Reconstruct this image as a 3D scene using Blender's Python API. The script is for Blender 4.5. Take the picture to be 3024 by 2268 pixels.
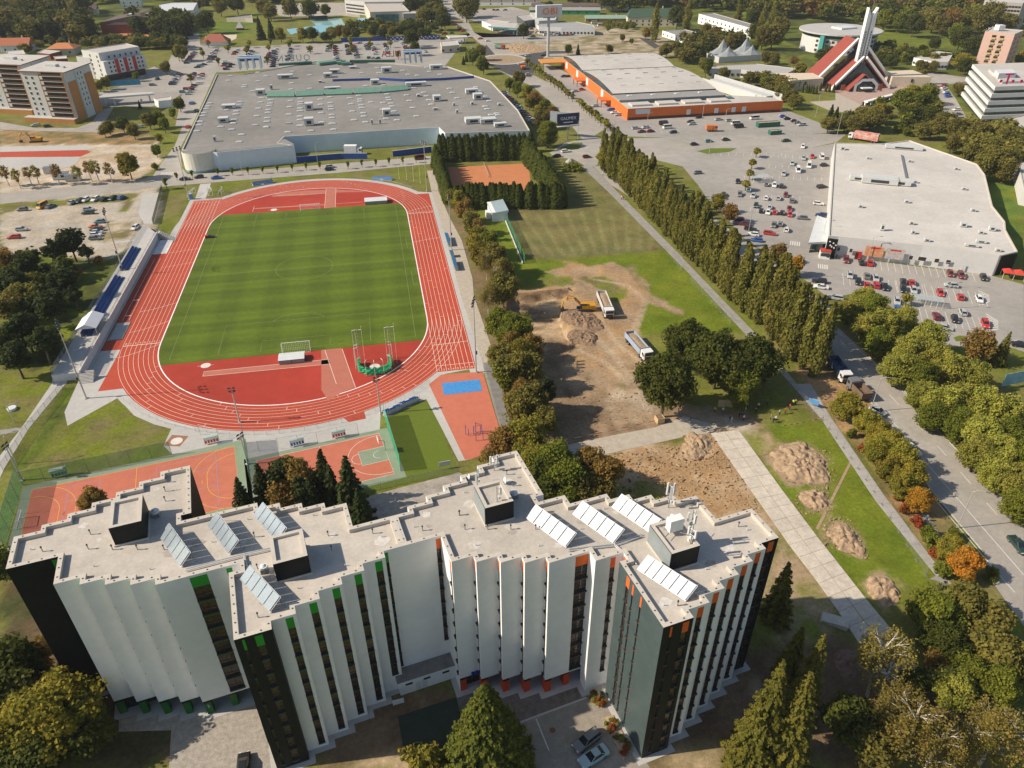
import bpy,math,random
import numpy as np
from mathutils import Vector,Matrix
for _o in list(bpy.data.objects):bpy.data.objects.remove(_o)
SC=bpy.context.scene
COL=SC.collection
# ---- camera (aerial view, 102.5 m up)
CF,CPIT,CROL,CYAW=2171.38,0.590816,-0.0051995,0.1815796
CPOS=Vector((26.742,-230.784,102.552))
_cy,_sy=math.cos(CYAW),math.sin(CYAW)
FWD=Vector((_sy*math.cos(CPIT),_cy*math.cos(CPIT),-math.sin(CPIT)))
_r=Vector((_cy,-_sy,0));_u=_r.cross(FWD)
RGT=_r*math.cos(CROL)+_u*math.sin(CROL);UPV=_u*math.cos(CROL)-_r*math.sin(CROL)
cam_d=bpy.data.cameras.new('camera');cam=bpy.data.objects.new('camera',cam_d);COL.objects.link(cam)
cam.matrix_world=Matrix(((RGT.x,UPV.x,-FWD.x,CPOS.x),(RGT.y,UPV.y,-FWD.y,CPOS.y),(RGT.z,UPV.z,-FWD.z,CPOS.z),(0,0,0,1)))
cam_d.sensor_width=36;cam_d.lens=CF/3024*36;cam_d.clip_end=6000;cam_d.clip_start=1
SC.camera=cam
SC.render.resolution_x=1024;SC.render.resolution_y=768
# ---- sky and sun
SUN_EL,SUN_AZ=math.radians(36.5),math.radians(177)
w=bpy.data.worlds.new('World');SC.world=w;w.use_nodes=True
nt=w.node_tree;nt.nodes.clear()
_s=nt.nodes.new('ShaderNodeTexSky');_s.sky_type='NISHITA';_s.sun_disc=False
_s.sun_elevation=SUN_EL;_s.sun_rotation=math.pi/2-SUN_AZ;_s.air_density=1.2;_s.dust_density=1.0;_s.ozone_density=1.0
_b=nt.nodes.new('ShaderNodeBackground');_b.inputs[1].default_value=0.088
_o=nt.nodes.new('ShaderNodeOutputWorld')
nt.links.new(_s.outputs[0],_b.inputs[0]);nt.links.new(_b.outputs[0],_o.inputs[0])
sd=bpy.data.lights.new('sun','SUN');sd.energy=5.0;sd.angle=math.radians(0.55);sd.color=(1.0,0.875,0.70)
sun=bpy.data.objects.new('sun',sd);COL.objects.link(sun)
_d=Vector((math.cos(SUN_EL)*math.cos(SUN_AZ),math.cos(SUN_EL)*math.sin(SUN_AZ),math.sin(SUN_EL)))
sun.rotation_euler=_d.to_track_quat('Z','Y').to_euler();sun.location=(-200,0,300)
vs=SC.view_settings;vs.view_transform='Standard';vs.look='None';vs.exposure=0.28;vs.gamma=1;vs.use_curve_mapping=False
# ---- survey: overview-plan pixel -> ground point
KS=3024/2212
def G(u,v,z=0.0):
 u*=KS;v*=KS
 d=FWD*CF+RGT*(u-1512)-UPV*(v-1134)
 t=(z-CPOS.z)/d.z
 return CPOS+d*t
def T(c,r):return lambda x,y:(c*737.333+x/3,r*414.766+y/3)
def X6(ox,oy):return lambda x,y:(ox/KS+x/6,oy/KS+y/6)
def X4(ox,oy):return lambda x,y:(ox/KS+x/4,oy/KS+y/4)
cA,cB,cC,cD,cE=X6(252,504),X6(252,882),X6(1008,504),X6(1008,882),X6(630,504)
t00,t10,t20,t01,t11,t21=T(0,0),T(1,0),T(2,0),T(0,1),T(1,1),T(2,1)
t02,t12,t22,t03,t13,t23=T(0,2),T(1,2),T(2,2),T(0,3),T(1,3),T(2,3)
f0,f1,f2,f3,f4,f5=X6(0,0),X6(504,0),X6(1008,0),X6(1512,0),X6(2016,0),X6(2520,0)
k1,k2,k3,k4,k5,k6=X4(0,1350),X4(756,1350),X4(1300,1300),X4(1700,1400),X4(600,1650),X4(1700,1701)
def GP(uv,z=0.0):return G(uv[0],uv[1],z)
def GL(fn,pts,z=0.0):return[G(*fn(x,y),z)for x,y in pts]
ORD=['first','second','third','fourth','fifth','sixth','seventh','eighth','ninth','tenth','eleventh','twelfth','thirteenth','fourteenth','fifteenth','sixteenth','seventeenth','eighteenth','nineteenth','twentieth']+['twenty-'+s for s in('first','second','third','fourth','fifth','sixth','seventh','eighth','ninth')]+['thirtieth']+['thirty-'+s for s in('first','second','third','fourth','fifth','sixth','seventh','eighth','ninth')]+['fortieth']+['forty-'+s for s in('first','second','third','fourth','fifth','sixth','seventh','eighth','ninth')]+['fiftieth']+['fifty-'+s for s in('first','second','third','fourth','fifth','sixth','seventh','eighth','ninth')]+['sixtieth']+['sixty-'+s for s in('first','second','third','fourth','fifth','sixth','seventh','eighth','ninth')]
# ---- materials
MATS={}
def M(name,col,rough=0.85,var=0.12,scale=0.6,col2=None,metal=0.0,spec=0.3,objvar=0.0,bump=0.0,fine=6.0,trans=0.0,alpha=1.0,emit=None,big=0.0):
 """procedural principled material: two noise scales vary the base colour in world space"""
 if name in MATS:return MATS[name]
 m=bpy.data.materials.new(name);m.use_nodes=True;MATS[name]=m
 n=m.node_tree;N=n.nodes;L=n.links
 p=N['Principled BSDF'];p.inputs['Roughness'].default_value=rough;p.inputs['Metallic'].default_value=metal
 p.inputs['Specular IOR Level'].default_value=spec
 geo=N.new('ShaderNodeNewGeometry')
 c2=col2 if col2 else tuple(min(1,c*(1-2*var))for c in col)
 if not col2:col=tuple(min(1,c*(1+var))for c in col)
 n1=N.new('ShaderNodeTexNoise');n1.inputs['Scale'].default_value=scale;n1.inputs['Detail'].default_value=5;n1.inputs['Roughness'].default_value=0.65
 L.new(geo.outputs['Position'],n1.inputs['Vector'])
 rp=N.new('ShaderNodeMapRange');rp.inputs[1].default_value=0.32;rp.inputs[2].default_value=0.68
 L.new(n1.outputs['Fac'],rp.inputs[0])
 mx=N.new('ShaderNodeMix');mx.data_type='RGBA';mx.inputs[6].default_value=(*col,1);mx.inputs[7].default_value=(*c2,1)
 L.new(rp.outputs[0],mx.inputs[0]);out=mx.outputs[2]
 n2=N.new('ShaderNodeTexNoise');n2.inputs['Scale'].default_value=scale*fine;n2.inputs['Detail'].default_value=3
 L.new(geo.outputs['Position'],n2.inputs['Vector'])
 hv=N.new('ShaderNodeHueSaturation');L.new(out,hv.inputs['Color'])
 vr=N.new('ShaderNodeMapRange');vr.inputs[1].default_value=0.25;vr.inputs[2].default_value=0.75;vr.inputs[3].default_value=1-var*1.4;vr.inputs[4].default_value=1+var*1.4
 L.new(n2.outputs['Fac'],vr.inputs[0]);vout=vr.outputs[0]
 if big:
  n3=N.new('ShaderNodeTexNoise');n3.inputs['Scale'].default_value=0.03;n3.inputs['Detail'].default_value=2
  L.new(geo.outputs['Position'],n3.inputs['Vector'])
  br=N.new('ShaderNodeMapRange');br.inputs[1].default_value=0.3;br.inputs[2].default_value=0.7;br.inputs[3].default_value=1-big;br.inputs[4].default_value=1+big
  L.new(n3.outputs['Fac'],br.inputs[0])
  mm=N.new('ShaderNodeMath');mm.operation='MULTIPLY';L.new(vout,mm.inputs[0]);L.new(br.outputs[0],mm.inputs[1]);vout=mm.outputs[0]
 if objvar:
  oi=N.new('ShaderNodeObjectInfo');orr=N.new('ShaderNodeMapRange');orr.inputs[3].default_value=1-objvar;orr.inputs[4].default_value=1+objvar
  L.new(oi.outputs['Random'],orr.inputs[0])
  mm=N.new('ShaderNodeMath');mm.operation='MULTIPLY';L.new(vout,mm.inputs[0]);L.new(orr.outputs[0],mm.inputs[1]);vout=mm.outputs[0]
  hr=N.new('ShaderNodeMath');hr.operation='MULTIPLY_ADD';hr.inputs[1].default_value=7.13;hr.inputs[2].default_value=0
  L.new(oi.outputs['Random'],hr.inputs[0])
  fr=N.new('ShaderNodeMath');fr.operation='FRACT';L.new(hr.outputs[0],fr.inputs[0])
  hm=N.new('ShaderNodeMapRange');hm.inputs[3].default_value=0.5-0.05*objvar;hm.inputs[4].default_value=0.5+0.05*objvar
  L.new(fr.outputs[0],hm.inputs[0]);L.new(hm.outputs[0],hv.inputs['Hue'])
 L.new(vout,hv.inputs['Value']);L.new(hv.outputs[0],p.inputs['Base Color'])
 if bump:
  bp=N.new('ShaderNodeBump');bp.inputs['Strength'].default_value=bump;bp.inputs['Distance'].default_value=0.1
  L.new(n2.outputs['Fac'],bp.inputs['Height']);L.new(bp.outputs[0],p.inputs['Normal'])
 if trans:
  tr=N.new('ShaderNodeBsdfTranslucent');L.new(hv.outputs[0],tr.inputs['Color'])
  ms=N.new('ShaderNodeMixShader');ms.inputs[0].default_value=trans
  L.new(p.outputs[0],ms.inputs[1]);L.new(tr.outputs[0],ms.inputs[2]);L.new(ms.outputs[0],N['Material Output'].inputs[0])
 if alpha<1:
  p.inputs['Alpha'].default_value=alpha
 if emit:
  p.inputs['Emission Color'].default_value=(*col,1);p.inputs['Emission Strength'].default_value=emit
 return m
def glass(name,col=(0.02,0.03,0.035),rough=0.08):
 if name in MATS:return MATS[name]
 m=M(name,col,rough,var=0.35,scale=0.9,spec=0.6);return m
WHITE=M('white_render',(0.78,0.78,0.77),0.8,0.025,0.15,big=0.03)
# ---- mesh builder
class MB:
 def __init__(s):s.v=[];s.f=[];s.m=[];s.mats=[]
 def mi(s,mat):
  if mat not in s.mats:s.mats.append(mat)
  return s.mats.index(mat)
 def add(s,vs_,fs,mat):
  b=len(s.v);s.v+=[tuple(x)for x in vs_];k=s.mi(mat)
  for f in fs:s.f.append(tuple(b+i for i in f));s.m.append(k)
  return s
 def quad(s,a,b,c,d,mat):return s.add([a,b,c,d],[(0,1,2,3)],mat)
 def poly(s,pts,mat):return s.add(pts,[tuple(range(len(pts)))],mat)
 def box(s,c,size,mat,rz=0.0,rx=0.0,ry=0.0,base=True):
  """box; c is the centre of its base (base=True) or of its volume"""
  hx,hy,hz=size[0]/2,size[1]/2,size[2]
  z0,z1=(0,hz)if base else(-hz/2,hz/2)
  R=Matrix.Rotation(rz,3,'Z')@Matrix.Rotation(ry,3,'Y')@Matrix.Rotation(rx,3,'X')
  c=Vector(c)
  P=[c+R@Vector((x,y,z))for z in(z0,z1)for x,y in((-hx,-hy),(hx,-hy),(hx,hy),(-hx,hy))]
  return s.add(P,[(3,2,1,0),(4,5,6,7),(0,1,5,4),(1,2,6,5),(2,3,7,6),(3,0,4,7)],mat)
 def prism(s,poly,z0,z1,mat,top=None,cap=True,bottom=False):
  poly=ccw(poly);n=len(poly)
  P=[(p[0],p[1],z0)for p in poly]+[(p[0],p[1],z1)for p in poly]
  s.add(P,[(i,(i+1)%n,n+(i+1)%n,n+i)for i in range(n)],mat)
  if cap:s.poly([(p[0],p[1],z1)for p in poly],top or mat)
  if bottom:s.poly([(p[0],p[1],z0)for p in reversed(poly)],mat)
  return s
 def tube(s,pts,r0,r1,mat,n=6,cap=True):
  pts=[Vector(p)for p in pts];m=len(pts);rings=[]
  for i,p in enumerate(pts):
   d=(pts[min(i+1,m-1)]-pts[max(i-1,0)]).normalized()
   a=d.cross(Vector((0,0,1)))if abs(d.z)<0.95 else d.cross(Vector((1,0,0)))
   a.normalize();b=d.cross(a);r=r0+(r1-r0)*i/max(1,m-1)
   rings.append([p+(a*math.cos(2*math.pi*k/n)+b*math.sin(2*math.pi*k/n))*r for k in range(n)])
  V=[q for ring in rings for q in ring]
  F=[(i*n+k,i*n+(k+1)%n,(i+1)*n+(k+1)%n,(i+1)*n+k)for i in range(m-1)for k in range(n)]
  if cap:F+=[tuple(range(n-1,-1,-1)),tuple((m-1)*n+k for k in range(n))]
  return s.add(V,F,mat)
 def disc(s,c,r,z,mat,n=24):
  return s.poly([(c[0]+r*math.cos(2*math.pi*i/n),c[1]+r*math.sin(2*math.pi*i/n),z)for i in range(n)],mat)
 def strip(s,pts,wdt,z,mat,closed=False):
  """flat ribbon along 2-D points"""
  pts=[Vector((p[0],p[1]))for p in pts];m=len(pts);L_,R_=[],[]
  for i,p in enumerate(pts):
   a=pts[(i-1)%m]if(closed or i>0)else p;b=pts[(i+1)%m]if(closed or i<m-1)else p
   d=(b-a).normalized();nn=Vector((-d.y,d.x))*wdt/2
   L_.append(p+nn);R_.append(p-nn)
  V=[(q.x,q.y,z)for q in L_]+[(q.x,q.y,z)for q in R_]
  F=[(i,m+i,m+(i+1)%m,(i+1)%m)for i in range(m if closed else m-1)]
  return s.add(V,F,mat)
 def mesh(s,name):
  me=bpy.data.meshes.new(name);me.from_pydata(s.v,[],s.f)
  for m in s.mats:me.materials.append(m)
  if len(s.mats)>1:me.polygons.foreach_set('material_index',s.m)
  me.update();return me
 def build(s,name,parent=None,loc=None,smooth=False):
  me=s.mesh(name)
  if smooth:me.polygons.foreach_set('use_smooth',[True]*len(me.polygons))
  return link(name,me,parent,loc)
def ccw(poly):
 a=sum(poly[i][0]*poly[(i+1)%len(poly)][1]-poly[(i+1)%len(poly)][0]*poly[i][1]for i in range(len(poly)))
 return list(poly)if a>0 else list(reversed(poly))
def link(name,me,parent=None,loc=None,rz=0.0):
 o=bpy.data.objects.new(name,me);COL.objects.link(o)
 if parent is not None:o.parent=parent
 if loc is not None:o.location=loc
 if rz:o.rotation_euler=(0,0,rz)
 return o
def tag(o,label=None,cat=None,group=None,kind=None):
 if label:o['label']=label
 if cat:o['category']=cat
 if group:o['group']=group
 if kind:o['kind']=kind
 return o
def thing(name,label,cat,loc=(0,0,0),rz=0.0,group=None):
 o=link(name,None,None,loc,rz);o.empty_display_size=0.5
 return tag(o,label,cat,group)
def rel(parent,p):return Vector(p)-parent.location
def sheet(name,pts,z,mat,parent=None,kind='structure'):
 pts=ccw([(p[0],p[1])for p in pts])
 o=MB().poly([(p[0],p[1],z)for p in pts],mat).build(name,parent)
 if parent is None:o['kind']=kind
 return o
def inset(poly,d):
 """inward offset of a simple polygon (mitred)"""
 poly=ccw(poly);n=len(poly);out=[]
 for i in range(n):
  a,b,c=Vector(poly[i-1][:2]),Vector(poly[i][:2]),Vector(poly[(i+1)%n][:2])
  e1=(b-a).normalized();e2=(c-b).normalized()
  n1=Vector((-e1.y,e1.x));n2=Vector((-e2.y,e2.x))
  k=1+n1.dot(n2)
  out.append(b+(n1+n2)*(d/max(k,0.2)))
 return[(p.x,p.y)for p in out]
def inpoly(px,py,poly):
 """vectorised point-in-polygon for numpy arrays"""
 ins=np.zeros(px.shape,bool);n=len(poly)
 for i in range(n):
  x1,y1=poly[i][0],poly[i][1];x2,y2=poly[(i+1)%n][0],poly[(i+1)%n][1]
  if y1==y2:continue
  c=((y1>py)!=(y2>py))&(px<(x2-x1)*(py-y1)/(y2-y1)+x1)
  ins^=c
 return ins
def dpoly(px,py,poly,closed=True):
 """distance to polygon outline"""
 d=np.full(px.shape,1e9);n=len(poly)
 for i in range(n if closed else n-1):
  x1,y1=poly[i][0],poly[i][1];x2,y2=poly[(i+1)%n][0],poly[(i+1)%n][1]
  L2=(x2-x1)**2+(y2-y1)**2+1e-9
  t=np.clip(((px-x1)*(x2-x1)+(py-y1)*(y2-y1))/L2,0,1)
  d=np.minimum(d,np.hypot(px-(x1+t*(x2-x1)),py-(y1+t*(y2-y1))))
 return d
def vnoise(x,y,s,seed=0):
 """cheap value noise on numpy arrays"""
 x=x/s;y=y/s;xi=np.floor(x).astype(int);yi=np.floor(y).astype(int);fx=x-xi;fy=y-yi
 fx=fx*fx*(3-2*fx);fy=fy*fy*(3-2*fy)
 def h(a,b):
  k=(a*374761393+b*668265263+seed*1442695)&0xffffffff
  k=((k^(k>>13))*1274126177)&0xffffffff
  return((k^(k>>16))&0xffff)/65535.0
 return(h(xi,yi)*(1-fx)+h(xi+1,yi)*fx)*(1-fy)+(h(xi,yi+1)*(1-fx)+h(xi+1,yi+1)*fx)*fy
def fast_mesh(name,V,quads,mats,midx=None):
 me=bpy.data.meshes.new(name);nv=len(V);nf=len(quads);k=quads.shape[1]
 me.vertices.add(nv);me.vertices.foreach_set('co',np.asarray(V,np.float32).ravel())
 me.loops.add(nf*k);me.loops.foreach_set('vertex_index',np.asarray(quads,np.int32).ravel())
 me.polygons.add(nf);me.polygons.foreach_set('loop_start',np.arange(0,nf*k,k,dtype=np.int32))
 for m in mats:me.materials.append(m)
 if midx is not None:me.polygons.foreach_set('material_index',np.asarray(midx,np.int32))
 me.update(calc_edges=True);return me
 #  ground: one terrain sheet with its soils, turfs and some painted shade
def ovp(pts,z=0.0):return[tuple(G(u,v,z)[:2])for u,v in pts]
GREEN=(0.150,0.178,0.018);LUSH_AND_SHADE=(0.115,0.158,0.014);DRY=(0.17,0.145,0.058);MOW=(0.150,0.148,0.052);SOIL=(0.34,0.245,0.155);PALE=(0.43,0.355,0.265)
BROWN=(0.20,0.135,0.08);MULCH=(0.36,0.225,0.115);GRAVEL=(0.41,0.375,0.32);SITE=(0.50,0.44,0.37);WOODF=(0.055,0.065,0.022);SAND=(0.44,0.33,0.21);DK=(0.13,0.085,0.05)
PIT=GL(t11,[(1085,665),(1215,655),(1500,622),(1452,700),(1432,770),(1475,880),(1530,1005),(1250,1080),(1060,1060)])
REG=[(ovp([(0,430),(330,390),(420,420),(330,560),(230,640),(120,860),(0,1010)]),WOODF,GREEN,3,4),(ovp([(0,800),(150,800),(60,960),(0,1000)]),GREEN,DRY,3,4),(GL(t02,[(560,90),(745,80),(900,220),(1110,290),(1115,455),(180,650),(60,620),(330,300)]),DRY,GREEN,1.5,3),(GL(t02,[(420,330),(1110,320),(1115,455),(180,650),(150,560)]),GREEN,DRY,1.5,3),(GL(t02,[(525,0),(570,90),(330,330),(180,560),(95,540),(330,180),(440,20)]),LUSH_AND_SHADE,WOODF,0.8,1),(GL(t02,[(0,0),(330,0),(130,290),(0,480)]),GREEN,DRY,1,3),(ovp([(480,392),(930,352),(930,420),(860,405),(690,385),(560,400),(450,420)]),GREEN,DRY,1,2),(GL(cA,[(1010,250),(1330,260),(1340,390),(1110,810),(925,740)]),GREEN,DRY,1,2),(ovp([(0,280),(340,300),(345,350),(290,400),(0,430)]),SITE,SAND,2,3),(ovp([(0,280),(200,272),(330,290),(330,312),(0,312)]),DRY,MULCH,2,3),(ovp([(0,438),(60,428),(275,402),(335,398),(350,440),(335,505),(235,560),(0,548)]),GRAVEL,PALE,1.5,2),(GL(t01,[(0,70),(450,45),(700,25),(905,0),(820,130),(780,130),(800,60),(400,90),(150,105),(0,150)]),DRY,GREEN,1,1.5),(GL(t01,[(690,190),(860,190),(890,250),(820,310),(650,330)]),DRY,PALE,1,1.5),(ovp([(925,350),(960,440),(1000,560),(1040,720),(1090,900),(1160,960),(1270,940),(1210,820),(1130,650),(1080,520),(990,420)]),DRY,BROWN,1,2),(ovp([(1095,455),(1240,435),(1215,345),(1280,360),(1450,540),(1380,550),(1130,570),(1090,480)]),MOW,DRY,1,2),(ovp([(1040,480),(1095,480),(1150,570),(1100,580)]),GREEN,LUSH_AND_SHADE,1,2),(ovp([(1100,565),(1200,560),(1440,543),(1500,590),(1640,720),(1540,720),(1420,720),(1330,620),(1200,600),(1110,620)]),GREEN,LUSH_AND_SHADE,2,3),(GL(t11,[(1300,520),(1480,460),(1760,465),(1920,560),(1990,660),(1950,800),(1930,920),(2100,1240),(1200,1244),(1100,1100),(1090,640),(1500,590),(1480,550)]),SOIL,MULCH,2,3),(GL(t11,[(1560,560),(1700,540),(1830,640),(1800,760),(1700,640)]),DRY,GREEN,2,3),(GL(t11,[(1940,800),(2000,720),(2212,790),(2212,900),(1960,930)]),GREEN,LUSH_AND_SHADE,1.5,2),(GL(t11,[(1880,470),(1990,600),(2010,660),(2212,770),(2212,800),(1990,720),(1960,640),(1850,520)]),SOIL,DRY,1.2,1.5),(ovp([(1150,980),(1180,760),(1300,800),(1400,860),(1500,880),(1640,900),(1640,960),(1560,930),(1380,970),(1240,965)]),BROWN,SOIL,2.5,4),(ovp([(1300,830),(1400,850),(1430,900),(1330,920)]),SOIL,PALE,2,3),(ovp([(1500,900),(1640,905),(1680,960),(1620,970),(1560,930)]),SOIL,PALE,2,3),(ovp([(1240,985),(1420,960),(1550,930),(1620,1040),(1660,1110),(1700,1220),(1600,1160),(1420,1090),(1280,1080)]),MULCH,SAND,2,4),(ovp([(1320,1040),(1400,1035),(1440,1080),(1330,1090)]),GREEN,MULCH,2,4),(ovp([(1610,940),(1690,920),(1790,900),(1880,1020),(2030,1260),(1890,1310),(1850,1300),(1760,1140),(1640,1000)]),GREEN,LUSH_AND_SHADE,1.5,2.5),(ovp([(1750,910),(1700,870),(1760,830),(1800,900)]),LUSH_AND_SHADE,BROWN,2,2),(ovp([(1600,960),(1660,935),(1690,960),(1640,985)]),SOIL,GREEN,1.5,2.5),(GL(t22,[(535,480),(620,380),(790,365),(900,440),(970,500),(950,580),(1000,650),(850,670),(700,650),(570,570)]),SOIL,GREEN,1.2,2.0),(GL(t22,[(725,735),(820,670),(930,690),(965,760),(900,835),(790,815)]),SOIL,GREEN,1.0,1.6),(GL(t22,[(880,960),(930,880),(1010,865),(1100,930),(1160,1020),(1190,1150),(1080,1125),(930,1010)]),SOIL,GREEN,1.0,1.6),(GL(t23,[(1170,20),(1300,-20),(1410,60),(1420,170),(1330,225),(1200,130)]),SOIL,GREEN,1.0,1.6),(ovp([(1690,1080),(1760,1100),(1790,1150),(1730,1130)]),SOIL,GREEN,1,2),(ovp([(1660,1160),(1720,1160),(1800,1290),(1790,1400),(1690,1380),(1640,1300)]),GREEN,SOIL,2,3),(ovp([(1690,1180),(1730,1260),(1700,1280),(1665,1200)]),SAND,SOIL,1,1.5),(ovp([(1560,1420),(1700,1380),(1800,1390),(1960,1440),(2212,1659),(1350,1659),(1450,1560)]),DK,BROWN,3,4),(ovp([(1420,1659),(1500,1615),(1600,1600),(1640,1659)]),SAND,DRY,1.5,2),(ovp([(1600,1520),(1640,1470),(1670,1560),(1620,1600)]),BROWN,SAND,1.5,2),(ovp([(0,1250),(170,1250),(300,1500),(560,1659),(0,1659)]),DK,WOODF,2,3),(ovp([(690,1580),(840,1500),(980,1480),(990,1560),(880,1640),(700,1659)]),DK,BROWN,1.5,2),(ovp([(730,1659),(880,1625),(960,1659)]),SAND,DRY,1,1.5),(ovp([(1270,335),(1330,370),(1480,470),(1700,640),(1830,700),(1930,860),(2050,1010),(2212,1220),(2212,1659),(2100,1500),(2030,1250),(1780,880),(1500,570)]),DRY,GREEN,1.5,2),(ovp([(1640,690),(1800,700),(1990,1000),(2080,1200),(2010,1180),(1880,1010),(1770,860)]),MULCH,DRY,1.5,3),(ovp([(1810,700),(1900,620),(2000,700),(2212,860),(2212,1110)]),DRY,GREEN,2,3),]  # dark strip right of the left path: bank shade painted into the turf
xs=np.unique(np.concatenate([np.arange(-170,60,1.6),np.arange(60,112,0.7),np.arange(112,235,1.6)]))
ys=np.unique(np.concatenate([np.arange(-215,-82,1.5),np.arange(-82,-10,0.7),np.arange(-10,205,1.7)]))
PX,PY=np.meshgrid(xs,ys)
def paint(PX,PY,regs):
 n1=vnoise(PX,PY,9,1)*0.6+vnoise(PX,PY,3.5,2)*0.4
 C=np.array(GREEN)[None,None,:]*(1-n1[...,None])+np.array(DRY)[None,None,:]*n1[...,None]
 for i,(poly,ca,cb,sw,ne)in enumerate(regs):
  bx=[p[0]for p in poly];by=[p[1]for p in poly]
  msk=(PX>min(bx)-12)&(PX<max(bx)+12)&(PY>min(by)-12)&(PY<max(by)+12)
  if not msk.any():continue
  x,y=PX[msk],PY[msk]
  d=dpoly(x,y,poly);d=np.where(inpoly(x,y,poly),d,-d)
  d=d+(vnoise(x,y,4,11+i)-0.5)*2*ne*0.6+(vnoise(x,y,1.7,31+i)-0.5)*ne*0.8
  a=np.clip(d/sw+0.5,0,1)[:,None]
  n=np.clip((vnoise(x,y,6,5+i)*0.55+vnoise(x,y,2.1,6+i)*0.45-0.3)*2.2,0,1)[:,None]
  col=np.array(ca)*(1-n)+np.array(cb)*n
  C[msk]=C[msk]*(1-a)+col*a
 return C
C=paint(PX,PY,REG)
for k in range(11):
 p,q=G(*t11(1080+95*k,150-4*k)),G(*t11(1300+70*k,420-6*k))
 d=dpoly(PX,PY,[(p.x,p.y),(q.x,q.y)],closed=False)
 a=np.clip(1.1-d/0.9,0,0.38)[...,None];C=C*(1-a)+np.array((0.26,0.24,0.10))*a
for pts in([(1610,560),(1850,600),(1960,700),(1900,860),(1850,960)],[(1650,820),(1800,1000),(2000,1150),(2080,1244)],[(1600,900),(1750,1050),(1900,1244)],[(1500,1010),(1700,1100),(1850,1244)]):
 for off in(0,1):
  w_=GL(t11,[(x+off*26,y+off*8)for x,y in pts]);d=dpoly(PX,PY,[(p.x,p.y)for p in w_],closed=False)
  a=np.clip(1.0-d/0.7,0,0.45)[...,None];C=C*(1-a)+np.array((0.46,0.36,0.25))*a
PITP=[(p.x,p.y)for p in PIT]
dp=dpoly(PX,PY,PITP);dp=np.where(inpoly(PX,PY,PITP),dp,-dp)+(vnoise(PX,PY,2.5,71)-0.5)*0.7
Z=-2.8*np.clip(dp/0.6,0,1)+(vnoise(PX,PY,3,72)-0.5)*0.35*np.clip(dp/2,0,1)
a=np.clip(dp/0.4+0.4,0,1)[...,None];nn=np.clip((vnoise(PX,PY*1.0+PX*0.2,5,73)*.5+vnoise(PX*0.4,PY,1.9,74)*.5-0.32)*2.6,0,1)[...,None]
C=C*(1-a)+(np.array((0.46,0.34,0.21))*(1-nn)+np.array((0.22,0.15,0.09))*nn)*a
wl=(np.clip(1-np.abs(dp)/0.8,0,1)*0.8)[...,None];C=C*(1-wl)+np.array((0.15,0.09,0.05))*wl  # pit wall colour darkened, painting in its shade
def attr_mat(name,var=0.18,s1=1.3,s2=7.0,bump=0.4):
 m=bpy.data.materials.new(name);m.use_nodes=True;n=m.node_tree;N=n.nodes;L=n.links
 p=N['Principled BSDF'];p.inputs['Roughness'].default_value=0.95;p.inputs['Specular IOR Level'].default_value=0.1
 at=N.new('ShaderNodeAttribute');at.attribute_name='soil'
 geo=N.new('ShaderNodeNewGeometry');vals=[]
 for s in(s1,s2,0.12):
  t=N.new('ShaderNodeTexNoise');t.inputs['Scale'].default_value=s;t.inputs['Detail'].default_value=4;t.inputs['Roughness'].default_value=0.7
  L.new(geo.outputs['Position'],t.inputs['Vector'])
  r=N.new('ShaderNodeMapRange');r.inputs[1].default_value=0.3;r.inputs[2].default_value=0.7;r.inputs[3].default_value=1-var*1.5;r.inputs[4].default_value=1+var*1.5
  L.new(t.outputs['Fac'],r.inputs[0]);vals.append((r.outputs[0],t))
 mu=N.new('ShaderNodeMath');mu.operation='MULTIPLY';L.new(vals[0][0],mu.inputs[0]);L.new(vals[1][0],mu.inputs[1])
 mv=N.new('ShaderNodeMath');mv.operation='MULTIPLY';L.new(mu.outputs[0],mv.inputs[0]);L.new(vals[2][0],mv.inputs[1])
 hv=N.new('ShaderNodeHueSaturation');L.new(at.outputs['Color'],hv.inputs['Color']);L.new(mv.outputs[0],hv.inputs['Value'])
 L.new(hv.outputs[0],p.inputs['Base Color'])
 bp=N.new('ShaderNodeBump');bp.inputs['Strength'].default_value=bump;bp.inputs['Distance'].default_value=0.15
 L.new(vals[1][1].outputs['Fac'],bp.inputs['Height']);L.new(bp.outputs[0],p.inputs['Normal'])
 MATS[name]=m;return m
GM=attr_mat('ground_soil_and_turf')
def gridmesh(name,PX,PY,Z,C,mat):
 h,w_=PX.shape
 V=np.stack([PX,PY,Z],-1).reshape(-1,3);i=np.arange(h*w_).reshape(h,w_)
 Q=np.stack([i[:-1,:-1],i[:-1,1:],i[1:,1:],i[1:,:-1]],-1).reshape(-1,4)
 me=fast_mesh(name,V,Q,[mat])
 ca=me.color_attributes.new('soil','FLOAT_COLOR','POINT')
 ca.data.foreach_set('color',np.concatenate([C.reshape(-1,3),np.ones((h*w_,1))],1).astype(np.float32).ravel())
 return me
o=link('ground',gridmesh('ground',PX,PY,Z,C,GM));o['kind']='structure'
X0,X1,Y0,Y1=xs[0],xs[-1],ys[0],ys[-1]
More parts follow.
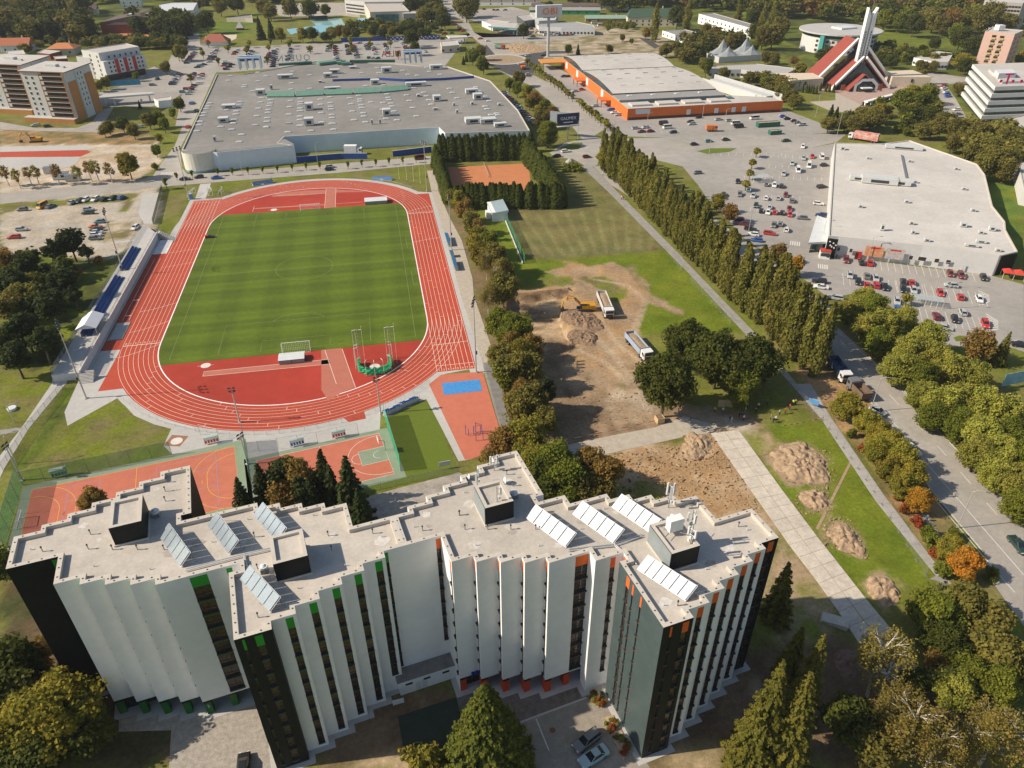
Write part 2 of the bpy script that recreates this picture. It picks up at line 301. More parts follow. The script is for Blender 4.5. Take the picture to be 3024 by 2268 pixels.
FREG=[(ovp([(0,150),(300,100),(560,60),(900,0),(0,-60)]),WOODF,GREEN,20,15),(ovp([(1200,0),(2212,0),(2212,260),(1900,200),(1700,130),(1450,60)]),WOODF,GREEN,15,15),(ovp([(1100,40),(1440,70),(1460,120),(1200,130),(1080,90)]),PALE,DRY,6,12),(ovp([(430,0),(960,0),(900,60),(460,80)]),GREEN,DRY,5,8),(f1 and[tuple(G(*f1(x,y))[:2])for x,y in((440,280),(1080,280),(960,500),(440,450))],(0.09,0.15,0.03),GREEN,2,3),(ovp([(2080,350),(2212,350),(2212,600),(2140,480)]),(0.10,0.16,0.03),GREEN,2,3),(ovp([(1880,60),(2060,70),(2080,110),(1890,100)]),(0.12,0.14,0.03),GREEN,3,3),]
def farpatch(name,xa,xb,ya,yb,step):
 a_=np.unique(np.append(np.arange(xa,xb,step),xb));b_=np.unique(np.append(np.arange(ya,yb,step),yb))
 px,py=np.meshgrid(a_,b_);c=paint(px,py,FREG+REG)
 ob=link(name,gridmesh(name,px,py,px*0,c,GM));ob['kind']='structure'
farpatch('ground_beyond',X0,X1+130,Y1,420,4)
farpatch('ground_beyond',X0-340,X0,Y0,420,6)
farpatch('ground_beyond',X1,X1+130,Y0,Y1,4)
farpatch('ground_beyond',X0-700,X1+900,420,1500,12)
farpatch('ground_beyond',X0-3000,X0-700,-900,3500,200)
farpatch('ground_beyond',X0-700,X0-340,-900,420,40)
farpatch('ground_beyond',X1+130,X1+900,-900,420,25)
farpatch('ground_beyond',X1+900,X1+3000,-900,3500,200)
farpatch('ground_beyond',X0-340,X1+130,-900,Y0,40)
farpatch('ground_beyond',X0-700,X1+900,1500,3500,200)
#  paved surfaces
ASPH=M('asphalt_worn',(0.26,0.245,0.225),0.9,0.09,0.25,big=0.12)
ASPHD=M('asphalt_fresh',(0.075,0.072,0.07),0.85,0.12,0.3)
ROADM=M('road_asphalt',(0.36,0.332,0.295),0.9,0.07,0.2,big=0.10)
LOT=M('car_park_paving',(0.335,0.312,0.285),0.9,0.06,0.3,big=0.12)
CONC=M('concrete_paving',(0.46,0.445,0.42),0.9,0.05,0.7,big=0.08)
PATH=M('path_asphalt',(0.30,0.285,0.265),0.9,0.08,0.5)
DIRTP=M('stone_dust_path',(0.44,0.385,0.315),0.95,0.08,0.7)
SLAB=M('concrete_slab',(0.56,0.50,0.42),0.9,0.09,0.8,objvar=0.05,big=0.1)
KERB=M('kerb_stone',(0.48,0.46,0.43),0.9,0.06,1.0)
LINE=M('line_paint',(0.66,0.64,0.60),0.8,0.10,1.5)
LINEW=M('lane_paint',(0.80,0.66,0.55),0.8,0.05,1.5)
YEL=M('yellow_paint',(0.72,0.45,0.06),0.8,0.05,2)
BLUEL=M('blue_paint',(0.25,0.27,0.42),0.8,0.05,2)
def sh(name,pts,z,mat):return sheet(name,[G(u,v)for u,v in pts],z,mat)
road_n=sh('road',[(0,419),(150,403),(290,391),(333,380),(480,373),(737,353),(934,337),(940,350),(934,354),(737,373),(463,394),(345,404),(230,416),(0,441)],0.030,ROADM)
sh('road',[t00(990,1140),t00(1060,1040),t00(1130,950),t00(1215,740),t00(1245,650),t00(1190,600),t00(1060,600),t00(950,560),t00(1000,500),t00(1060,470),t00(1140,300),t00(1230,220),t00(1290,210),t00(1300,300),t00(1400,420),t00(1400,470),t00(1350,580),t00(1270,760),t00(1210,880),t00(1165,965),t00(1180,1090),t00(1215,1130),t00(1200,1170)],0.036,ROADM)
back_lot=sh('car_park',[f1(60,560),f1(440,590),f1(720,620),f1(1300,590),f1(1760,565),f1(2212,560),f2(0,545),f2(800,520),f2(1260,500),f2(1330,560),f2(1280,660),f2(1330,800),f2(1340,860),f2(1030,850),f2(700,830),f2(0,830),f1(1900,830),f1(1300,890),f1(780,935),f1(590,940),f1(480,1160),f1(330,1440),f1(250,1640),f1(60,1640),f1(150,1200),f1(0,1160),f1(-200,1000),f1(0,850),f1(200,700)],0.028,LOT)
main_road=sh('road',[f2(1300,-10),f2(1480,-10),f2(1500,130),f2(1640,260),f2(1720,420),f2(1960,560),f2(2212,640),f3(300,690),f3(640,670),f3(640,720),f3(330,770),f3(240,800),f3(260,960),f3(520,1100),f3(900,1360),f3(1220,1659),t10(1640,880),t10(1700,900),t10(2212,890),t20(650,865),t20(1060,870),t20(1000,920),t20(700,990),t20(0,1000),t10(2200,1010),t10(1700,1040),t10(1640,1080),t10(1590,1080),t10(1500,1030),t10(1380,1020),t10(1350,990),t10(1440,930),t10(1560,900),t10(1400,700),t10(1240,560),t10(1100,500),t10(960,420),t10(940,360),f2(1880,640),f2(1700,480),f2(1560,340),f2(1380,250),f2(1340,100)],0.034,ROADM)
sh('fresh_asphalt',[t10(940,290),t10(1010,370),t10(1150,420),t10(1260,440),t10(1230,500),t10(1100,490),t10(960,425),t10(960,390),t10(900,330)],0.042,ASPHD)
sh('fresh_asphalt',[t10(1120,365),t10(1330,330),t10(1500,330),t10(1500,345),t10(1330,350),t10(1260,440),t10(1150,420)],0.042,ASPHD)
sh('fresh_asphalt',[f3(1640,490),f3(1760,500),f3(1920,600),f3(1850,630)],0.042,ASPHD)
right_lot=sh('car_park',[t10(1340,560),t10(1300,400),t10(1480,480),t10(1790,700),t10(1880,780),t20(0,760),t20(660,710),t20(900,800),t20(1000,860),t20(650,875),t20(0,905),t10(2200,895),t10(1730,880),t10(1560,720)],0.025,LOT)
super_lot=sh('car_park',[t20(700,985),t20(985,930),t20(960,1244),t21(960,0),t21(960,290),t21(1020,420),t21(2010,545),t21(2212,600),(2212,760),t21(2100,1000),t21(1700,1000),t21(1520,860),t21(1200,640),t21(950,690),t21(700,500),t21(400,300),t21(150,30),t20(100,1200),t20(0,1080),t10(2050,1040),t10(1900,1010),t20(0,985),t20(300,985)],0.027,LOT)
right_road=sh('road',[t10(1640,1080),(1330,352),(1500,440),(1700,585),(1800,670),t21(1000,880),t21(1400,1244),t22(1390,0),t22(1650,300),t22(2212,880),t22(2212,1560),t23(2212,330),t23(2000,30),t22(1950,1090),t22(1610,690),t22(1330,260),t22(1130,0),t21(960,1010),(1740,720),(1600,600),(1450,480),(1320,400),(1268,345)],0.031,ROADM)
site_path=sh('footpath',[t10(1590,1060),t10(1640,1090),t11(1790,0),t11(2212,425),t21(0,430),t21(460,905),t21(740,1244),t22(830,0),t22(950,200),t22(1290,700),t22(1700,1244),t23(1750,60),t23(1600,20),t22(1640,1244),t22(1250,760),t22(900,230),t22(700,0),t21(390,905),t21(0,485),t11(2212,490),t11(1730,0),t10(1560,1085)],0.050,PATH)
sh('footpath',[t12(1440,400),t12(1800,325),t12(2040,280),t12(2212,215),t22(0,205),t22(250,280),t22(180,320),t22(0,335),t12(2212,345),t12(1700,460),t12(1500,455)],0.046,DIRTP)
sh('footpath',[t02(335,0),t02(425,0),t02(190,285),t02(30,545),t02(0,610),t02(0,465),t02(140,285)],0.046,CONC)
sh('footpath',[t01(340,1190),t01(500,950),t01(430,1244),t01(335,1244)],0.048,CONC)
sh('footpath',[t02(0,300),t02(110,285),t02(150,290),t02(100,315),t02(0,330)],0.05,PATH)
sh('footpath',[t01(620,350),t01(870,305),t01(880,318),t01(640,350)],0.046,CONC)
sh('driveway',[cA(740,300),cA(950,290),cA(870,690),cA(760,690),cA(690,560)],0.044,CONC)
sh('footpath',[cA(1490,175),cA(1630,165),cA(1555,375),cA(1420,375)],0.044,CONC)
sh('footpath',[cC(1110,0),cC(1215,0),cC(1260,270),cC(1400,600),cC(1560,900),cC(1700,1400),cC(1720,1659),cD(1750,60),cD(1950,640),cD(1900,840),cD(1830,830),cD(1560,0),cC(1560,1659),cC(1330,800),cC(1170,270)],0.040,DIRTP)
sh('footpath',[cD(1830,830),cD(2010,830),cD(2100,1300),cD(2212,1659),t12(1090,260),t12(1020,280),cD(2050,1650),cD(1850,950)],0.041,PATH)
sh('footpath',[t22(1500,770),t22(1620,900),t22(1700,1030),t22(1640,1010),t22(1580,900)],0.05,PATH)
sh('road',[t00(0,790),t00(230,830),t00(500,830),t00(600,790),t00(640,720),t00(740,690),t00(640,860),t00(300,850),t00(0,840)],0.03,ROADM)
sh('forecourt',[t00(640,600),t00(1000,500),t00(1190,600),t00(1100,660),t00(980,690),t00(850,690),t00(640,690)],0.026,LOT);sh('forecourt',[t00(700,530),t00(900,470),t00(1000,430),t00(1090,480),t00(960,560),t00(720,560)],0.032,LOT);sh('forecourt',[f2(1260,500),f2(1900,470),f2(2212,470),f3(300,470),f3(1000,470),f3(700,500),f2(2212,560),f2(1960,560),f2(1720,420),f2(1640,470),f2(1340,860),f2(1280,660)],0.024,LOT);sh('forecourt',[f2(1700,130),f2(2212,90),f3(300,160),f3(330,330),f2(2212,470),f2(1800,300),f2(1660,250)],0.024,LOT)
sh('plaza',[f1(1330,60),f1(1700,40),f1(2212,35),f2(240,60),f2(240,230),f1(2212,200),f1(1500,215),f1(1400,200)],0.03,M('sandy_paving',(0.40,0.36,0.30),0.9,0.10,0.2))
sh('car_park',[t20(1640,545),t20(1700,540),t20(1770,640),t20(1850,780),t20(1900,810),t20(1720,810),t20(1680,700)],0.03,LOT);sh('road',[t20(1420,478),t20(1600,468),t20(1860,505),t20(1850,545),t20(1640,545),t20(1480,502)],0.034,ROADM)
YARD=M('yard_paving',(0.30,0.265,0.225),0.9,0.10,0.8,bump=0.3)
PAVE=M('brick_paving',(0.185,0.16,0.14),0.9,0.16,1.1,bump=0.3)
sh('yard',[t13(1150,960),t13(1590,790),t13(1720,720),t13(1740,860),t13(1960,1180),t13(2000,1244),(1340,1662),(1060,1662)],0.03,YARD)
sh('yard_paving',[t13(720,690),t13(1560,560),t13(1600,790),t13(1160,950),t13(900,960),t13(760,840)],0.036,PAVE)
sh('yard_paving',[t03(770,870),t03(1100,800),t03(1640,800),t03(1670,880),t03(1790,1244),(600,1662),(365,1662),t03(1110,1000),t03(770,1010)],0.036,M('stone_sett_paving',(0.36,0.325,0.28),0.9,0.14,1.4,bump=0.4))
sh('sports_floor',[t13(365,910),t13(745,785),t13(800,1010),t13(680,1110),t13(415,1180)],0.04,M('dark_green_floor',(0.03,0.045,0.035),0.9,0.1))
sh('yard',[k2(880,420),k2(1000,330),k2(1760,130),k2(1830,190),k2(1300,480),k2(900,600)],0.03,M('cracked_concrete',(0.36,0.325,0.28),0.9,0.14,0.5,big=0.1))
#  athletics stadium (x across, y along the pitch; centre spot at the origin)
REDT=M('track_red',(0.44,0.068,0.034),0.85,0.08,0.35,big=0.12,col2=(0.39,0.056,0.029))
REDI=M('infield_red',(0.40,0.045,0.026),0.85,0.05,0.3,big=0.14,col2=(0.35,0.036,0.021))
REDL=M('runway_red',(0.44,0.15,0.105),0.85,0.05,0.4)
SALM=M('court_salmon',(0.50,0.155,0.095),0.85,0.05,0.5,big=0.06)
CGRN=M('court_green',(0.235,0.285,0.20),0.85,0.05,0.5)
HS,RI,RO=42.195,36.5,46.26
def oval(r,n=40,cx=0.0,ext=HS):
 pts=[(r*math.cos(a),ext+r*math.sin(a))for a in[math.pi*i/n for i in range(n+1)]]
 return pts+[(-x,-y)for x,y in pts]
sheet('stadium_paving',oval(49.0),0.016,CONC)
sheet('stadium_paving',[(45,-75),(52.2,-73),(51.6,-20),(50.5,64),(45,65.5),(34,70),(34,60)],0.020,CONC)
sheet('stadium_paving',[(-52.4,-72),(-50,-78),(-36,-62),(-44,-30),(-44,72),(-36,70),(-34,75),(-48.2,75),(-48.2,36),(-53.5,36),(-53.5,-50)],0.022,CONC)
plz=[t02(550,92),t02(745,75),t02(800,130),t02(870,205),t02(1000,262),t02(1110,290),t02(1060,400),t02(1115,455),t02(1580,380),t02(1640,600),t02(1690,470),t12(250,300),t12(255,185),cD(580,1550),cD(1100,1300),cD(1290,1659),t12(760,500),t12(830,490),t12(800,480),cD(1135,1110),cD(1295,985),cD(1740,900),cD(1235,900),cD(600,1300),cD(0,1560),cB(2212,1560),cB(1100,1560),cB(500,1180),cB(170,1190),cB(20,1290)]
sheet('stadium_paving',[G(*q)for q in plz],0.012,CONC)
track=sheet('running_track',oval(RO+0.35),0.030,REDT)
for i,pl in enumerate(([(-46.6,30),(-46.6,73.2),(-35.6,73.2),(-35.6,50)],[(46.6,-30),(46.6,-71.4),(36.2,-71.4),(36.2,-50)],[(46.6,20),(46.6,63.5),(38,63.5),(38,50)],[(-46.0,-30),(-47.0,-64.2),(-41.3,-64.0),(-38,-50)],[(-46.2,34.4),(-51.9,34.6),(-51.9,-43.8),(-46.2,-44)])):
 MB().poly([(x,y,0.034)for x,y in ccw(pl)],REDT).build('track_extension',track)
MB().poly([(p.x,p.y,0.034)for p in ccw([G(*q)for q in(cD(-40,1490),cD(290,1455),cD(320,1555),cD(95,1600),cD(-30,1500))])],REDT).build('track_extension',track)
for k in range(9):
 r=RI+1.22*k
 MB().strip(oval(r,48),0.30 if k==0 else 0.085,0.040,M('kerb_white',(0.82,0.82,0.80),0.7,0.02)if k==0 else LINEW,closed=True).build('track_kerb' if k==0 else 'lane_line',track)
 for sx,ya,yb in((-1,40,73),(1,-40,-71.2)):
  MB().strip([(sx*(r+0.02),ya),(sx*(r+0.02),yb)],0.10,0.043,LINEW).build('lane_line',track)
def mark(pts,wd=0.12,z=0.046,mat=None,parent=None,name='marking'):return MB().strip(pts,wd,z,mat or LINEW).build(name,parent or track)
mark([(-RI,-HS),(-RO,-HS-0.1)],0.25);mark([(RI,HS),(RO,HS)],0.25);mark([(RI,-68.5),(RO,-68.5)],0.14);mark([(-RI,70.2),(-RO,70.2)],0.14)
mark([(RI,-57.8),(RO,-57.3)],0.16);mark([(-RI,23.2),(-RO,21)],0.12);mark([(-RI,11.5),(-RO,9)],0.10)
def curve_mark(x0,x1,y0,bow,n=9,sgn=1):mark([(x0+(x1-x0)*i/n,y0+bow*math.sin(1.2*i/n))for i in range(n+1)],0.12)
curve_mark(-RI,-RO,-18,-4.5);curve_mark(-RI,-RO,-29.5,-5.5);curve_mark(-RI,-RO,-42.8,-6);curve_mark(RI,RO,14,3);curve_mark(RI,RO,44,5)
random.seed(4)
for k in range(8):
 for q in range(7):
  a=math.radians(200+q*22+k*3.4);r0=RI+1.22*k
  if q%2==0 or k%3:mark([(r0*math.cos(a),-HS+r0*math.sin(a)),((r0+1.2)*math.cos(a),-HS+(r0+1.2)*math.sin(a))],0.10)
 for q in range(4):
  a=math.radians(18+q*36+k*3.0);r0=RI+1.22*k
  mark([(r0*math.cos(a),HS+r0*math.sin(a)),((r0+1.2)*math.cos(a),HS+(r0+1.2)*math.sin(a))],0.10)
 for y in(34-6.2*k,-8-4.9*k,-33-3.0*k):
  if y>-44:mark([(RI+1.22*k,y),(RI+1.22*k+1.2,y)],0.10)
def text_mesh(s,size,mat,name='lettering',parent=None,loc=(0,0,0),rot=(0,0,0),extrude=0.0,space=1.0):
 cu=bpy.data.curves.new(name,'FONT');cu.body=s;cu.size=size;cu.align_x='CENTER';cu.align_y='CENTER';cu.extrude=extrude;cu.space_character=space;cu.resolution_u=2
 tmp=bpy.data.objects.new('tmp',cu);COL.objects.link(tmp)
 dg=bpy.context.evaluated_depsgraph_get();me=bpy.data.meshes.new_from_object(tmp.evaluated_get(dg))
 bpy.data.objects.remove(tmp);bpy.data.curves.remove(cu);me.materials.clear();me.materials.append(mat)
 o=link(name,me,parent,loc);o.rotation_euler=rot;return o
for k in range(8):
 x=RI+1.22*(k+0.5)
 text_mesh(str(k+1),1.05,LINEW,'lane_number',track,(x,-70.6,0.048))
 text_mesh(str(k+1),1.05,LINEW,'lane_number',track,(-x,-41.1,0.048),(0,0,math.pi))
 text_mesh(str(k+1),1.05,LINEW,'lane_number',track,(x,43.2,0.048))
 text_mesh(str(k+1),1.05,LINEW,'lane_number',track,(-x,72.2,0.048),(0,0,math.pi))
infield=sheet('infield',oval(RI-0.1,40),0.036,REDI)
def pitch_mat():
 m=M('pitch_turf',(0.096,0.138,0.006),0.9,0.16,0.7,col2=(0.072,0.112,0.005));n=m.node_tree;N=n.nodes;L=n.links
 hv=[x for x in N if x.type=='HUE_SAT'][0];src=hv.inputs['Value'].links[0].from_socket
 geo=[x for x in N if x.type=='NEW_GEOMETRY'][0];sp=N.new('ShaderNodeSeparateXYZ')
 wob=N.new('ShaderNodeTexNoise');wob.inputs['Scale'].default_value=0.06;L.new(geo.outputs['Position'],wob.inputs['Vector'])
 ad=N.new('ShaderNodeMixRGB');ad.blend_type='ADD';ad.inputs[0].default_value=3.2;L.new(geo.outputs['Position'],ad.inputs[1]);L.new(wob.outputs['Color'],ad.inputs[2]);ad.use_clamp=False
 L.new(ad.outputs[0],sp.inputs[0]);prev=src
 for axis,per,amp,ph in(('Y',10.6,0.10,0.6),('X',13.2,0.09,1.9),('Y',4.1,0.05,0.0)):
  a_=N.new('ShaderNodeMath');a_.operation='MULTIPLY_ADD';a_.inputs[1].default_value=2*math.pi/per;a_.inputs[2].default_value=ph;L.new(sp.outputs[axis],a_.inputs[0])
  s_=N.new('ShaderNodeMath');s_.operation='SINE';L.new(a_.outputs[0],s_.inputs[0])
  r_=N.new('ShaderNodeMapRange');r_.inputs[1].default_value=-0.5;r_.inputs[2].default_value=0.5;r_.inputs[3].default_value=1-amp;r_.inputs[4].default_value=1+amp;L.new(s_.outputs[0],r_.inputs[0])
  q=N.new('ShaderNodeMath');q.operation='MULTIPLY';L.new(prev,q.inputs[0]);L.new(r_.outputs[0],q.inputs[1]);prev=q.outputs[0]
 L.new(prev,hv.inputs['Value']);return m
def chord(y):
 return RI-0.25 if abs(y)<=HS else math.sqrt(max(0,(RI-0.25)**2-(abs(y)-HS)**2))
yy=[-54.5+109*i/60 for i in range(61)]
pitch=sheet('football_pitch',[(chord(y),y)for y in yy]+[(-chord(y),y)for y in reversed(yy)],0.046,pitch_mat())
PL=M('pitch_line',(0.21,0.29,0.09),0.9,0.2,1.2)
def pm(pts,closed=False,wd=0.13):return MB().strip(pts,wd,0.052,PL,closed).build('pitch_line',pitch)
W2,L2=32.45,52.1
pm([(-W2,-L2),(W2,-L2),(W2,L2),(-W2,L2)],True);pm([(-W2,0),(W2,0)])
pm([(9.15*math.cos(a),9.15*math.sin(a))for a in[2*math.pi*i/48 for i in range(48)]],True)
for s in(-1,1):
 pm([(-20.16,s*L2),(-20.16,s*(L2-16.5)),(20.16,s*(L2-16.5)),(20.16,s*L2)]);pm([(-9.16,s*L2),(-9.16,s*(L2-5.5)),(9.16,s*(L2-5.5)),(9.16,s*L2)])
 a0=math.acos(5.5/9.15);pm([(9.15*math.sin(t),s*(L2-11-9.15*math.cos(t)))for t in[-a0+2*a0*i/14 for i in range(15)]])
for y in(14.5,-14.5):pm([(35.6,y-5),(34.3,y-5),(34.3,y+5),(35.6,y+5)])
def rr(pts,mat=REDL,z=0.041,name='runway'):
 q=ccw([G(*p)for p in pts]);return MB().poly([(p.x,p.y,z)for p in q],mat).build(name,infield)
def rl(pts,wd=0.12,z=0.0465):return MB().strip([G(*p)for p in pts],wd,z,LINEW).build('marking',infield)
rr([t01(1320,1165),t01(2130,1085),t01(2140,1115),t01(1315,1195)]);rl([t01(1315,1195),t01(1320,1165),t01(2130,1085)]);rl([t01(1315,1195),t01(2140,1115)])
rr([cD(-260,640),cD(0,640),cD(185,1150),cD(0,1220),cB(3150,1330),cB(3060,1180)]);rl([cD(10,650),cD(185,1155)]);rl([t01(2105,1025),t01(2180,1244)])
rr([cE(1460,235),cE(1590,235),cE(1580,470),cE(1445,480)]);rl([cE(1462,232),cE(1442,490)]);rl([cE(1590,232),cE(1580,475)]);rl([cE(1440,485),cE(1600,470)])
rr([cE(760,325),cE(830,295),cE(1180,260),cE(1460,250),cE(1455,295),cE(1180,320),cE(760,340)],z=0.040);rr([cE(1590,245),cE(1900,262),cE(1990,275),cE(1590,285)],z=0.040)
rr([cE(525,490),cE(1440,430),cE(1440,450),cE(530,500)],z=0.0405);rl([cE(530,490),cE(1130,455)]);rl([cE(510,530),cE(530,460)]);rl([cE(1590,430),cE(1930,405)]);rl([cE(830,325),cE(1455,295)])
WHT=M('white_metal',(0.78,0.78,0.77),0.5,0.02,1.0)
PANEL=M('light_panel',(0.62,0.64,0.65),0.5,0.04,0.6)
GREYM=M('grey_metal',(0.30,0.31,0.32),0.45,0.05,1,metal=0.6)
DARKM=M('dark_metal',(0.045,0.05,0.055),0.5,0.06,1)
BLUE=M('blue_plastic',(0.015,0.09,0.34),0.5,0.10,1.5)
BLUELT=M('light_blue_plastic',(0.10,0.30,0.60),0.5,0.08,1.5)
REDP=M('red_plastic',(0.50,0.03,0.03),0.5,0.06,1.5)
for c in(cB(1560,868),cE(785,508)):
 p=G(*c);MB().disc((p.x,p.y),1.25,0.05,M('circle_concrete',(0.66,0.62,0.57),0.9,0.05)).build('throwing_circle',infield)
 for dx,dy in((-1,0),(1,0)):MB().strip([(p.x+dx*1.25,p.y),(p.x+dx*2.1,p.y)],0.1,0.048,LINEW).build('marking',infield)
CAGE=G(*cD(435,880));MB().disc((CAGE.x,CAGE.y),1.35,0.05,MATS['circle_concrete']).build('throwing_circle',infield)
SANDM=M('sand_pit',(0.50,0.45,0.37),0.95,0.06,1.2)
lj=G(*t01(760,915));MB().box((-49.3,-33.4,0.04),(3.9,10.2,0.12),M('box_edge',(0.25,0.25,0.25),0.8)).build('sand_pit_frame',track)
MB().box((-49.1,-33.3,0.05),(3.3,9.6,0.14),M('pit_cover',(0.42,0.42,0.40),0.85,0.08,0.8)).build('sand_pit_cover',track)
MB().box((-49.2,27.0,0.04),(4.6,12.6,0.06),M('white_cover',(0.68,0.67,0.66),0.8,0.08,0.5)).build('sand_pit_cover',track)
for x in(-48.2,-50.0):mark([(x,-27),(x,17)],0.10)
for y in(-14,-24):mark([(-48.2,y),(-50,y)],0.35,mat=MATS['kerb_white'])
# ---- goals
def goal(name,label,loc,rz,wdt=7.32,hgt=2.44,dep=1.8,cat='goal',slope=True):
 t=thing(name,label,cat,loc,rz);r=0.08
 m=MB();m.tube([(-wdt/2,0,0),(-wdt/2,0,hgt)],r,r,WHT);m.build('goal_post',t)
 m=MB();m.tube([(wdt/2,0,0),(wdt/2,0,hgt)],r,r,WHT);m.build('goal_post',t)
 m=MB();m.tube([(-wdt/2-r,0,hgt),(wdt/2+r,0,hgt)],r,r,WHT);m.build('crossbar',t)
 m=MB()
 for s in(-1,1):
  m.tube([(s*wdt/2,0,hgt),(s*wdt/2,dep*0.5,hgt),(s*wdt/2,dep,0.05)],0.04,0.04,WHT);m.tube([(s*wdt/2,0,0.05),(s*wdt/2,dep,0.05)],0.04,0.04,WHT)
 m.tube([(-wdt/2,dep,0.05),(wdt/2,dep,0.05)],0.04,0.04,WHT);m.build('back_frame',t)
 NET=M('net_cord',(0.75,0.75,0.75),0.9,0.03);m=MB();n=16
 for i in range(n+1):
  x=-wdt/2+wdt*i/n;m.tube([(x,dep*0.5,hgt),(x,dep,0.05)],0.014,0.014,NET,3,False)
 for j in range(5):
  f=j/5;m.tube([(-wdt/2,dep*(0.5+0.5*f),hgt*(1-f)),(wdt/2,dep*(0.5+0.5*f),hgt*(1-f))],0.014,0.014,NET,3,False)
 for i in range(9):
  x=-wdt/2+wdt*i/8;m.tube([(x,0,hgt),(x,dep*0.5,hgt)],0.014,0.014,NET,3,False)
 m.build('net',t);return t
goal('football_goal','white full-size football goal with net at the far end of the pitch',(-0.2,53.0,0.05),0)
goal('football_goal','white full-size football goal with net at the near end, beside a padded cover',(0.4,-53.2,0.05),math.pi)
def pg(uv):p=G(*uv);return(p.x,p.y,0.05)
for lb,uv,rz in(('white portable goal leaning on the grass nearest the blue toilet cabin',cA(1400,320),1.3),('tipped white portable goal on the grass, left of a pair by the far bend',cA(1640,300),1.9),('tipped white portable goal on the grass, right of a pair by the far bend',cA(1780,300),1.6)):
 g_=goal('portable_goal',lb,pg(uv),rz,5.0,2.2,1.6)
def mat_cover(label,c,sx,sy,h):
 t=thing('landing_mat_cover',label,'mat cover',(c[0],c[1],0.05))
 MB().prism([(-sx/2,-sy/2),(sx/2,-sy/2),(sx/2,sy/2),(-sx/2,sy/2)],0.1,h*0.75,M('cover_grey',(0.27,0.29,0.30),0.6,0.05)).build('side_panels',t)
 m=MB();e=0.12
 m.add([(-sx/2-e,-sy/2-e,h*0.75),(sx/2+e,-sy/2-e,h*0.75),(sx/2+e,sy/2+e,h*0.75),(-sx/2-e,sy/2+e,h*0.75),(-sx/2-e,0.2,h),(sx/2+e,0.2,h)],[(0,1,5,4),(3,4,5,2),(0,4,3),(1,2,5),(0,3,2,1)],PANEL);m.build('roof_panels',t)
 m=MB();m.box((0,-sy/2-0.06,0.3),(0.1,0.06,h*0.5),DARKM);m.build('latch',t)
 for x in(-sx/2+0.5,sx/2-0.5):MB().tube([(x-0.1,-sy/2,0.0),(x+0.1,-sy/2,0.0)],0.12,0.12,DARKM,8).build('wheel',t)
p1=G(*t01(1895,1090));p2=G(*t11(225,65))
mat_cover('pale grey roofed mat cover behind the near goal',(p1.x,p1.y),6.4,3.6,1.7)
mat_cover('pale grey roofed mat cover at the far right of the infield',(p2.x,p2.y-0.5),8.6,4.4,1.8)
# ---- throwing cage with green nets
cg=thing('throwing_cage','hammer cage of tall pale posts with green netting round a white circle','throwing cage',(CAGE.x,CAGE.y,0.05))
NETG=M('green_net',(0.05,0.55,0.26),0.9,0.10,2.0,trans=0.5);POSTC=M('cage_post',(0.62,0.53,0.44),0.6,0.05)
ring=[]
for a in(-212,-195,-175,-150,-118,-90,-62,-30,-5,15,32):ring.append((4.3*math.cos(math.radians(a)),4.3*math.sin(math.radians(a))))
for i,(x,y)in enumerate(ring[1:-1]):
 h=6.2 if i in(0,1,7,8)else 4.2
 m=MB();m.tube([(x*1.12,y*1.12,0),(x*1.12,y*1.12,h)],0.07,0.06,POSTC,6);m.tube([(x*1.12,y*1.12,h),(x*0.9,y*0.9,h+0.15)],0.06,0.06,WHT,5);m.build('post',cg)
for a,b in zip(ring[:-1],ring[1:]):
 m=MB();n=5;P=[]
 for j in range(n+1):
  for i in range(4):
   f=i/3;sag=0.35*math.sin(math.pi*f);hz=2.6*(j/n)*(1-0.25*math.sin(math.pi*f))if True else 0
   wob=1+0.05*math.sin(j*2.1+i*3+a[0])
   P.append(((a[0]+(b[0]-a[0])*f)*wob,(a[1]+(b[1]-a[1])*f)*wob,max(0.02,hz)))
 m.add(P,[(j*4+i,j*4+i+1,(j+1)*4+i+1,(j+1)*4+i)for j in range(n)for i in range(3)],NETG);m.build('net_panel',cg)
for s in(-1,1):
 bx,by=s*4.1+0.3,3.4
 for dx in(-0.25,0.25):
  MB().tube([(bx+dx,by,0),(bx+dx,by,9.6)],0.07,0.06,POSTC).build('mast',cg)
 for k in range(9):
  z=1+k;m=MB();m.tube([(bx-0.25,by,z),(bx+0.25,by,z+0.5),(bx-0.25,by,z+0.52)],0.035,0.035,WHT,4);m.build('lattice_brace',cg)
 MB().tube([(bx-1.0,by,9.3),(bx+1.4,by,9.35),(bx+1.45,by,10.4)],0.07,0.06,WHT).build('cross_arm',cg)
 m=MB()
 for q in((bx+1.4,by-3,0.1),(bx-1.0,by-2.5,0.1)):m.tube([(bx+(1.4 if q[0]>bx else-1.0),by,9.3),q],0.02,0.02,WHT,3)
 m.build('guy_rope',cg)
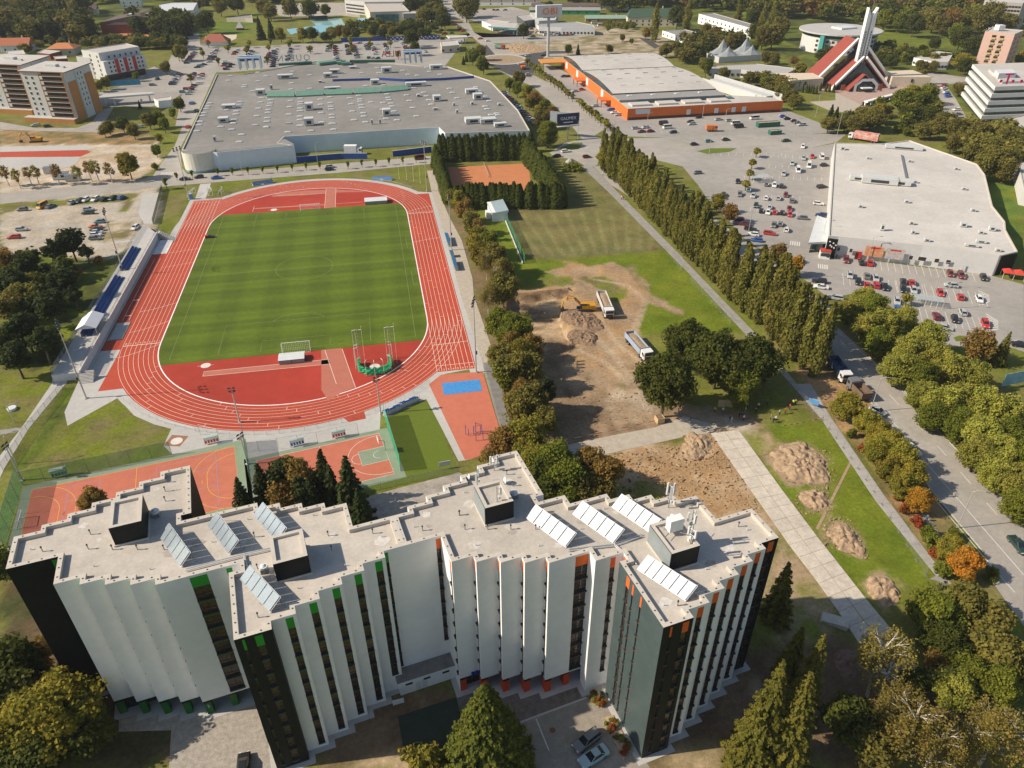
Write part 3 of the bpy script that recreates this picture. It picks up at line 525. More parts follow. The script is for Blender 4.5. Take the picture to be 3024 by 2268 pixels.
 # ---- grandstand on the left
stand=thing('concrete_grandstand','long concrete spectator platform with white retaining wall beside the left straight','grandstand',(-55.8,-6,0))
CW=M('concrete_wall_white',(0.62,0.61,0.60),0.85,0.04,0.5,big=0.06)
MB().prism([(-3.3,-51.5),(3.3,-51.5),(3.3,41),(-3.3,51.5)],0,2.0,CW,top=CONC).build('platform',stand)
MB().box((3.45,-5.2,0),(0.3,92.6,2.6),CW).build('retaining_wall',stand)
MB().box((3.9,-5.2,0),(0.5,92,0.35),CONC).build('wall_footing',stand)
MB().box((-2.6,0,2.0),(1.0,60,0.10),CONC).build('upper_walkway',stand)
for i in range(9):
 MB().box((3.3+0.9*0+1.6,-52.6+0.32*i-1.0,0),(3.4,0.34,2.0*(i+1)/9),CONC).build('step',stand)
for i in range(10):
 MB().box((0.6+0.62*i+3.2,42.2-0.35*i,0),(0.62,2.6,2.0*(1-i/10)),CONC).build('step',stand)
def seat_block(label,x,y0,y1,z,rows=3,mat=BLUE,dx=0.95):
 t=thing('seat_block',label,'seating',(x,(y0+y1)/2,z),0,'seat rows on the concrete platform')
 L_=(y1-y0);n=int(L_/0.55)
 for r_ in range(rows):
  fr=MB();fr.box((-r_*dx,0,0),(0.55,L_,0.12+0.42*r_),GREYM);fr.build('bench_frame',t)
  m=MB()
  for i in range(n):
   yy_=-L_/2+0.3+i*L_/n
   m.box((-r_*dx,yy_,0.14+0.42*r_),(0.46,0.46,0.07),mat);m.box((-r_*dx-0.24,yy_,0.14+0.42*r_),(0.06,0.46,0.40),mat)
  m.build('seat_row',t)
 return t
a_,b_=G(*cA(600,1290),2.0),G(*cA(700,1010),2.0)
seat_block('three rows of blue plastic seats nearest the far stairs of the platform',-55.2,a_.y,b_.y,2.0)
a_,b_=G(*t01(640,800),2.0),G(*t01(800,555),2.0)
seat_block('middle block of blue plastic seats on the platform, beside the white tent',-55.0,a_.y+0.5,b_.y,2.0)
a_=G(*t01(580,920),2.0);seat_block('short block of blue seats sheltered under the white tent roof',-55.0,a_.y-1.5,a_.y+4.5,2.0)
tn=G(*t01(590,900),2.0);tt=thing('tent_shelter','white pitched tent roof over seats on the spectator platform','shelter',(-55.6,tn.y+1.3,2.0))
for sx in(-2.3,2.3):
 for sy in(-3.8,3.8):MB().tube([(sx,sy,0),(sx,sy,2.3)],0.06,0.06,WHT).build('leg',tt)
TENT=M('tent_white',(0.80,0.80,0.81),0.7,0.02)
for s in(-1,1):
 m=MB();m.add([(s*2.7,-4.2,2.2),(s*2.7,4.2,2.2),(0,4.2,3.5),(0,-4.2,3.5)],[(0,1,2,3)if s>0 else(3,2,1,0)],TENT);m.build('roof_panel',tt)
m=MB();m.add([(-2.7,-4.2,2.2),(2.7,-4.2,2.2),(0,-4.2,3.5)],[(0,1,2)],TENT);m.build('gable',tt);m=MB();m.add([(-2.7,4.2,2.2),(2.7,4.2,2.2),(0,4.2,3.5)],[(2,1,0)],TENT);m.build('gable',tt)
FM=M('fence_mesh',(0.30,0.31,0.31),0.7,0.05,alpha=0.30);FMG=M('fence_mesh_green',(0.03,0.26,0.14),0.8,0.08,1.2,alpha=0.45);FMGD=M('fence_mesh_green_dense',(0.03,0.48,0.28),0.85,0.10,1.2,alpha=0.55)
def fence(name,label,pts,h,mesh=FM,step=2.5,post=GREYM,z=0.0,r=0.035,group=None,cat='fence',rail=True):
 pts=[Vector((p[0],p[1],z))for p in pts];c=pts[0]
 t=thing(name,label,cat,c,0,group)
 pm_=MB();pm_.tube([(0,0,0),(0,0,h)],r,r,post,5);pme=pm_.mesh('post')
 for a,b in zip(pts[:-1],pts[1:]):
  L_=(b-a).length;n=max(1,round(L_/step));ang=math.atan2(b.y-a.y,b.x-a.x)
  for i in range(n+1):
   if i==n and b is not pts[-1]:continue
   link('post',pme,t,a+(b-a)*(i/n)-c)
  for i in range(n):
   p,q=a+(b-a)*(i/n)-c,a+(b-a)*((i+1)/n)-c
   mm=MB();mm.quad(p+Vector((0,0,0.05)),q+Vector((0,0,0.05)),q+Vector((0,0,h-0.03)),p+Vector((0,0,h-0.03)),mesh)
   if rail:mm.tube([p+Vector((0,0,h-0.03)),q+Vector((0,0,h-0.03))],0.02,0.02,post,4,False)
   mm.build('mesh_panel',t)
 return t
fence('wire_fence','thin grey wire fence along the back of the spectator platform',[(-59.0,-57),(-59.0,45)],1.6,step=4.5,z=2.0)
fence('wire_fence','grey railing fence along the top of the retaining wall of the platform',[(-52.3,-56),(-52.3,40)],1.0,step=4.5,z=2.6)
rl_=[(49.0*math.cos(a),HS+49.0*math.sin(a))for a in[math.radians(35+11*i)for i in range(11)]]
fence('handrail','low pale railing following the far bend of the running track',rl_,1.0,mesh=M('fence_clear',(0.5,0.5,0.5),0.8,alpha=0.06),step=3,r=0.03)
rl_=[(48.2*math.cos(a),-HS+48.2*math.sin(a))for a in[math.radians(-145+10*i)for i in range(11)]]
fence('handrail','low pale railing following the near bend of the running track',rl_,1.0,mesh=MATS['fence_clear'],step=3,r=0.03)
def bleacher(label,c,rz,L_=7.0,rows=3,mat=BLUE):
 t=thing('bleacher',label,'seating',(c[0],c[1],0.03),rz)
 MB().box((0,0.9*rows/2*0.8,0),(L_,0.8*rows,0.08),GREYM).build('base_frame',t)
 for r_ in range(rows):
  MB().box((0,0.75*r_,0.08),(L_,0.5,0.2+0.38*r_),PANEL).build('tier',t)
  m=MB();n=int(L_/0.55)
  for i in range(n):
   if n//2-1<=i<=n//2 and r_==0:continue
   x=-L_/2+0.3+i*L_/n;m.box((x,0.75*r_,0.3+0.38*r_),(0.42,0.40,0.07),mat);m.box((x,0.75*r_+0.22,0.3+0.38*r_),(0.42,0.06,0.36),mat)
  m.build('seat_row',t)
 for x in(-L_/2,L_/2):MB().tube([(x,-0.3,0),(x,0.75*rows,0.4*rows),(x,0.75*rows,0.4*rows+0.9)],0.03,0.03,GREYM,4).build('side_rail',t)
def gp2(uv):p=G(*uv);return(p.x,p.y)
bleacher('dark blue bleacher seats left of the far bend behind the track',gp2(cE(650,185)),math.radians(17),8.5,3,BLUE)
bleacher('pale blue bleacher seats right of the far bend behind the track',gp2(cC(530,130)),math.radians(-12),8.5,3,BLUELT)
bleacher('dark blue bleacher with white frames beside the near bend and the small lawn',gp2(cD(640,1430)),math.radians(28+180),4.6,3,BLUE)
bleacher('right half of the dark blue bleacher pair by the small lawn near the near bend',gp2(cD(850,1330)),math.radians(28+180),4.6,3,BLUE)
def dugout(label,c,L_,rz=-math.pi/2,mat=None):
 t=thing('team_shelter',label,'shelter',(c[0],c[1],0.03),rz);mat=mat or M('shelter_blue',(0.03,0.17,0.36),0.35,0.08,0.8)
 m=MB();pr=[(0.9,0),(0.95,1.2),(0.6,1.9),(-0.5,2.1)]
 V=[(x,a,b)for x in(-L_/2,L_/2)for a,b in pr];m.add(V,[(i,i+1,i+5,i+4)for i in range(3)],mat);m.build('shell',t)
 for x in(-L_/2,L_/2):
  mm=MB();mm.add([(x,a,b)for a,b in pr]+[(x,0.1,0)],[(0,1,2,3,4)],M('shelter_side',(0.25,0.45,0.60),0.3,0.04));mm.build('side_panel',t)
 m=MB();m.box((0,0.5,0.35),(L_-0.3,0.45,0.06),BLUELT);m.box((0,0.72,0.45),(L_-0.3,0.05,0.5),BLUELT);m.build('bench',t)
 m=MB();[m.tube([(x,0.3,0),(x,0.3,0.4)],0.03,0.03,GREYM,4)for x in(-L_/2+0.4,0,L_/2-0.4)];m.build('bench_legs',t)
dugout('long blue team shelter on the right straight, the farther of two',gp2(cC(1375,930)),8.0)
dugout('small blue shelter between the two long team shelters',gp2(cC(1425,1115)),2.0)
dugout('long blue team shelter on the right straight, the nearer of two',gp2(cC(1465,1245)),7.0)
# ---- floodlight masts
def mast(label,base,h=20.0,z=0.0,rz=0.0,lamps=6,cab=True,arm=1.6,lit=None):
 t=thing('floodlight_mast',label,'floodlight',(base[0],base[1],z),rz)
 MB().tube([(0,0,0),(0,0,h)],0.20,0.10,M('galvanised',(0.50,0.50,0.49),0.5,0.04,metal=0.3),8).build('pole',t)
 MB().box((0,0,0),(0.7,0.7,0.25),CONC).build('footing',t)
 MB().box((0,0,h-0.1),(arm*2,0.12,0.12),GREYM).build('cross_arm',t)
 for i in range(lamps):
  x=-arm+arm*2*(i%max(1,lamps//2))/max(1,lamps//2-1);dz=0.1 if i<lamps//2 else 0.9
  m=MB();m.box((x,0.28,h+dz),(0.55,0.25,0.62),DARKM,rx=0.7);m.box((x,0.40,h+dz+0.02),(0.48,0.04,0.54),PANEL,rx=0.7);m.build('lamp_head',t)
 MB().box((0,0,h),(0.10,0.10,1.1),GREYM).build('upper_post',t)
 if cab:MB().box((0,-0.3,5.5),(0.5,0.35,0.8),DARKM).build('loudspeaker',t)
mast('tall floodlight mast by the near left corner of the track',(-48.9,-66.9),19.8,rz=-1.2)
mast('tall floodlight mast in the middle of the concrete platform between the seat rows',(-52.9+0.5,7.5)if False else gp2((lambda q:q)(cA(505,1350))),18.6,z=2.0,rz=-1.4)
mast('tall floodlight mast on the right straight beside the team shelters',(49.1,4.8),18.2,rz=1.5)
mast('tall floodlight mast at the near right corner of the track with loudspeakers',(46.3,-73.4),19.6,rz=1.3)
mast('slender floodlight mast at the far right corner of the lawn by the footpath',gp2(cC(1110,265)),19.0,rz=2.0)
mast('slender floodlight mast at the far left corner beside the blue toilet cabin',gp2(cA(1350,375)),19.5,rz=-2.2)
for i,(uv,h,lb)in enumerate(((t02(1555,250),8.5,'short court floodlight on the near bend above the green net'),(t12(255,190),9.0,'short court floodlight beside the near bleacher'),(t02(1605,520),7.0,'short court floodlight between the two courts'),(t02(145,625),8.5,'short court floodlight at the left corner of the handball court'))):
 mast(lb,gp2(uv),h,rz=0.4*i,lamps=4,cab=False,arm=0.5)
fl=[(750,100),(848,118),(938,138),(1023,162)]
for i,(x,y)in enumerate(fl):
 p=G(*cC(x,y));t=thing('flagpole','bare white flagpole on the far lawn, %s from the left of four'%ORD[i],'flagpole',(p.x,p.y,0),0,'row of flagpoles')
 MB().tube([(0,0,0),(0,0,9)],0.07,0.04,WHT).build('pole',t);MB().tube([(0,0,9),(0,0,9.15)],0.09,0.05,WHT,8).build('finial',t);MB().box((0,0,0),(0.5,0.5,0.12),CONC).build('footing',t)
p=G(*cA(1380,370));t=thing('toilet_cabin','blue portable toilet cabin by the far left corner of the track','toilet cabin',(p.x,p.y,0.03),0.2)
MB().box((0,0,0.1),(1.1,1.1,2.1),M('cabin_blue',(0.04,0.25,0.55),0.5,0.05)).build('cabin',t);MB().box((0,-0.57,0.2),(0.8,0.05,1.85),BLUELT).build('door',t)
m=MB();m.prism([(-0.6,-0.6),(0.6,-0.6),(0.6,0.6),(-0.6,0.6)],2.2,2.3,WHT);m.prism([(-0.4,-0.4),(0.4,-0.4),(0.4,0.4),(-0.4,0.4)],2.3,2.42,WHT);m.build('roof',t)
p=G(*cA(1600,870));t=thing('ride_on_mower','red ride-on mower at the left edge of the pitch','mower',(p.x,p.y,0.06),0.1)
MB().box((-0.6,0,0.4),(1.1,0.9,0.6),REDP).build('bonnet',t);MB().box((0.35,0,0.35),(0.9,0.9,0.35),DARKM).build('chassis',t);MB().box((0.4,0,0.7),(0.5,0.5,0.1),DARKM).build('seat',t);MB().box((0.65,0,0.8),(0.1,0.5,0.5),DARKM).build('seat_back',t)
MB().box((1.4,0,0.2),(1.0,1.5,0.4),DARKM).build('mowing_deck',t);MB().tube([(-0.1,0,0.8),(0.1,0,1.15)],0.03,0.03,DARKM).build('steering_column',t)
for x,r_ in((-0.8,0.3),(0.5,0.4)):
 for s in(-1,1):MB().tube([(x,s*0.45,r_),(x,s*0.65,r_)],r_,r_,DARKM,10).build('wheel',t)
 #  courts, training ground
E10=Vector((math.cos(math.radians(10.2)),math.sin(math.radians(10.2))));N10=Vector((-E10.y,E10.x))
H0=Vector((-50.35,-100.4))
def hb(a,b):q=H0+E10*a-N10*b;return(q.x,q.y)
court=sheet('handball_court',[hb(-1.9,-2.0),hb(42.6,-2.0),hb(42.6,22),hb(-1.9,22)],0.034,CGRN)
def cc(pts,mat,z=0.04,nm='court_surface',par=None,f=hb):q=ccw([f(*p)for p in pts]);return MB().poly([(x,y,z)for x,y in q],mat).build(nm,par or court)
def cl(pts,mat,wd=0.09,z=0.046,par=None,f=hb,closed=False):return MB().strip([f(*p)for p in pts],wd,z,mat,closed).build('court_line',par or court)
cc([(0,0),(40,0),(40,20),(0,20)],SALM)
cl([(0,0),(40,0),(40,20),(0,20)],YEL,closed=True);cl([(20,0),(20,20)],YEL)
for s,x0 in((1,0),(-1,40)):
 for r_,dash in((6,False),(9,True)):
  pts=[(x0+s*r_*math.cos(a),8.5+r_*math.sin(a))for a in[-math.pi/2+math.pi/2*i/10 for i in range(11)]]+[(x0+s*r_*math.cos(a),11.5+r_*math.sin(a))for a in[math.pi/2*i/10 for i in range(11)]]
  cl(pts,YEL)
 cl([(x0+s*7,9.5),(x0+s*7,10.5)],YEL)
for x in(7,13,24,36):cl([(x,1.5),(x,18.5)],BLUEL)
for x0,x1 in((7,13),(24,36)):
 for y in(1.5,6,12,18.5):cl([(x0,y),(x1,y)],BLUEL)
B0=G(*t12(245,320));B0=Vector((B0.x,B0.y))
def bb(a,b):q=B0-E10*a-N10*b;return(q.x,q.y)
bcourt=sheet('basketball_court',[bb(-2.2,-1.4),bb(29.5,-1.4),bb(29.5,17),bb(-2.2,17)],0.034,CGRN)
bc=lambda pts,mat,z=0.04:cc(pts,mat,z,par=bcourt,f=bb)
bl=lambda pts,closed=False:cl(pts,LINE,0.10,par=bcourt,f=bb,closed=closed)
bc([(0,0),(27,0),(27,15),(0,15)],SALM);bl([(0,0),(27,0),(27,15),(0,15)],True);bl([(13.5,0),(13.5,15)])
bc([(0,5),(5.8,5),(5.8,10),(0,10)],CGRN,0.043);bl([(0,5),(5.8,5),(5.8,10),(0,10)])
bl([(6.75*math.sin(a)+1.575,7.5-6.75*math.cos(a))for a in[math.pi*i/20 for i in range(21)]]);bl([(0,0.75),(1.6,0.75)]);bl([(0,14.25),(1.6,14.25)])
bl([(5.8+1.8*math.sin(a),7.5-1.8*math.cos(a))for a in[math.pi*i/12 for i in range(13)]]);bl([(1.6+1.25*math.sin(a),7.5-1.25*math.cos(a))for a in[math.pi*i/10 for i in range(11)]])
bl([(27,5),(21.2,5),(21.2,10),(27,10)])
def hoop(label,uv,rz):
 p=G(*uv);t=thing('basketball_hoop',label,'basketball hoop',(p.x,p.y,0.04),rz)
 MB().tube([(0,0,0),(0,0,2.6),(1.3,0,3.1)],0.09,0.07,GREYM).build('post',t);MB().box((1.35,0,2.75),(0.06,1.8,1.1),WHT).build('backboard',t)
 MB().tube([(1.75+0.23*math.cos(a),0.23*math.sin(a),3.0)for a in[2*math.pi*i/12 for i in range(13)]],0.02,0.02,REDP,4,False).build('rim',t)
hoop('basketball hoop with white backboard at the right end of the basketball court',bb(-1.0,7.5)and t12(285,430),math.radians(190))
g_=goal('handball_goal','red and white handball goal at the left end of the handball court',(*hb(-0.1,10),0.05),math.radians(100.2),3,2,1.0)
train=sheet('training_ground',[G(*q)for q in(cD(1135,1110),cD(1295,985),cD(1830,945),cD(2040,1659),t12(1030,300),t12(960,440),t12(835,490),t12(800,490))],0.030,SALM)
bm=thing('blue_sports_mat','large bright blue rectangle of rubber flooring on the salmon training ground','mat',(41.85,-79.4,0.035))
MB().box((0,0,0),(9.5,5.2,0.03),M('blue_rubber',(0.06,0.27,0.62),0.9,0.10,1.2)).build('rubber_surface',bm)
sheet('lawn',[G(*q)for q in(cD(590,1540),cD(1110,1320),cD(1280,1659),t12(750,555),t12(395,570),t12(280,200))],0.020,M('lawn_turf',(0.105,0.152,0.010),0.9,0.16,0.8,col2=(0.125,0.158,0.018)))
sheet('lawn_strip',[G(*q)for q in(t12(120,640),t12(395,575),t12(750,560),t12(770,565),t12(140,710))],0.021,MATS['lawn_turf'])
p=G(*t12(860,350));t=thing('pull_up_frame','purple and blue pull-up bar frame on the salmon training ground','exercise frame',(p.x,p.y,0.04),math.radians(5))
PUR=M('frame_purple',(0.10,0.07,0.26),0.5,0.05)
for i,(x,y,h)in enumerate(((-1.5,1.8,2.6),(-1.0,1.0,2.0),(0.2,-1.2,2.4),(0.2,1.2,2.4),(1.8,-1.2,2.4),(1.8,1.2,2.4),(0.9,2.0,2.8),(2.2,1.6,2.2))):
 MB().tube([(x,y,0),(x,y,h)],0.07,0.07,PUR,6).build('post',t)
for a,b in(((0.2,-1.2,2.3),(1.8,-1.2,2.3)),((0.2,1.2,2.3),(1.8,1.2,2.3)),((0.2,-1.2,2.3),(0.2,1.2,2.3)),((1.8,-1.2,2.3),(1.8,1.2,2.3)),((-1.5,1.8,2.0),(-1.0,1.0,1.9)),((0.9,2.0,2.5),(2.2,1.6,2.1))):MB().tube([a,b],0.045,0.045,PUR,5).build('bar',t)
def F2(*uv):return[gp2(q)for q in uv]
fence('court_fence','see-through green mesh fence between the handball court and the dry lawn',F2(t02(150,655),t02(1115,455)),3.6,FMG,4.2,r=0.05)
fence('court_fence','see-through green mesh fence on the left end of the handball court',F2(t02(150,655),t02(30,1060)),5.0,FMGD,4.2,r=0.05)
fence('court_fence','bright green net fence between handball and basketball courts',F2(t02(1590,380),t02(1640,690)),5.0,FMGD,3.5,r=0.05)
fence('court_fence','bright green net fence at the right end of the basketball court',F2(t12(280,215),t12(385,565)),4.2,FMGD,3.5,r=0.05)
fence('wire_fence','thin wire fence between the near bend paving and the basketball court',F2(t02(1300,330),t02(1420,360)),3.0,MATS['fence_clear'],3.5)
fence('wire_fence','thin wire fence along the paving above the basketball court',F2(t02(1680,440),t02(2060,380),t12(110,320)),3.0,MATS['fence_clear'],4.2)
fence('wire_fence','dark wire fence along the lawn strip behind the dormitory',F2(t12(150,700),t12(765,570)),1.8,FM,3.6)
fence('wire_fence','pale wire fence on the right edge of the salmon training ground',F2(cD(1835,840),cD(2050,1659),t12(1035,310)),2.0,FM,2.5)
fence('wire_fence','wire fence beside the concrete path at the lower left',F2(t02(410,30),t02(180,310),t02(20,560)),2.0,FM,3.0)
fence('wire_fence','wire fence on the embankment left of the concrete stairs',F2(t01(340,1190),t01(520,900)),2.0,FM,3.0)
fence('green_fence','dark green slatted fence beside the driveway left of the far lawn',F2(cA(1000,240),cA(880,700)),2.2,M('fence_slat_green',(0.035,0.06,0.035),0.8,0.1,alpha=0.75),2.5)
def seat_shelter(label,uv,rz,mat):
 p=G(*uv);t=thing('substitute_bench',label,'bench',(p.x,p.y,0.04),rz)
 for i in range(5):
  m=MB();m.box((-1.2+0.6*i,0,0.4),(0.45,0.42,0.06),mat);m.box((-1.2+0.6*i,0.22,0.4),(0.45,0.06,0.42),mat);m.build('seat',t)
 MB().box((0,0,0.3),(3.0,0.08,0.08),GREYM).build('beam',t)
 for x in(-1.5,1.5):MB().tube([(x,-0.1,0),(x,0.35,0),(x,0.35,1.9),(x,-0.3,2.1)],0.03,0.03,GREYM,5).build('side_frame',t)
 MB().box((0,0.05,2.05),(3.2,0.9,0.05),M('shelter_clear',(0.55,0.65,0.62),0.2,0.03,alpha=0.5),rx=0.12).build('roof',t)
 MB().box((0,0.36,0.6),(3.0,0.03,1.3),MATS['shelter_clear']).build('back_panel',t)
seat_shelter('bench with five blue seats on the grass strip by the handball court',t02(390,600),math.radians(13),BLUE)
seat_shelter('bench with five red seats above the handball court',t02(1375,385),math.radians(12),REDP)
seat_shelter('bench with five blue seats above the basketball court',t02(1930,400),math.radians(12),BLUE)
seat_shelter('bench with five red seats above the basketball court',t02(2200,345),math.radians(12),REDP)
p=G(*t02(1145,370));q=ccw([G(*t02(*c))for c in((1060,400),(1115,330),(1222,338),(1165,405))])
so=sheet('throwing_sector',q,0.026,M('brown_rubber',(0.30,0.15,0.09),0.9,0.05));MB().disc((p.x,p.y),1.3,0.034,MATS['circle_concrete']).build('throwing_circle',so)
#  the saw-tooth dormitory: a green-accent and an orange-accent block
DO,DA,DH=(24,-155,0),math.radians(10.2),28.8
DARKC=M('dark_cladding',(0.010,0.013,0.014),0.55,0.10,0.5,spec=0.15);DARKC_SUNLIT=M('dark_cladding_sunlit',(0.062,0.088,0.090),0.45,0.07,0.35)  # second tone: the same dark panels with sunlight put into the colour
ROOFM=M('roof_membrane',(0.49,0.445,0.39),0.85,0.06,0.35,big=0.12);PARA=M('parapet_cap',(0.535,0.49,0.43),0.8,0.04,0.5)
GRNA=M('accent_green',(0.02,0.30,0.025),0.6,0.04);ORGA=M('accent_orange',(0.72,0.13,0.02),0.6,0.04);REDO=M('pier_red',(0.62,0.06,0.012),0.6,0.05)
WGL=M('window_glass',(0.018,0.019,0.019),0.10,0.5,0.45,spec=0.4,col2=(0.075,0.042,0.028));FRAMED=M('window_frame_dark',(0.03,0.033,0.035),0.5,0.05)
GB=[(-49.6,11.0),(-49.6,17.25),(-46.3,17.25),(-46.3,18.4),(-43.15,18.4),(-43.15,19.6),(-40.1,19.6),(-40.1,20.85),(-36.95,20.85),(-36.95,22.05),(-33.85,22.05),(-33.85,23.35),(-30.9,23.35),(-30.9,24.7),(-26.6,24.7),(-26.6,13.45),(-28.0,13.45),(-28.0,12.25),(-17.6,12.25),(-17.6,11.05),(-14.55,11.05),(-14.55,9.88),(-11.55,9.88),(-11.55,8.73),(-8.47,8.73),(-8.47,7.55),(-5.48,7.55),(-5.48,2.53),(0.25,2.53),(0.25,-3.68),(-2.5,-3.68),(-2.5,-4.85),(-5.57,-4.85),(-5.57,-6.1),(-8.65,-6.1),(-8.65,-7.38),(-11.73,-7.38),(-11.73,-8.7),(-14.82,-8.7),(-14.82,-9.98),(-17.82,-9.98),(-17.82,-11.3),(-22.22,-11.3),(-22.22,-0.15),(-20.8,-0.15),(-20.8,1.1),(-31.15,1.1),(-31.15,2.25),(-34.15,2.25),(-34.15,3.45),(-37.2,3.45),(-37.2,4.65),(-40.25,4.65),(-40.25,5.9),(-43.4,5.9),(-43.4,11.0)]
OB=[(0.25,-3.68),(0.25,2.53),(2.6,2.53),(2.6,3.6),(5.68,3.6),(5.68,4.85),(8.65,4.85),(8.65,6.1),(11.75,6.1),(11.75,7.35),(14.9,7.35),(14.9,8.6),(17.75,8.6),(17.75,9.88),(21.95,9.88),(21.95,-1.1),(20.65,-1.1),(20.65,-2.3),(24.8,-2.3),(24.8,-4.25),(30.7,-4.25),(30.7,-5.55),(33.7,-5.55),(33.7,-6.8),(36.7,-6.8),(36.7,-8.05),(39.7,-8.05),(39.7,-9.3),(42.7,-9.3),(42.7,-14.5),(48.7,-14.5),(48.7,-20.65),(45.8,-20.65),(45.8,-21.7),(42.8,-21.7),(42.8,-22.93),(39.73,-22.93),(39.73,-24.2),(36.7,-24.2),(36.7,-25.45),(33.64,-25.45),(33.64,-26.7),(30.55,-26.7),(30.55,-27.97),(26.3,-27.97),(26.3,-16.7),(27.55,-16.7),(27.55,-15.45),(23.4,-15.45),(23.4,-13.6),(17.5,-13.6),(17.5,-12.45),(14.5,-12.45),(14.5,-11.27),(11.53,-11.27),(11.53,-10.0),(8.55,-10.0),(8.55,-8.77),(5.5,-8.77),(5.5,-3.68)]
FLH,ZT=2.85,26.45
NOTCH={(-22.22,-0.15):None,(-20.8,-0.15):None,(-20.8,1.1):(-22.22,1.1),(26.3,-16.7):None,(27.55,-16.7):None,(27.55,-15.45):(26.3,-15.45),(-26.6,13.45):None,(-28.0,13.45):None,(-28.0,12.25):(-26.6,12.25),(21.95,-1.1):None,(20.65,-1.1):None,(20.65,-2.3):(21.95,-2.3)}
def dorm(name,label,outline,accent,cols,dark,grey,raised,cat='building'):  # grey: keys of the dark walls that take the painted sunlit tone
 """cols: {(x,y) edge start in ccw order: [(s0,s1,floors)]}; raised: edges whose wall starts above an open ground floor"""
 t=thing(name,label,cat,DO,DA);P=ccw(outline);n=len(P)
 walls={'wall':MB(),'dark_wall':MB(),'sunlit_dark_wall':MB(),'reveal':MB()}
 for i in range(n):
  a,b=Vector((*P[i],0)),Vector((*P[(i+1)%n],0));e=b-a;L_=e.length;e.normalize();nrm=Vector((e.y,-e.x,0))
  key=(round(a.x,2),round(a.y,2));k='dark_wall' if key in dark else 'sunlit_dark_wall' if key in grey else 'wall'
  mat={'wall':WHITE,'dark_wall':DARKC,'sunlit_dark_wall':DARKC_SUNLIT}[k]
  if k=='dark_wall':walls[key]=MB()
  mb=walls[key if k=='dark_wall' else k]
  zb=3.25 if key in raised else 0.0
  def q(s0,s1,z0,z1,m_=mat,d=0.0,w_=None):
   o=nrm*d;(w_ or mb).quad(a+e*(s0*L_)+o+Vector((0,0,z0)),a+e*(s1*L_)+o+Vector((0,0,z0)),a+e*(s1*L_)+o+Vector((0,0,z1)),a+e*(s0*L_)+o+Vector((0,0,z1)),m_)
  cur=0.0
  for s0,s1,fl in sorted(cols.get(key,[])):
   zl=ZT-FLH*fl
   q(cur,s0,zb,DH);q(s0,s1,zb,zl)if zl>zb else None;q(s0,s1,28.35,DH)
   rv=walls['reveal'];dp_=-0.28
   q(s0,s1,zl,28.35,DARKC,dp_,rv)
   for s in(s0,s1):rv.quad(a+e*(s*L_)+Vector((0,0,zl)),a+e*(s*L_)+nrm*dp_+Vector((0,0,zl)),a+e*(s*L_)+nrm*dp_+Vector((0,0,28.35)),a+e*(s*L_)+Vector((0,0,28.35)),mat)
   wd=(s1-s0)*L_;ang=math.atan2(e.y,e.x);mid=a+e*((s0+s1)/2*L_)
   m=MB();m.box((0,-0.06,0),(wd,0.14,28.35-ZT+0.02),accent);link('accent_panel',m.mesh('accent_panel'),t,mid+Vector((0,0,ZT+0.02))-nrm*0.12,ang)
   hgt=2.28;fm=MB();fw=0.07
   for x in(-wd/2+fw/2,wd/2-fw/2):fm.box((x,0,0),(fw,0.10,hgt),FRAMED)
   for z in(0,hgt*0.36,hgt-fw):fm.box((0,0,z),(wd-2*fw,0.09,fw),FRAMED)
   nm=1 if wd>1.2 else 0
   if nm:fm.box((0,0,0),(fw,0.095,hgt),FRAMED)
   fm=fm.mesh('window');gl=MB();gl.box((0,0.02,0.03),(wd-0.06,0.03,hgt-0.06),WGL);gl=gl.mesh('pane')
   sl=MB();sl.box((0,-0.16,-0.30),(wd,0.42,0.28),FRAMED);sl.box((0,-0.02,-0.34),(wd,0.14,0.04),accent);sl=sl.mesh('sill')
   ac=MB();ac.box((0,-0.05,-0.02),(wd,0.30,0.10),accent);ac=ac.mesh('accent_strip')
   for f in range(fl):
    z=ZT-FLH*(f+1)+0.42
    wv=link('window',fm,t,mid+Vector((0,0,z))-nrm*0.17,ang);link('pane',gl,wv);link('sill',sl,wv)
    link('accent_strip',ac,wv,(0,0,hgt+0.03))if f else None
   cur=s1
  q(cur,1.0,zb,DH)
 for k,mb in walls.items():
  if mb.f:mb.build(k if isinstance(k,str)else 'dark_wall',t)
 sheet('dormitory_apron',[(Matrix.Rotation(DA,3,'Z')@Vector((x,y,0))+Vector(DO))[:2]for x,y in inset([NOTCH.get(q_,q_)for q_ in P if NOTCH.get(q_,q_)],-0.85)],0.048 if accent is GRNA else 0.053,CONC)
 inn=inset(P,0.62);m=MB();m.poly([(x,y,DH-0.62)for x,y in inn],ROOFM);m.build('roof',t)
 m=MB()
 for i in range(n):
  j=(i+1)%n;o0,o1,i0,i1=P[i],P[j],inn[i],inn[j]
  m.quad((*o0,DH),(*o1,DH),(*i1,DH),(*i0,DH),PARA);m.quad((*i1,DH-0.62),(*i0,DH-0.62),(*i0,DH),(*i1,DH),PARA)
 m.build('parapet',t);fx=MB();mid=inset(P,0.31);st=MB();rs=random.Random(n)
 for i in range(n):
  a,b=Vector((*mid[i],DH)),Vector((*mid[(i+1)%n],DH));c_=max(1,int((b-a).length/1.5))
  for j in range(c_):fx.box(a+(b-a)*((j+0.5)/c_),(0.16,0.16,0.06),DARKM)
 tag(fx.build('parapet_fixings',t),kind='stuff')
 inn2=inset(P,1.6);bx_=[p[0]for p in P];by_=[p[1]for p in P];k_=0
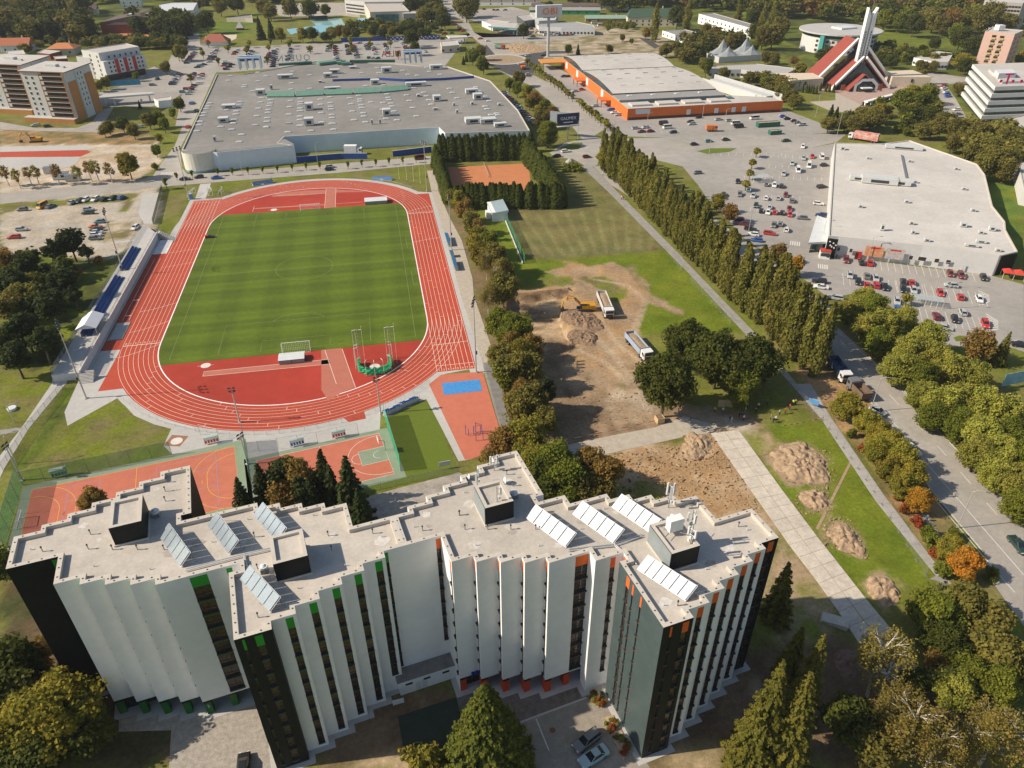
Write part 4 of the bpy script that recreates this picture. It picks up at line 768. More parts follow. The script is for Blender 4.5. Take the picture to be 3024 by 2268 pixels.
 while k_<16:
  x,y=rs.uniform(min(bx_),max(bx_)),rs.uniform(min(by_),max(by_))
  if not inpoly(np.array([x]),np.array([y]),inn2)[0]:continue
  k_+=1;r_=rs.uniform(0.5,1.2);MB().poly([(x+r_*math.cos(q_*0.52)*rs.uniform(0.6,1.2),y+r_*0.8*math.sin(q_*0.52)*rs.uniform(0.6,1.2),DH-0.612+0.0015*k_*0.3)for q_ in range(12)],M('roof_stain%d'%(k_%3),((0.60,0.57,0.53),(0.40,0.36,0.315),(0.55,0.51,0.46))[k_%3],0.8,0.10,1.5)).build('roof_stain',t)
 return t
def E_(*ks):return set(ks)
G_cols={(-22.22,-11.3):[(0.19,0.26,9),(0.52,0.73,9)],(-31.15,1.1):[(0.39,0.60,8),(0.83,0.90,8)],(-2.5,-3.68):[(0.02,0.20,8)],(-17.82,-9.98):[(0.55,0.86,9)],(-14.82,-8.7):[(0.55,0.86,9)],(-11.73,-7.38):[(0.55,0.86,9)],(-8.65,-6.1):[(0.55,0.86,9)],(-5.57,-4.85):[(0.52,0.84,8)],(-49.6,11.0):[(0.85,0.97,8)],(-22.22,-0.15):[(0.2,0.28,9),(0.45,0.48,9),(0.62,0.65,9)]}
for k in((-40.25,5.9),(-37.2,4.65),(-34.15,3.45),(-31.15,2.25)):G_cols[k]=[(0.15,0.62,8)]
O_cols={(26.3,-27.97):[(0.25,0.32,9),(0.66,0.87,9)],(26.3,-16.7):[(0.19,0.26,9),(0.33,0.36,9),(0.515,0.545,9)],(17.5,-13.6):[(0.66,0.985,8)],(23.4,-15.45):[(0.55,0.73,8)],(0.25,-3.68):[(0.86,0.985,7)],(30.55,-26.7):[(0.48,0.77,9)],(33.64,-25.45):[(0.48,0.77,9)],(36.7,-24.2):[(0.48,0.77,9)],(39.73,-22.93):[(0.48,0.77,9)],(42.8,-21.7):[(0.48,0.77,9)],(45.8,-20.65):[(0.46,0.77,9)],(27.55,-15.45):[(0.2,0.8,8)]}
for k in((8.55,-8.77),(11.53,-10.0),(14.5,-11.27),(17.5,-12.45)):O_cols[k]=[(0.15,0.62,8)]
O_cols[(5.5,-3.68)]=[(0.80,0.93,8)]
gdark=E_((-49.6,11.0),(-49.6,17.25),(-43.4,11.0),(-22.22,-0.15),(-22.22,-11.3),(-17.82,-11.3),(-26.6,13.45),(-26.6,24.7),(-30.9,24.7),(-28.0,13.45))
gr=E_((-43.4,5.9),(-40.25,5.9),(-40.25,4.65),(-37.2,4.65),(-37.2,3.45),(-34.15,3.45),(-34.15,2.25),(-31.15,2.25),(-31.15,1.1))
odark=E_((26.3,-27.97),(30.55,-27.97),(45.8,-20.65),(48.7,-20.65),(21.95,-1.1),(21.95,9.88));osunlit=E_((26.3,-16.7))
orz=E_((5.5,-8.77),(8.55,-8.77),(8.55,-10.0),(11.53,-10.0),(11.53,-11.27),(14.5,-11.27),(14.5,-12.45),(17.5,-12.45),(17.5,-13.6))
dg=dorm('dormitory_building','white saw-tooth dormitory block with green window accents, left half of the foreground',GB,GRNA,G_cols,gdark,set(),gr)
do_=dorm('dormitory_building','white saw-tooth dormitory block with orange window accents, right half of the foreground',OB,ORGA,O_cols,odark,osunlit,orz)
def ground_floor(t,pts,accent,xs_,yback,digit):
 m=MB();P=ccw(pts);m.poly([(x,y,3.25)for x,y in reversed(P)],accent);m.build('soffit',t)
 m=MB();m.quad((P[0][0],yback,0),(xs_[-1][0]+4.8,yback,0),(xs_[-1][0]+4.8,yback,3.25),(P[0][0],yback,3.25),M('shop_glass',(0.02,0.025,0.025),0.15,0.2));m.build('entrance_glazing',t)
 for i,(x,y)in enumerate(xs_):
  pr=link('pier',MB().box((0,0,0),(0.95,1.15,2.75),accent).mesh('pier'),t,(x+0.55,y+0.62,0));link('pier_cap',MB().box((0,0,0),(1.05,1.25,0.5),DARKC).mesh('pier_cap'),pr,(0,0,2.75))
  if digit and i==digit[1]:text_mesh(digit[0],0.9,LINE,'house_number',pr,(0,-0.60,1.9),(math.pi/2,0,0))
ground_floor(do_,[(5.5,-8.77),(8.55,-8.77),(8.55,-10.0),(11.53,-10.0),(11.53,-11.27),(14.5,-11.27),(14.5,-12.45),(17.5,-12.45),(17.5,-13.6),(23.4,-13.6),(23.4,-7.5),(5.5,-7.5)],REDO,[(5.5,-8.77),(8.55,-10.0),(11.53,-11.27),(14.5,-12.45),(17.5,-13.6),(20.6,-13.5)],-7.9,('1',1))
ground_floor(dg,[(-43.4,5.9),(-40.25,5.9),(-40.25,4.65),(-37.2,4.65),(-37.2,3.45),(-34.15,3.45),(-34.15,2.25),(-31.15,2.25),(-31.15,1.1),(-22.3,1.1),(-22.3,7),(-43.4,7)],M('pier_green',(0.012,0.12,0.02),0.6,0.05),[(-43.4,5.9),(-40.25,4.65),(-37.2,3.45),(-34.15,2.25),(-31.15,1.1),(-27.6,1.2)],6.6,('2',4))
text_mesh('PB',1.2,M('letter_blue',(0.01,0.02,0.30),0.5,0.03),'lettering',do_,(7.9,-8.95,3.6),(math.pi/2,0,0),0.12)
def penthouse(t,x0,x1,y0,y1,mats):
 b=link('stair_penthouse',MB().prism([(x0,y0),(x1,y0),(x1,y1),(x0,y1)],28.2,31.6,DARKC,cap=False).mesh('stair_penthouse'),t)
 P=[(x0,y0),(x1,y0),(x1,y1),(x0,y1)];I=inset(P,0.5);m=MB();m.poly([(x,y,31.2)for x,y in I],ROOFM)
 for i in range(4):
  j=(i+1)%4;m.quad((*P[i],31.6),(*P[j],31.6),(*I[j],31.6),(*I[i],31.6),PARA);m.quad((*I[j],31.2),(*I[i],31.2),(*I[i],31.6),(*I[j],31.6),PARA)
 link('penthouse_roof',m.mesh('penthouse_roof'),b)
 link('door',MB().box((0,0,0),(0.06,0.9,2.0),PANEL).mesh('door'),b,(x0-0.03,(y0+y1)/2,28.3));link('base_flashing',MB().box(((x0+x1)/2,(y0+y1)/2,28.15),(x1-x0+0.3,y1-y0+0.3,0.3),PARA).mesh('base_flashing'),b)
 return b
penthouse(dg,-36.5,-32.4,10.9,16.6,0);penthouse(dg,-16.45,-12.1,-3.6,1.6,0)
pb=penthouse(do_,12.1,16.3,-3.6,1.3,0);pc=penthouse(do_,31.8,36.0,-20.2,-14.5,0)
link('side_cladding',MB().box((31.74,-17.35,28.3),(0.08,5.6,3.2),M('penthouse_grey',(0.24,0.27,0.28),0.6,0.05)).mesh('side_cladding'),pc);link('side_cladding',MB().box((12.04,-1.15,28.3),(0.08,4.8,3.2),MATS['penthouse_grey']).mesh('side_cladding'),pb)
SOL=M('solar_panel_face',(0.36,0.42,0.47),0.22,0.05,0.7,metal=0.35,spec=0.8);SOL_GLARE=M('solar_panel_glare',(0.50,0.545,0.59),0.42,0.05,0.7,spec=0.3)  # brighter copy for the right block: sky glare painted into the panel colour
def solar(t,a,b,n,label_i,mat):
 a,b=Vector((*a,0)),Vector((*b,0));up=Vector((1.62,0.28,1.75));z0=Vector((0,0,28.45))
 s=link('solar_array',MB().mesh('solar_array'),t);fr=MB();e=(b-a)
 for i in range(n+1):
  p=a+e*(i/n)+z0;q=p+up;r_=Vector((q.x+0.35,q.y+0.1,28.2))
  fr.tube([p,q],0.035,0.035,WHT,4);fr.tube([q,r_],0.035,0.035,GREYM,4);fr.tube([p-Vector((0,0,0.25)),r_],0.04,0.04,GREYM,4)
 fr.tube([a+z0+up*0.5+Vector((0.9,0.2,-0.8)),b+z0+up*0.5+Vector((0.9,0.2,-0.8))],0.05,0.05,GREYM,4);fr.tube([a+z0+Vector((0,0,-0.05)),b+z0+Vector((0,0,-0.05))],0.05,0.05,WHT,4);fr.tube([a+z0+up,b+z0+up],0.05,0.05,WHT,4)
 bpy.data.meshes.remove(s.data)if False else None;s.data=fr.mesh('solar_array')
 for i in range(n):
  p0,p1=a+e*((i+0.05)/n)+z0+Vector((-0.06,0,0.05)),a+e*((i+0.95)/n)+z0+Vector((-0.06,0,0.05));th=Vector((-0.055,0,0.05))
  m=MB();V=[p0,p1,p1+up,p0+up];m.add([v for v in V]+[v+th for v in V],[(0,3,2,1),(4,5,6,7),(0,1,5,4),(1,2,6,5),(2,3,7,6),(3,0,4,7)],mat);link('solar_panel',m.mesh('solar_panel'),s)
for i,(a,b)in enumerate((((-30.8,10.4),(-28.1,3.6)),((-24.5,10.4),(-22,3.6)),((-18.3,10.1),(-15.7,3.6)),((-20.9,-1.5),(-17.8,-8.3)))):solar(dg,a,b,5,i,SOL)
for i,(a,b)in enumerate((((17.9,-4.3),(20.9,-11.5)),((24.4,-6),(27.3,-13.2)),((30.3,-6.7),(33,-13.4)),((28.0,-18.4),(31.2,-25.2)))):solar(do_,a,b,6 if i==3 else 5,i,SOL_GLARE)
vent=MB();vent.tube([(0,0,0),(0,0,0.75)],0.07,0.07,GREYM,6);vent.tube([(0,0,0.75),(0,0,0.95)],0.14,0.10,DARKM,6);vent=vent.mesh('vent_pipe');sv=MB();sv.tube([(0,0,0),(0,0,0.3)],0.06,0.06,PANEL,6);sv.tube([(0,0,0.3),(0.2,0,0.3)],0.06,0.06,PANEL,6);sv=sv.mesh('vent_stub')
def onroof(t,uvs,me,nm,z=28.2):
 for uv in uvs:
  p=G(*uv,z);q=Matrix.Rotation(-DA,3,'Z')@(p-Vector(DO));link(nm,me,t,(q.x,q.y,z))
onroof(dg,[k1(370,815),k1(785,668),k1(975,800),k1(1190,800),k1(1420,800),k1(1430,295),k1(1430,380),k1(1440,218),k1(765,795),k1(2200,690),k2(20,1385),k2(625,680),k2(1010,660),k2(655,805),k2(15,965)],vent,'vent_pipe')
onroof(dg,[k1(265,800),k1(810,945),k1(1295,970),k1(1830,735),k1(2140,540),k1(1520,285),k2(495,505),k2(770,940),k2(1085,690),k2(360,1135),k2(265,1040)],sv,'vent_stub')
onroof(do_,[k2(1440,635),k2(1760,500),k3(165,650),k3(215,770),k3(410,770),k3(610,770),k3(575,298),k3(625,395),k3(825,770),k4(1405,455),k4(880,1135),k3(2050,1430)],vent,'vent_pipe')
onroof(do_,[k3(305,910),k3(850,915),k3(1210,770),k3(1415,595),k3(205,455),k3(665,325),k3(400,420),k4(1480,485),k4(1125,825),k4(760,1138),k2(1365,605),k3(1805,595)],sv,'vent_stub')
fan=MB();fan.box((0,0,0),(1.0,1.0,0.7),GREYM);fan.tube([(0,0,0.7),(0,0,1.0)],0.62,0.55,PANEL,14);fan.tube([(0,0,1.0),(0,0,1.2)],0.40,0.15,PANEL,14);fan=fan.mesh('roof_fan')
onroof(dg,[k1(1350,505),k2(75,985)],fan,'roof_fan');onroof(do_,[k3(635,490)],fan,'roof_fan')
PIPE=M('roof_pipe',(0.62,0.62,0.61),0.4,0.03,metal=0.4)
def pipe_run(t,pts,r=0.09):
 for off in(0,0.35):MB().tube([(x+off*0.3,y+off,28.42)for x,y in pts],r,r,PIPE,6).build('roof_pipe',t)
pipe_run(dg,[(-27.6,2.6),(-20.3,2.6),(-15.5,2.4)]);pipe_run(dg,[(-20.2,2.6),(-19.9,-1.5)]);pipe_run(do_,[(20.9,-12.2),(27,-13.6),(31.6,-13.4)]);pipe_run(do_,[(27.2,-13.6),(28.4,-17.6)])
MB().box((0.25,-0.55,28.2),(0.7,5.0,0.62),PARA).build('dividing_parapet',do_)
def telecom(t,x,y,z0,h,n,rz=0):
 s=link('antenna_mast',MB().tube([(0,0,0),(0,0,h)],0.06,0.05,GREYM,6).mesh('antenna_mast'),t,(x,y,z0),rz)
 for i in range(n):
  a=2*math.pi*i/n;link('panel_antenna',MB().box((0.55*math.cos(a),0.55*math.sin(a),h*0.45),(0.22,0.30,h*0.42),PANEL,rz=a).mesh('panel_antenna'),s)
 m=MB();[m.tube([(0,0,h*k_),(0.55*math.cos(2*math.pi*i/n),0.55*math.sin(2*math.pi*i/n),h*k_)],0.03,0.03,GREYM,4)for i in range(n)for k_ in(0.5,0.8)];link('antenna_bracket',m.mesh('antenna_bracket'),s)
 for i in range(2):link('radio_unit',MB().box((0.25,0.2-0.4*i,h*0.15+0.3*i),(0.3,0.25,0.45),PANEL).mesh('radio_unit'),s)
telecom(do_,38.0,-9.6,28.2,5.2,3);telecom(do_,36.6,-17.0,31.2,3.6,3,0.6);telecom(do_,35.2,-19.2,31.2,3.2,2,1.9);telecom(do_,17.2,7.2,28.2,3.4,2);telecom(do_,13.6,4.6,28.2,3.6,2,1.0);telecom(do_,14.2,-2.6,31.2,3.0,1)
link('equipment_cabinet',MB().box((34.2,-16.6,31.9),(2.0,1.1,2.0),WHT).mesh('equipment_cabinet'),pc)
m=MB();m.tube([(32.2,-17.6,31.9),(36.4,-15.2,31.9)],0.06,0.06,GREYM,4);m.tube([(32.4,-15.4,31.9),(35.8,-18.6,31.9)],0.06,0.06,GREYM,4);link('cable_tray',m.mesh('cable_tray'),pc)
for p_,r_ in(((36.9,-12.2,28.9),0.6),((17.6,3.8,28.9),0.55),((12.8,6.6,28.8),0.4)):
 m=MB();n=12;m.tube([(p_[0],p_[1],28.2),p_],0.05,0.05,GREYM,5);m.add([(p_[0]-0.15,p_[1]+0.1,p_[2])]+[(p_[0]+0.1*math.sin(2*math.pi*i/n)+0.1,p_[1]+r_*math.cos(2*math.pi*i/n),p_[2]+r_*math.sin(2*math.pi*i/n))for i in range(n)],[(0,1+i,1+(i+1)%n)for i in range(n)],PANEL);m.build('satellite_dish',do_)
an=thing('low_annex','single-storey white annex with flat grey roof between the two dormitory blocks','annex',DO,DA)
MB().prism([(-3.3,-6.1),(5.45,-6.1),(5.45,-3.75),(-3.3,-3.75)],0,2.9,WHITE,cap=False).build('wall',an);MB().prism([(-3.6,-6.3),(5.45,-6.3),(5.45,-3.72),(-3.6,-3.72)],2.9,3.25,WHITE,top=M('annex_roof',(0.22,0.20,0.185),0.9,0.12,0.8),bottom=True).build('roof',an)
for x in(-1.8,1.0,4.0):MB().box((x,-6.12,2.0),(1.1,0.06,0.4),WGL).build('window',an)
for x in(-0.4,0.6):MB().box((x,-6.11,0.1),(0.8,0.05,1.9),PANEL).build('door',an)
#  buildings round the stadium
def cen(pts):return Vector((sum(p[0]for p in pts)/len(pts),sum(p[1]for p in pts)/len(pts),0))
def rp(z,fn,pts):return[tuple(G(*fn(x,y),z)[:2])for x,y in pts]
def blk(name,label,pts,z1,wall,roof,cat='building',par=0.45,z0=0.0,pw=0.4,group=None):
 pts=ccw(pts);c=cen(pts);t=thing(name,label,cat,(c.x,c.y,z0),0,group);P=[(x-c.x,y-c.y)for x,y in pts]
 zz=z1-z0;MB().prism(P,0,zz,wall,cap=False).build('wall',t)
 I=inset(P,pw);MB().poly([(x,y,zz-par)for x,y in I],roof).build('roof',t);m=MB();n=len(P)
 for i in range(n):
  j=(i+1)%n;m.quad((*P[i],zz),(*P[j],zz),(*I[j],zz),(*I[i],zz),PARA);m.quad((*I[j],zz-par),(*I[i],zz-par),(*I[i],zz),(*I[j],zz),PARA)
 m.build('parapet',t);t['_c']=(c.x,c.y);return t
def wgrid(t,a,b,z0,rows,fh,ss,w_,h,mat=None,name='window',frame=None,d=0.05):
 """rows of separate windows on the wall from a to b (world xy)"""
 o=t.location;a,b=Vector((a[0],a[1],0)),Vector((b[0],b[1],0));e=(b-a);ang=math.atan2(e.y,e.x);nrm=Vector((e.y,-e.x,0)).normalized()
 m=MB();m.box((0,0,0),(w_,0.10,h),frame or WHT);fm=m.mesh('window_frame')if frame else None
 m=MB();m.box((0,-0.05,0.08 if frame else 0),(w_-(0.16 if frame else 0),0.08,h-(0.16 if frame else 0)),mat or WGL);gm=m.mesh(name)
 for r_ in range(rows):
  for s in ss:
   p=a+e*s+nrm*d-Vector((o.x,o.y,o.z-(z0+fh*r_)))
   w1=link(name,gm,t,p,ang)
   if fm:link('frame',fm,w1)
def fr(n,a=0.08,b=0.92):return[a+(b-a)*i/max(1,n-1)for i in range(n)]
GREYR=M('grey_roof_felt',(0.235,0.225,0.21),0.9,0.07,0.25,big=0.14);WROOF=M('white_roof_membrane',(0.50,0.47,0.435),0.85,0.04,0.2,big=0.08)
LBLUE=M('pale_blue_cladding',(0.60,0.69,0.75),0.6,0.03,0.3);ORB=M('orange_cladding',(0.70,0.16,0.03),0.6,0.04,0.3);SKYL=M('skylight_dome',(0.66,0.66,0.64),0.4,0.04,0.6)
CREAM=M('cream_render',(0.60,0.53,0.42),0.85,0.04,0.3);GLASSD=M('glass_band',(0.03,0.05,0.055),0.15,0.3,0.4,spec=0.6);TEAL=M('teal_metal',(0.06,0.33,0.30),0.5,0.05);HVAC=M('hvac_casing',(0.56,0.57,0.56),0.5,0.05,0.8)
GRNR=M('green_roof_sheet',(0.14,0.27,0.21),0.6,0.06,0.5);BLUW=M('blue_wall',(0.02,0.07,0.30),0.6,0.06,0.4);TERR=M('terracotta_tiles',(0.42,0.14,0.07),0.85,0.08,1.0);BRWN=M('brown_sheet_roof',(0.13,0.095,0.085),0.8,0.06,0.4)
def unit(t,uv,z,sx,sy,sz,mat=HVAC,rz=0.03,name='rooftop_unit',leg=True):
 p=G(*uv,z);o=t.location;u_=link(name,MB().box((0,0,0.3),(sx,sy,sz),mat).mesh(name),t,(p.x-o.x,p.y-o.y,z-o.z),rz)
 if leg:
  link('support_frame',MB().box((0,0,0),(sx*0.8,sy*0.8,0.3),GREYM).mesh('support_frame'),u_);link('grille',MB().box((0,-sy/2-0.02,0.3+sz*0.2),(sx*0.5,0.06,sz*0.5),DARKM).mesh('grille'),u_)
  # ---- shopping mall
mp=rp(8,t00,[(1178,970),(1405,988),(1905,940),(1800,926),(1842,884),(2212,862)])+rp(8,t10,[(340,840),(632,825),(672,862),(1222,845),(1145,712),(965,522),(690,430),(515,425),(345,412),(0,398)])+rp(8,t00,[(2050,395),(1760,448),(1580,478),(1405,480),(1365,570),(1275,760)])
mall=blk('shopping_mall','huge low shopping mall with flat grey roof dotted with white skylights behind the stadium',mp,8.0,LBLUE,GREYR,'shopping mall',0.5)
sk=MB();sk.box((0,0,0),(2.9,1.8,0.25),PANEL);sk.prism([(-1.1,-0.6),(1.1,-0.6),(1.1,0.6),(-1.1,0.6)],0.22,0.40,SKYL);sk.prism([(-0.8,-0.4),(0.8,-0.4),(0.8,0.4),(-0.8,0.4)],0.40,0.5,SKYL);sk=sk.mesh('skylight')
SK1=[(505,1340),(480,1380),(460,1412),(430,1465),(412,1502),(383,1578),(365,1622),(900,1323),(887,1360),(872,1390),(850,1443),(842,1483),(822,1553),(810,1600),(1065,1180),(1173,1273),(1160,1327),(1137,1408),(1115,1505),(1095,1623),(1297,1297),(1288,1343),(1280,1373),(1268,1425),(1260,1462),(1252,1530),(1245,1578),(1238,1645),(1552,1308),(1543,1388),(1535,1485),(1530,1600),(1683,1278),(1680,1325),(1678,1353),(1676,1405),(1675,1440),(1674,1510),(1674,1555),(1673,1632),(1938,1290),(1943,1357),(1950,1465),(1955,1587),(2063,1260),(2070,1335),(2075,1385),(2080,1418),(2087,1490),(2090,1530),(2100,1605),(775,985),(745,1047),(1130,943),(1580,928),(1565,1078),(1560,1160),(1805,1150),(1803,975),(1235,990),(1133,1055),(960,1105),(950,1130),(725,1427)]
SK2=[(225,1242),(242,1290),(242,1317),(257,1365),(265,1400),(283,1467),(290,1510),(590,1222),(608,1268),(620,1297),(640,1343),(658,1380),(680,1445),(697,1487),(720,1558),(110,1272),(125,1350),(142,1445),(165,1557),(380,1327),(312,1585),(575,1540),(535,1420),(540,1333),(845,1235),(882,1308),(925,1398),(975,1507),(1067,1200),(1100,1248),(1133,1297),(1165,1355),(1400,1150),(1440,1202),(1500,1273),(1745,1132),(1780,1180),(1863,1253),(1917,1310),(1865,1380),(1890,1415),(2015,1472),(2030,1493),(1940,1490),(260,948),(460,885),(483,948),(797,916),(865,967),(985,980),(1280,968),(1140,930),(1100,876),(25,948),(548,1104),(313,1115),(940,1142)]
SK3=[(430,1700),(415,1750),(350,1780),(345,1860),(700,1690),(690,1770),(720,1800),(1090,1720),(1075,1800),(1250,1700),(1240,1790),(1560,1870),(1600,1760)]
for f_,lst in((f1,SK1),(f2,SK2)):
 for x,y in lst:p=G(*f_(x,y),7.6);link('skylight',sk,mall,(p.x-mall.location.x,p.y-mall.location.y,7.55))
for x,y in((1275,850),(1295,788),(1430,822),(1500,840),(1510,798),(1565,873),(1655,812),(1725,825),(1730,790),(1870,800),(1865,857),(1940,815),(2150,802),(2015,848),(2160,840),(1550,920)):p=G(*t00(x,y),7.6);link('skylight',sk,mall,(p.x-mall.location.x,p.y-mall.location.y,7.55))
for uv,s in((f1(1170,1225),(5,4,2.6)),(f1(760,1400),(7,4,1.6)),(f1(690,1580),(5,4,2)),(f1(1490,1015),(9,4,2)),(f1(1800,1420),(4,4,3.2)),(f1(1800,1620),(4.5,4,3.2)),(f1(2040,1000),(5,4,2.2)),(f1(2130,950),(6,4,2.2)),(f1(2100,1170),(9,3,1.6)),(f2(590,940),(6,4,3)),(f2(1230,895),(8,4,2.4)),(f2(440,1090),(5,4,2.4)),(f2(970,1115),(12,3.5,2)),(f2(1240,1305),(4,4,2.6)),(f2(590,1495),(4,4,3)),(f2(1690,1210),(7,3.5,2.2)),(f2(1770,1285),(5,4,2.8)),(f2(1710,1590),(8,5,2.2)),(f2(1900,1590),(8,5,2)),(f2(2060,1640),(6,3,1.6)),(t00(1395,915),(1.2,1.2,2)),(f2(400,1610),(1,1,2)),(f2(505,1605),(1,1,2)),(f2(1000,1250),(2,2,1)),(f2(1500,1465),(1.2,1.2,1.4)),(f2(2045,1365),(1.5,1.5,0.9)),(f2(1695,1358),(1.5,1.5,1.2)),(f2(1460,1370),(1.2,1.2,1.2)),(f2(1220,1425),(2.5,1.2,0.8)),(f2(150,885),(5,3,1)),(f1(1940,1070),(2,2,1)),(f1(1310,1160),(1.5,1.5,2.4))):unit(mall,uv,7.55,*s)
def run3(t,z,pts,w_,h,mat,name,f=None):
 for(ua,ub)in zip(pts[:-1],pts[1:]):
  a,b=G(*ua,z),G(*ub,z);e=b-a;link(name,MB().box((0,0,0),(e.length,w_,h),mat).mesh(name),t,(a+b)/2-t.location-Vector((0,0,0)),math.atan2(e.y,e.x))
run3(mall,7.6,[f1(2100,1055),f2(0,1050),f2(385,1040)],0.4,1.2,BLUW,'blue_screen');run3(mall,7.6,[f2(470,1035),f2(830,1055),f2(1300,1040),f2(1720,1010)],0.4,1.3,BLUW,'blue_screen')
for ua,ub in((f1(1250,1262),f1(1605,1258)),(f1(1625,1258),f1(1985,1238)),(f1(2005,1238),f2(140,1225)),(f2(165,1222),f2(505,1205)),(f2(525,1205),f2(865,1170))):
 a,b=G(*ua,7.6)-mall.location,G(*ub,7.6)-mall.location;bk=Vector((0,5.0,0));m=MB();u1=Vector((0,0,0.6));u2=Vector((0,0,2.2));m.add([a+u1,b+u1,b+bk+u2,a+bk+u2,a,b,b+bk,a+bk],[(0,1,2,3),(4,5,1,0),(5,6,2,1),(6,7,3,2),(7,4,0,3)],GRNR);m.build('green_skylight_roof',mall)
run3(mall,8.0,[f1(1910,835),f1(2212,800),f2(0,830),f2(110,825)],6,1.4,GRNR,'green_parapet_roof');run3(mall,8.0,[f1(1400,850),f1(1830,820)],3,1.2,M('dark_green_parapet',(0.03,0.11,0.08),0.7,0.05),'green_parapet_roof');run3(mall,8.0,[f2(115,810),f2(695,805)],2,1.5,MATS['dark_green_parapet'],'green_parapet_roof')
for uv,sx in((f1(1040,900),13),(f2(935,815),11)):
 p=G(*uv,7.6)-mall.location;m=MB()
 for x in(-sx/2,-sx/6,sx/6,sx/2):m.box((p.x+x,p.y,p.z),(1.0,1.0,6.5),LBLUE);m.box((p.x+x,p.y+6,p.z),(1.0,1.0,6.5),LBLUE)
 m.build('entrance_pylons',mall);MB().box((p.x,p.y,p.z+6.5),(sx+1.2,1.2,0.8),LBLUE).build('entrance_lintel',mall);MB().box((p.x,p.y+6,p.z+6.5),(sx+1.2,1.2,0.8),LBLUE).build('entrance_lintel',mall);MB().box((p.x,p.y+3,p.z+5.2),(sx-1,5,1.0),BLUW).build('entrance_canopy',mall)
def vtext(t,s,size,mat,p,rz,name='lettering',ex=0.1,space=1.0):return text_mesh(s,size,mat,name,t,Vector(p)-t.location,(math.pi/2,0,rz),ex,space)
p=(G(*f1(1385,760),13)+G(*f1(1770,745),13))/2;vtext(mall,'QUEEN',5.5,M('sign_grey',(0.42,0.45,0.46),0.5,0.03),(p.x,p.y+8,11.5),math.pi,space=1.3)
p=G(*f2(655,740),9.5);vtext(mall,'BILLA',5.5,REDP,(p.x,p.y+5,10.6),math.pi)
p=G(*t00(1285,1010),0);dr=MB();a=G(*t00(1175,975),8.3);b=G(*t00(1398,965),8.3)
n=14;c0=(a+b)/2;rd=(b-a).length/2;pts=[(c0.x-mall.location.x+rd*math.cos(t_),c0.y-mall.location.y+rd*0.95*math.sin(t_))for t_ in[math.pi+math.pi*i/n for i in range(n+1)]]
MB().prism(pts,0.5,8.4,M('drum_cream',(0.66,0.64,0.56),0.7,0.04),top=GREYR).build('drum_corner',mall);MB().prism([(x*1.0,y-0.02)for x,y in pts],0,0.9,M('drum_base',(0.18,0.36,0.45),0.7,0.05),cap=False).build('drum_plinth',mall)
fb=rp(7.6,t00,[(1405,985),(1908,938),(1850,905),(1400,960)]);MB().prism([(x-mall.location.x,y-mall.location.y)for x,y in fb],0,7.9,M('pale_panel',(0.70,0.75,0.78),0.6,0.02),top=GREYR).build('front_wing',mall)
MB().box((G(*t10(400,880),4)-mall.location)-Vector((0,0,4)),(0.1,0.1,0.1),DARKM).build('bollard',mall)
st_a,st_b=G(*t10(330,930),0)-mall.location,G(*t10(480,840),5)-mall.location
for i in range(10):
 q=st_a+(st_b-st_a)*(i/10);MB().box((q.x,q.y-0.6,q.z),(1.2,1.2,0.25),PANEL).build('stair_step',mall)
for ua,ub in((t00(1912,1055),t00(2212,1030)),(t00(2212,1030),t10(170,1030)),(t10(335,1015),t10(585,985))):
 a,b=G(*ua),G(*ub);e=b-a;t=thing('yard_wall','blue yard wall in front of the mall, '+{0:'left stretch',1:'middle stretch beside the lorry',2:'right stretch with yellow and blue sign'}[[t00(1912,1055),t00(2212,1030),t10(335,1015)].index(ua)],'wall',a)
 MB().box(((b-a)/2-Vector((0,0,0))),(e.length,0.3,2.6),BLUW,rz=math.atan2(e.y,e.x)).build('wall_panel',t);MB().box((b-a)/2+Vector((0,0,2.6)),(e.length,0.36,0.12),PANEL,rz=math.atan2(e.y,e.x)).build('coping',t)
 # ---- DIY store with arched roofs (orange)
obi=blk('diy_store','orange DIY store with grey arched roofs and long orange front wall',[(161.5,157.5),(161.5,302),(224,302),(226,176),(250,165),(251,158)],6.0,ORB,WROOF,'store',0.3);OL=obi.location
def arch(x0,x1,y0,y1,z0,z1,n=10):
 m=MB();V=[]
 for i in range(n+1):
  f=i/n;V+=[(x0-OL.x,y0+(y1-y0)*f-OL.y,z0+(z1-z0)*math.sin(math.pi*(0.15+0.70*f))/1.0),(x1-OL.x,y0+(y1-y0)*f-OL.y,z0+(z1-z0)*math.sin(math.pi*(0.15+0.70*f)))]
 F=[(2*i,2*i+1,2*i+3,2*i+2)for i in range(n)];m.add(V,F,WROOF);m.add([v for v in V[0::2]]+[(x0-OL.x,y1-OL.y,5.5),(x0-OL.x,y0-OL.y,5.5)],[tuple(range(n+3))],GLASSD);m.add([v for v in V[1::2]]+[(x1-OL.x,y1-OL.y,5.5),(x1-OL.x,y0-OL.y,5.5)],[tuple(range(n+2,-1,-1))],PANEL)
 m.quad((x0-OL.x,y0-OL.y,5.6),(x1-OL.x,y0-OL.y,5.6),V[1],V[0],GLASSD);m.build('arched_roof',obi)
arch(161.8,223.5,252,301,6,9.6);arch(161.8,223.5,186,251,6,9.4);MB().box((192.5-OL.x,179-OL.y,6),(62,13,1.0),M('grey_seam_roof',(0.30,0.29,0.275),0.7,0.05,0.4)).build('front_roof',obi)
for y,n in((290,4),(280,4),(270,4),(262,3),(240,5),(228,5),(214,5),(200,5)):
 for i in range(n):
  x=172+46*i/max(1,n-1)+(y%4);link('roof_vent',MB().box((0,0,0),(3.4,0.7,0.4),HVAC).mesh('roof_vent'),obi,(x-OL.x,y-OL.y,9.3 if y not in(262,200)else 8.6))
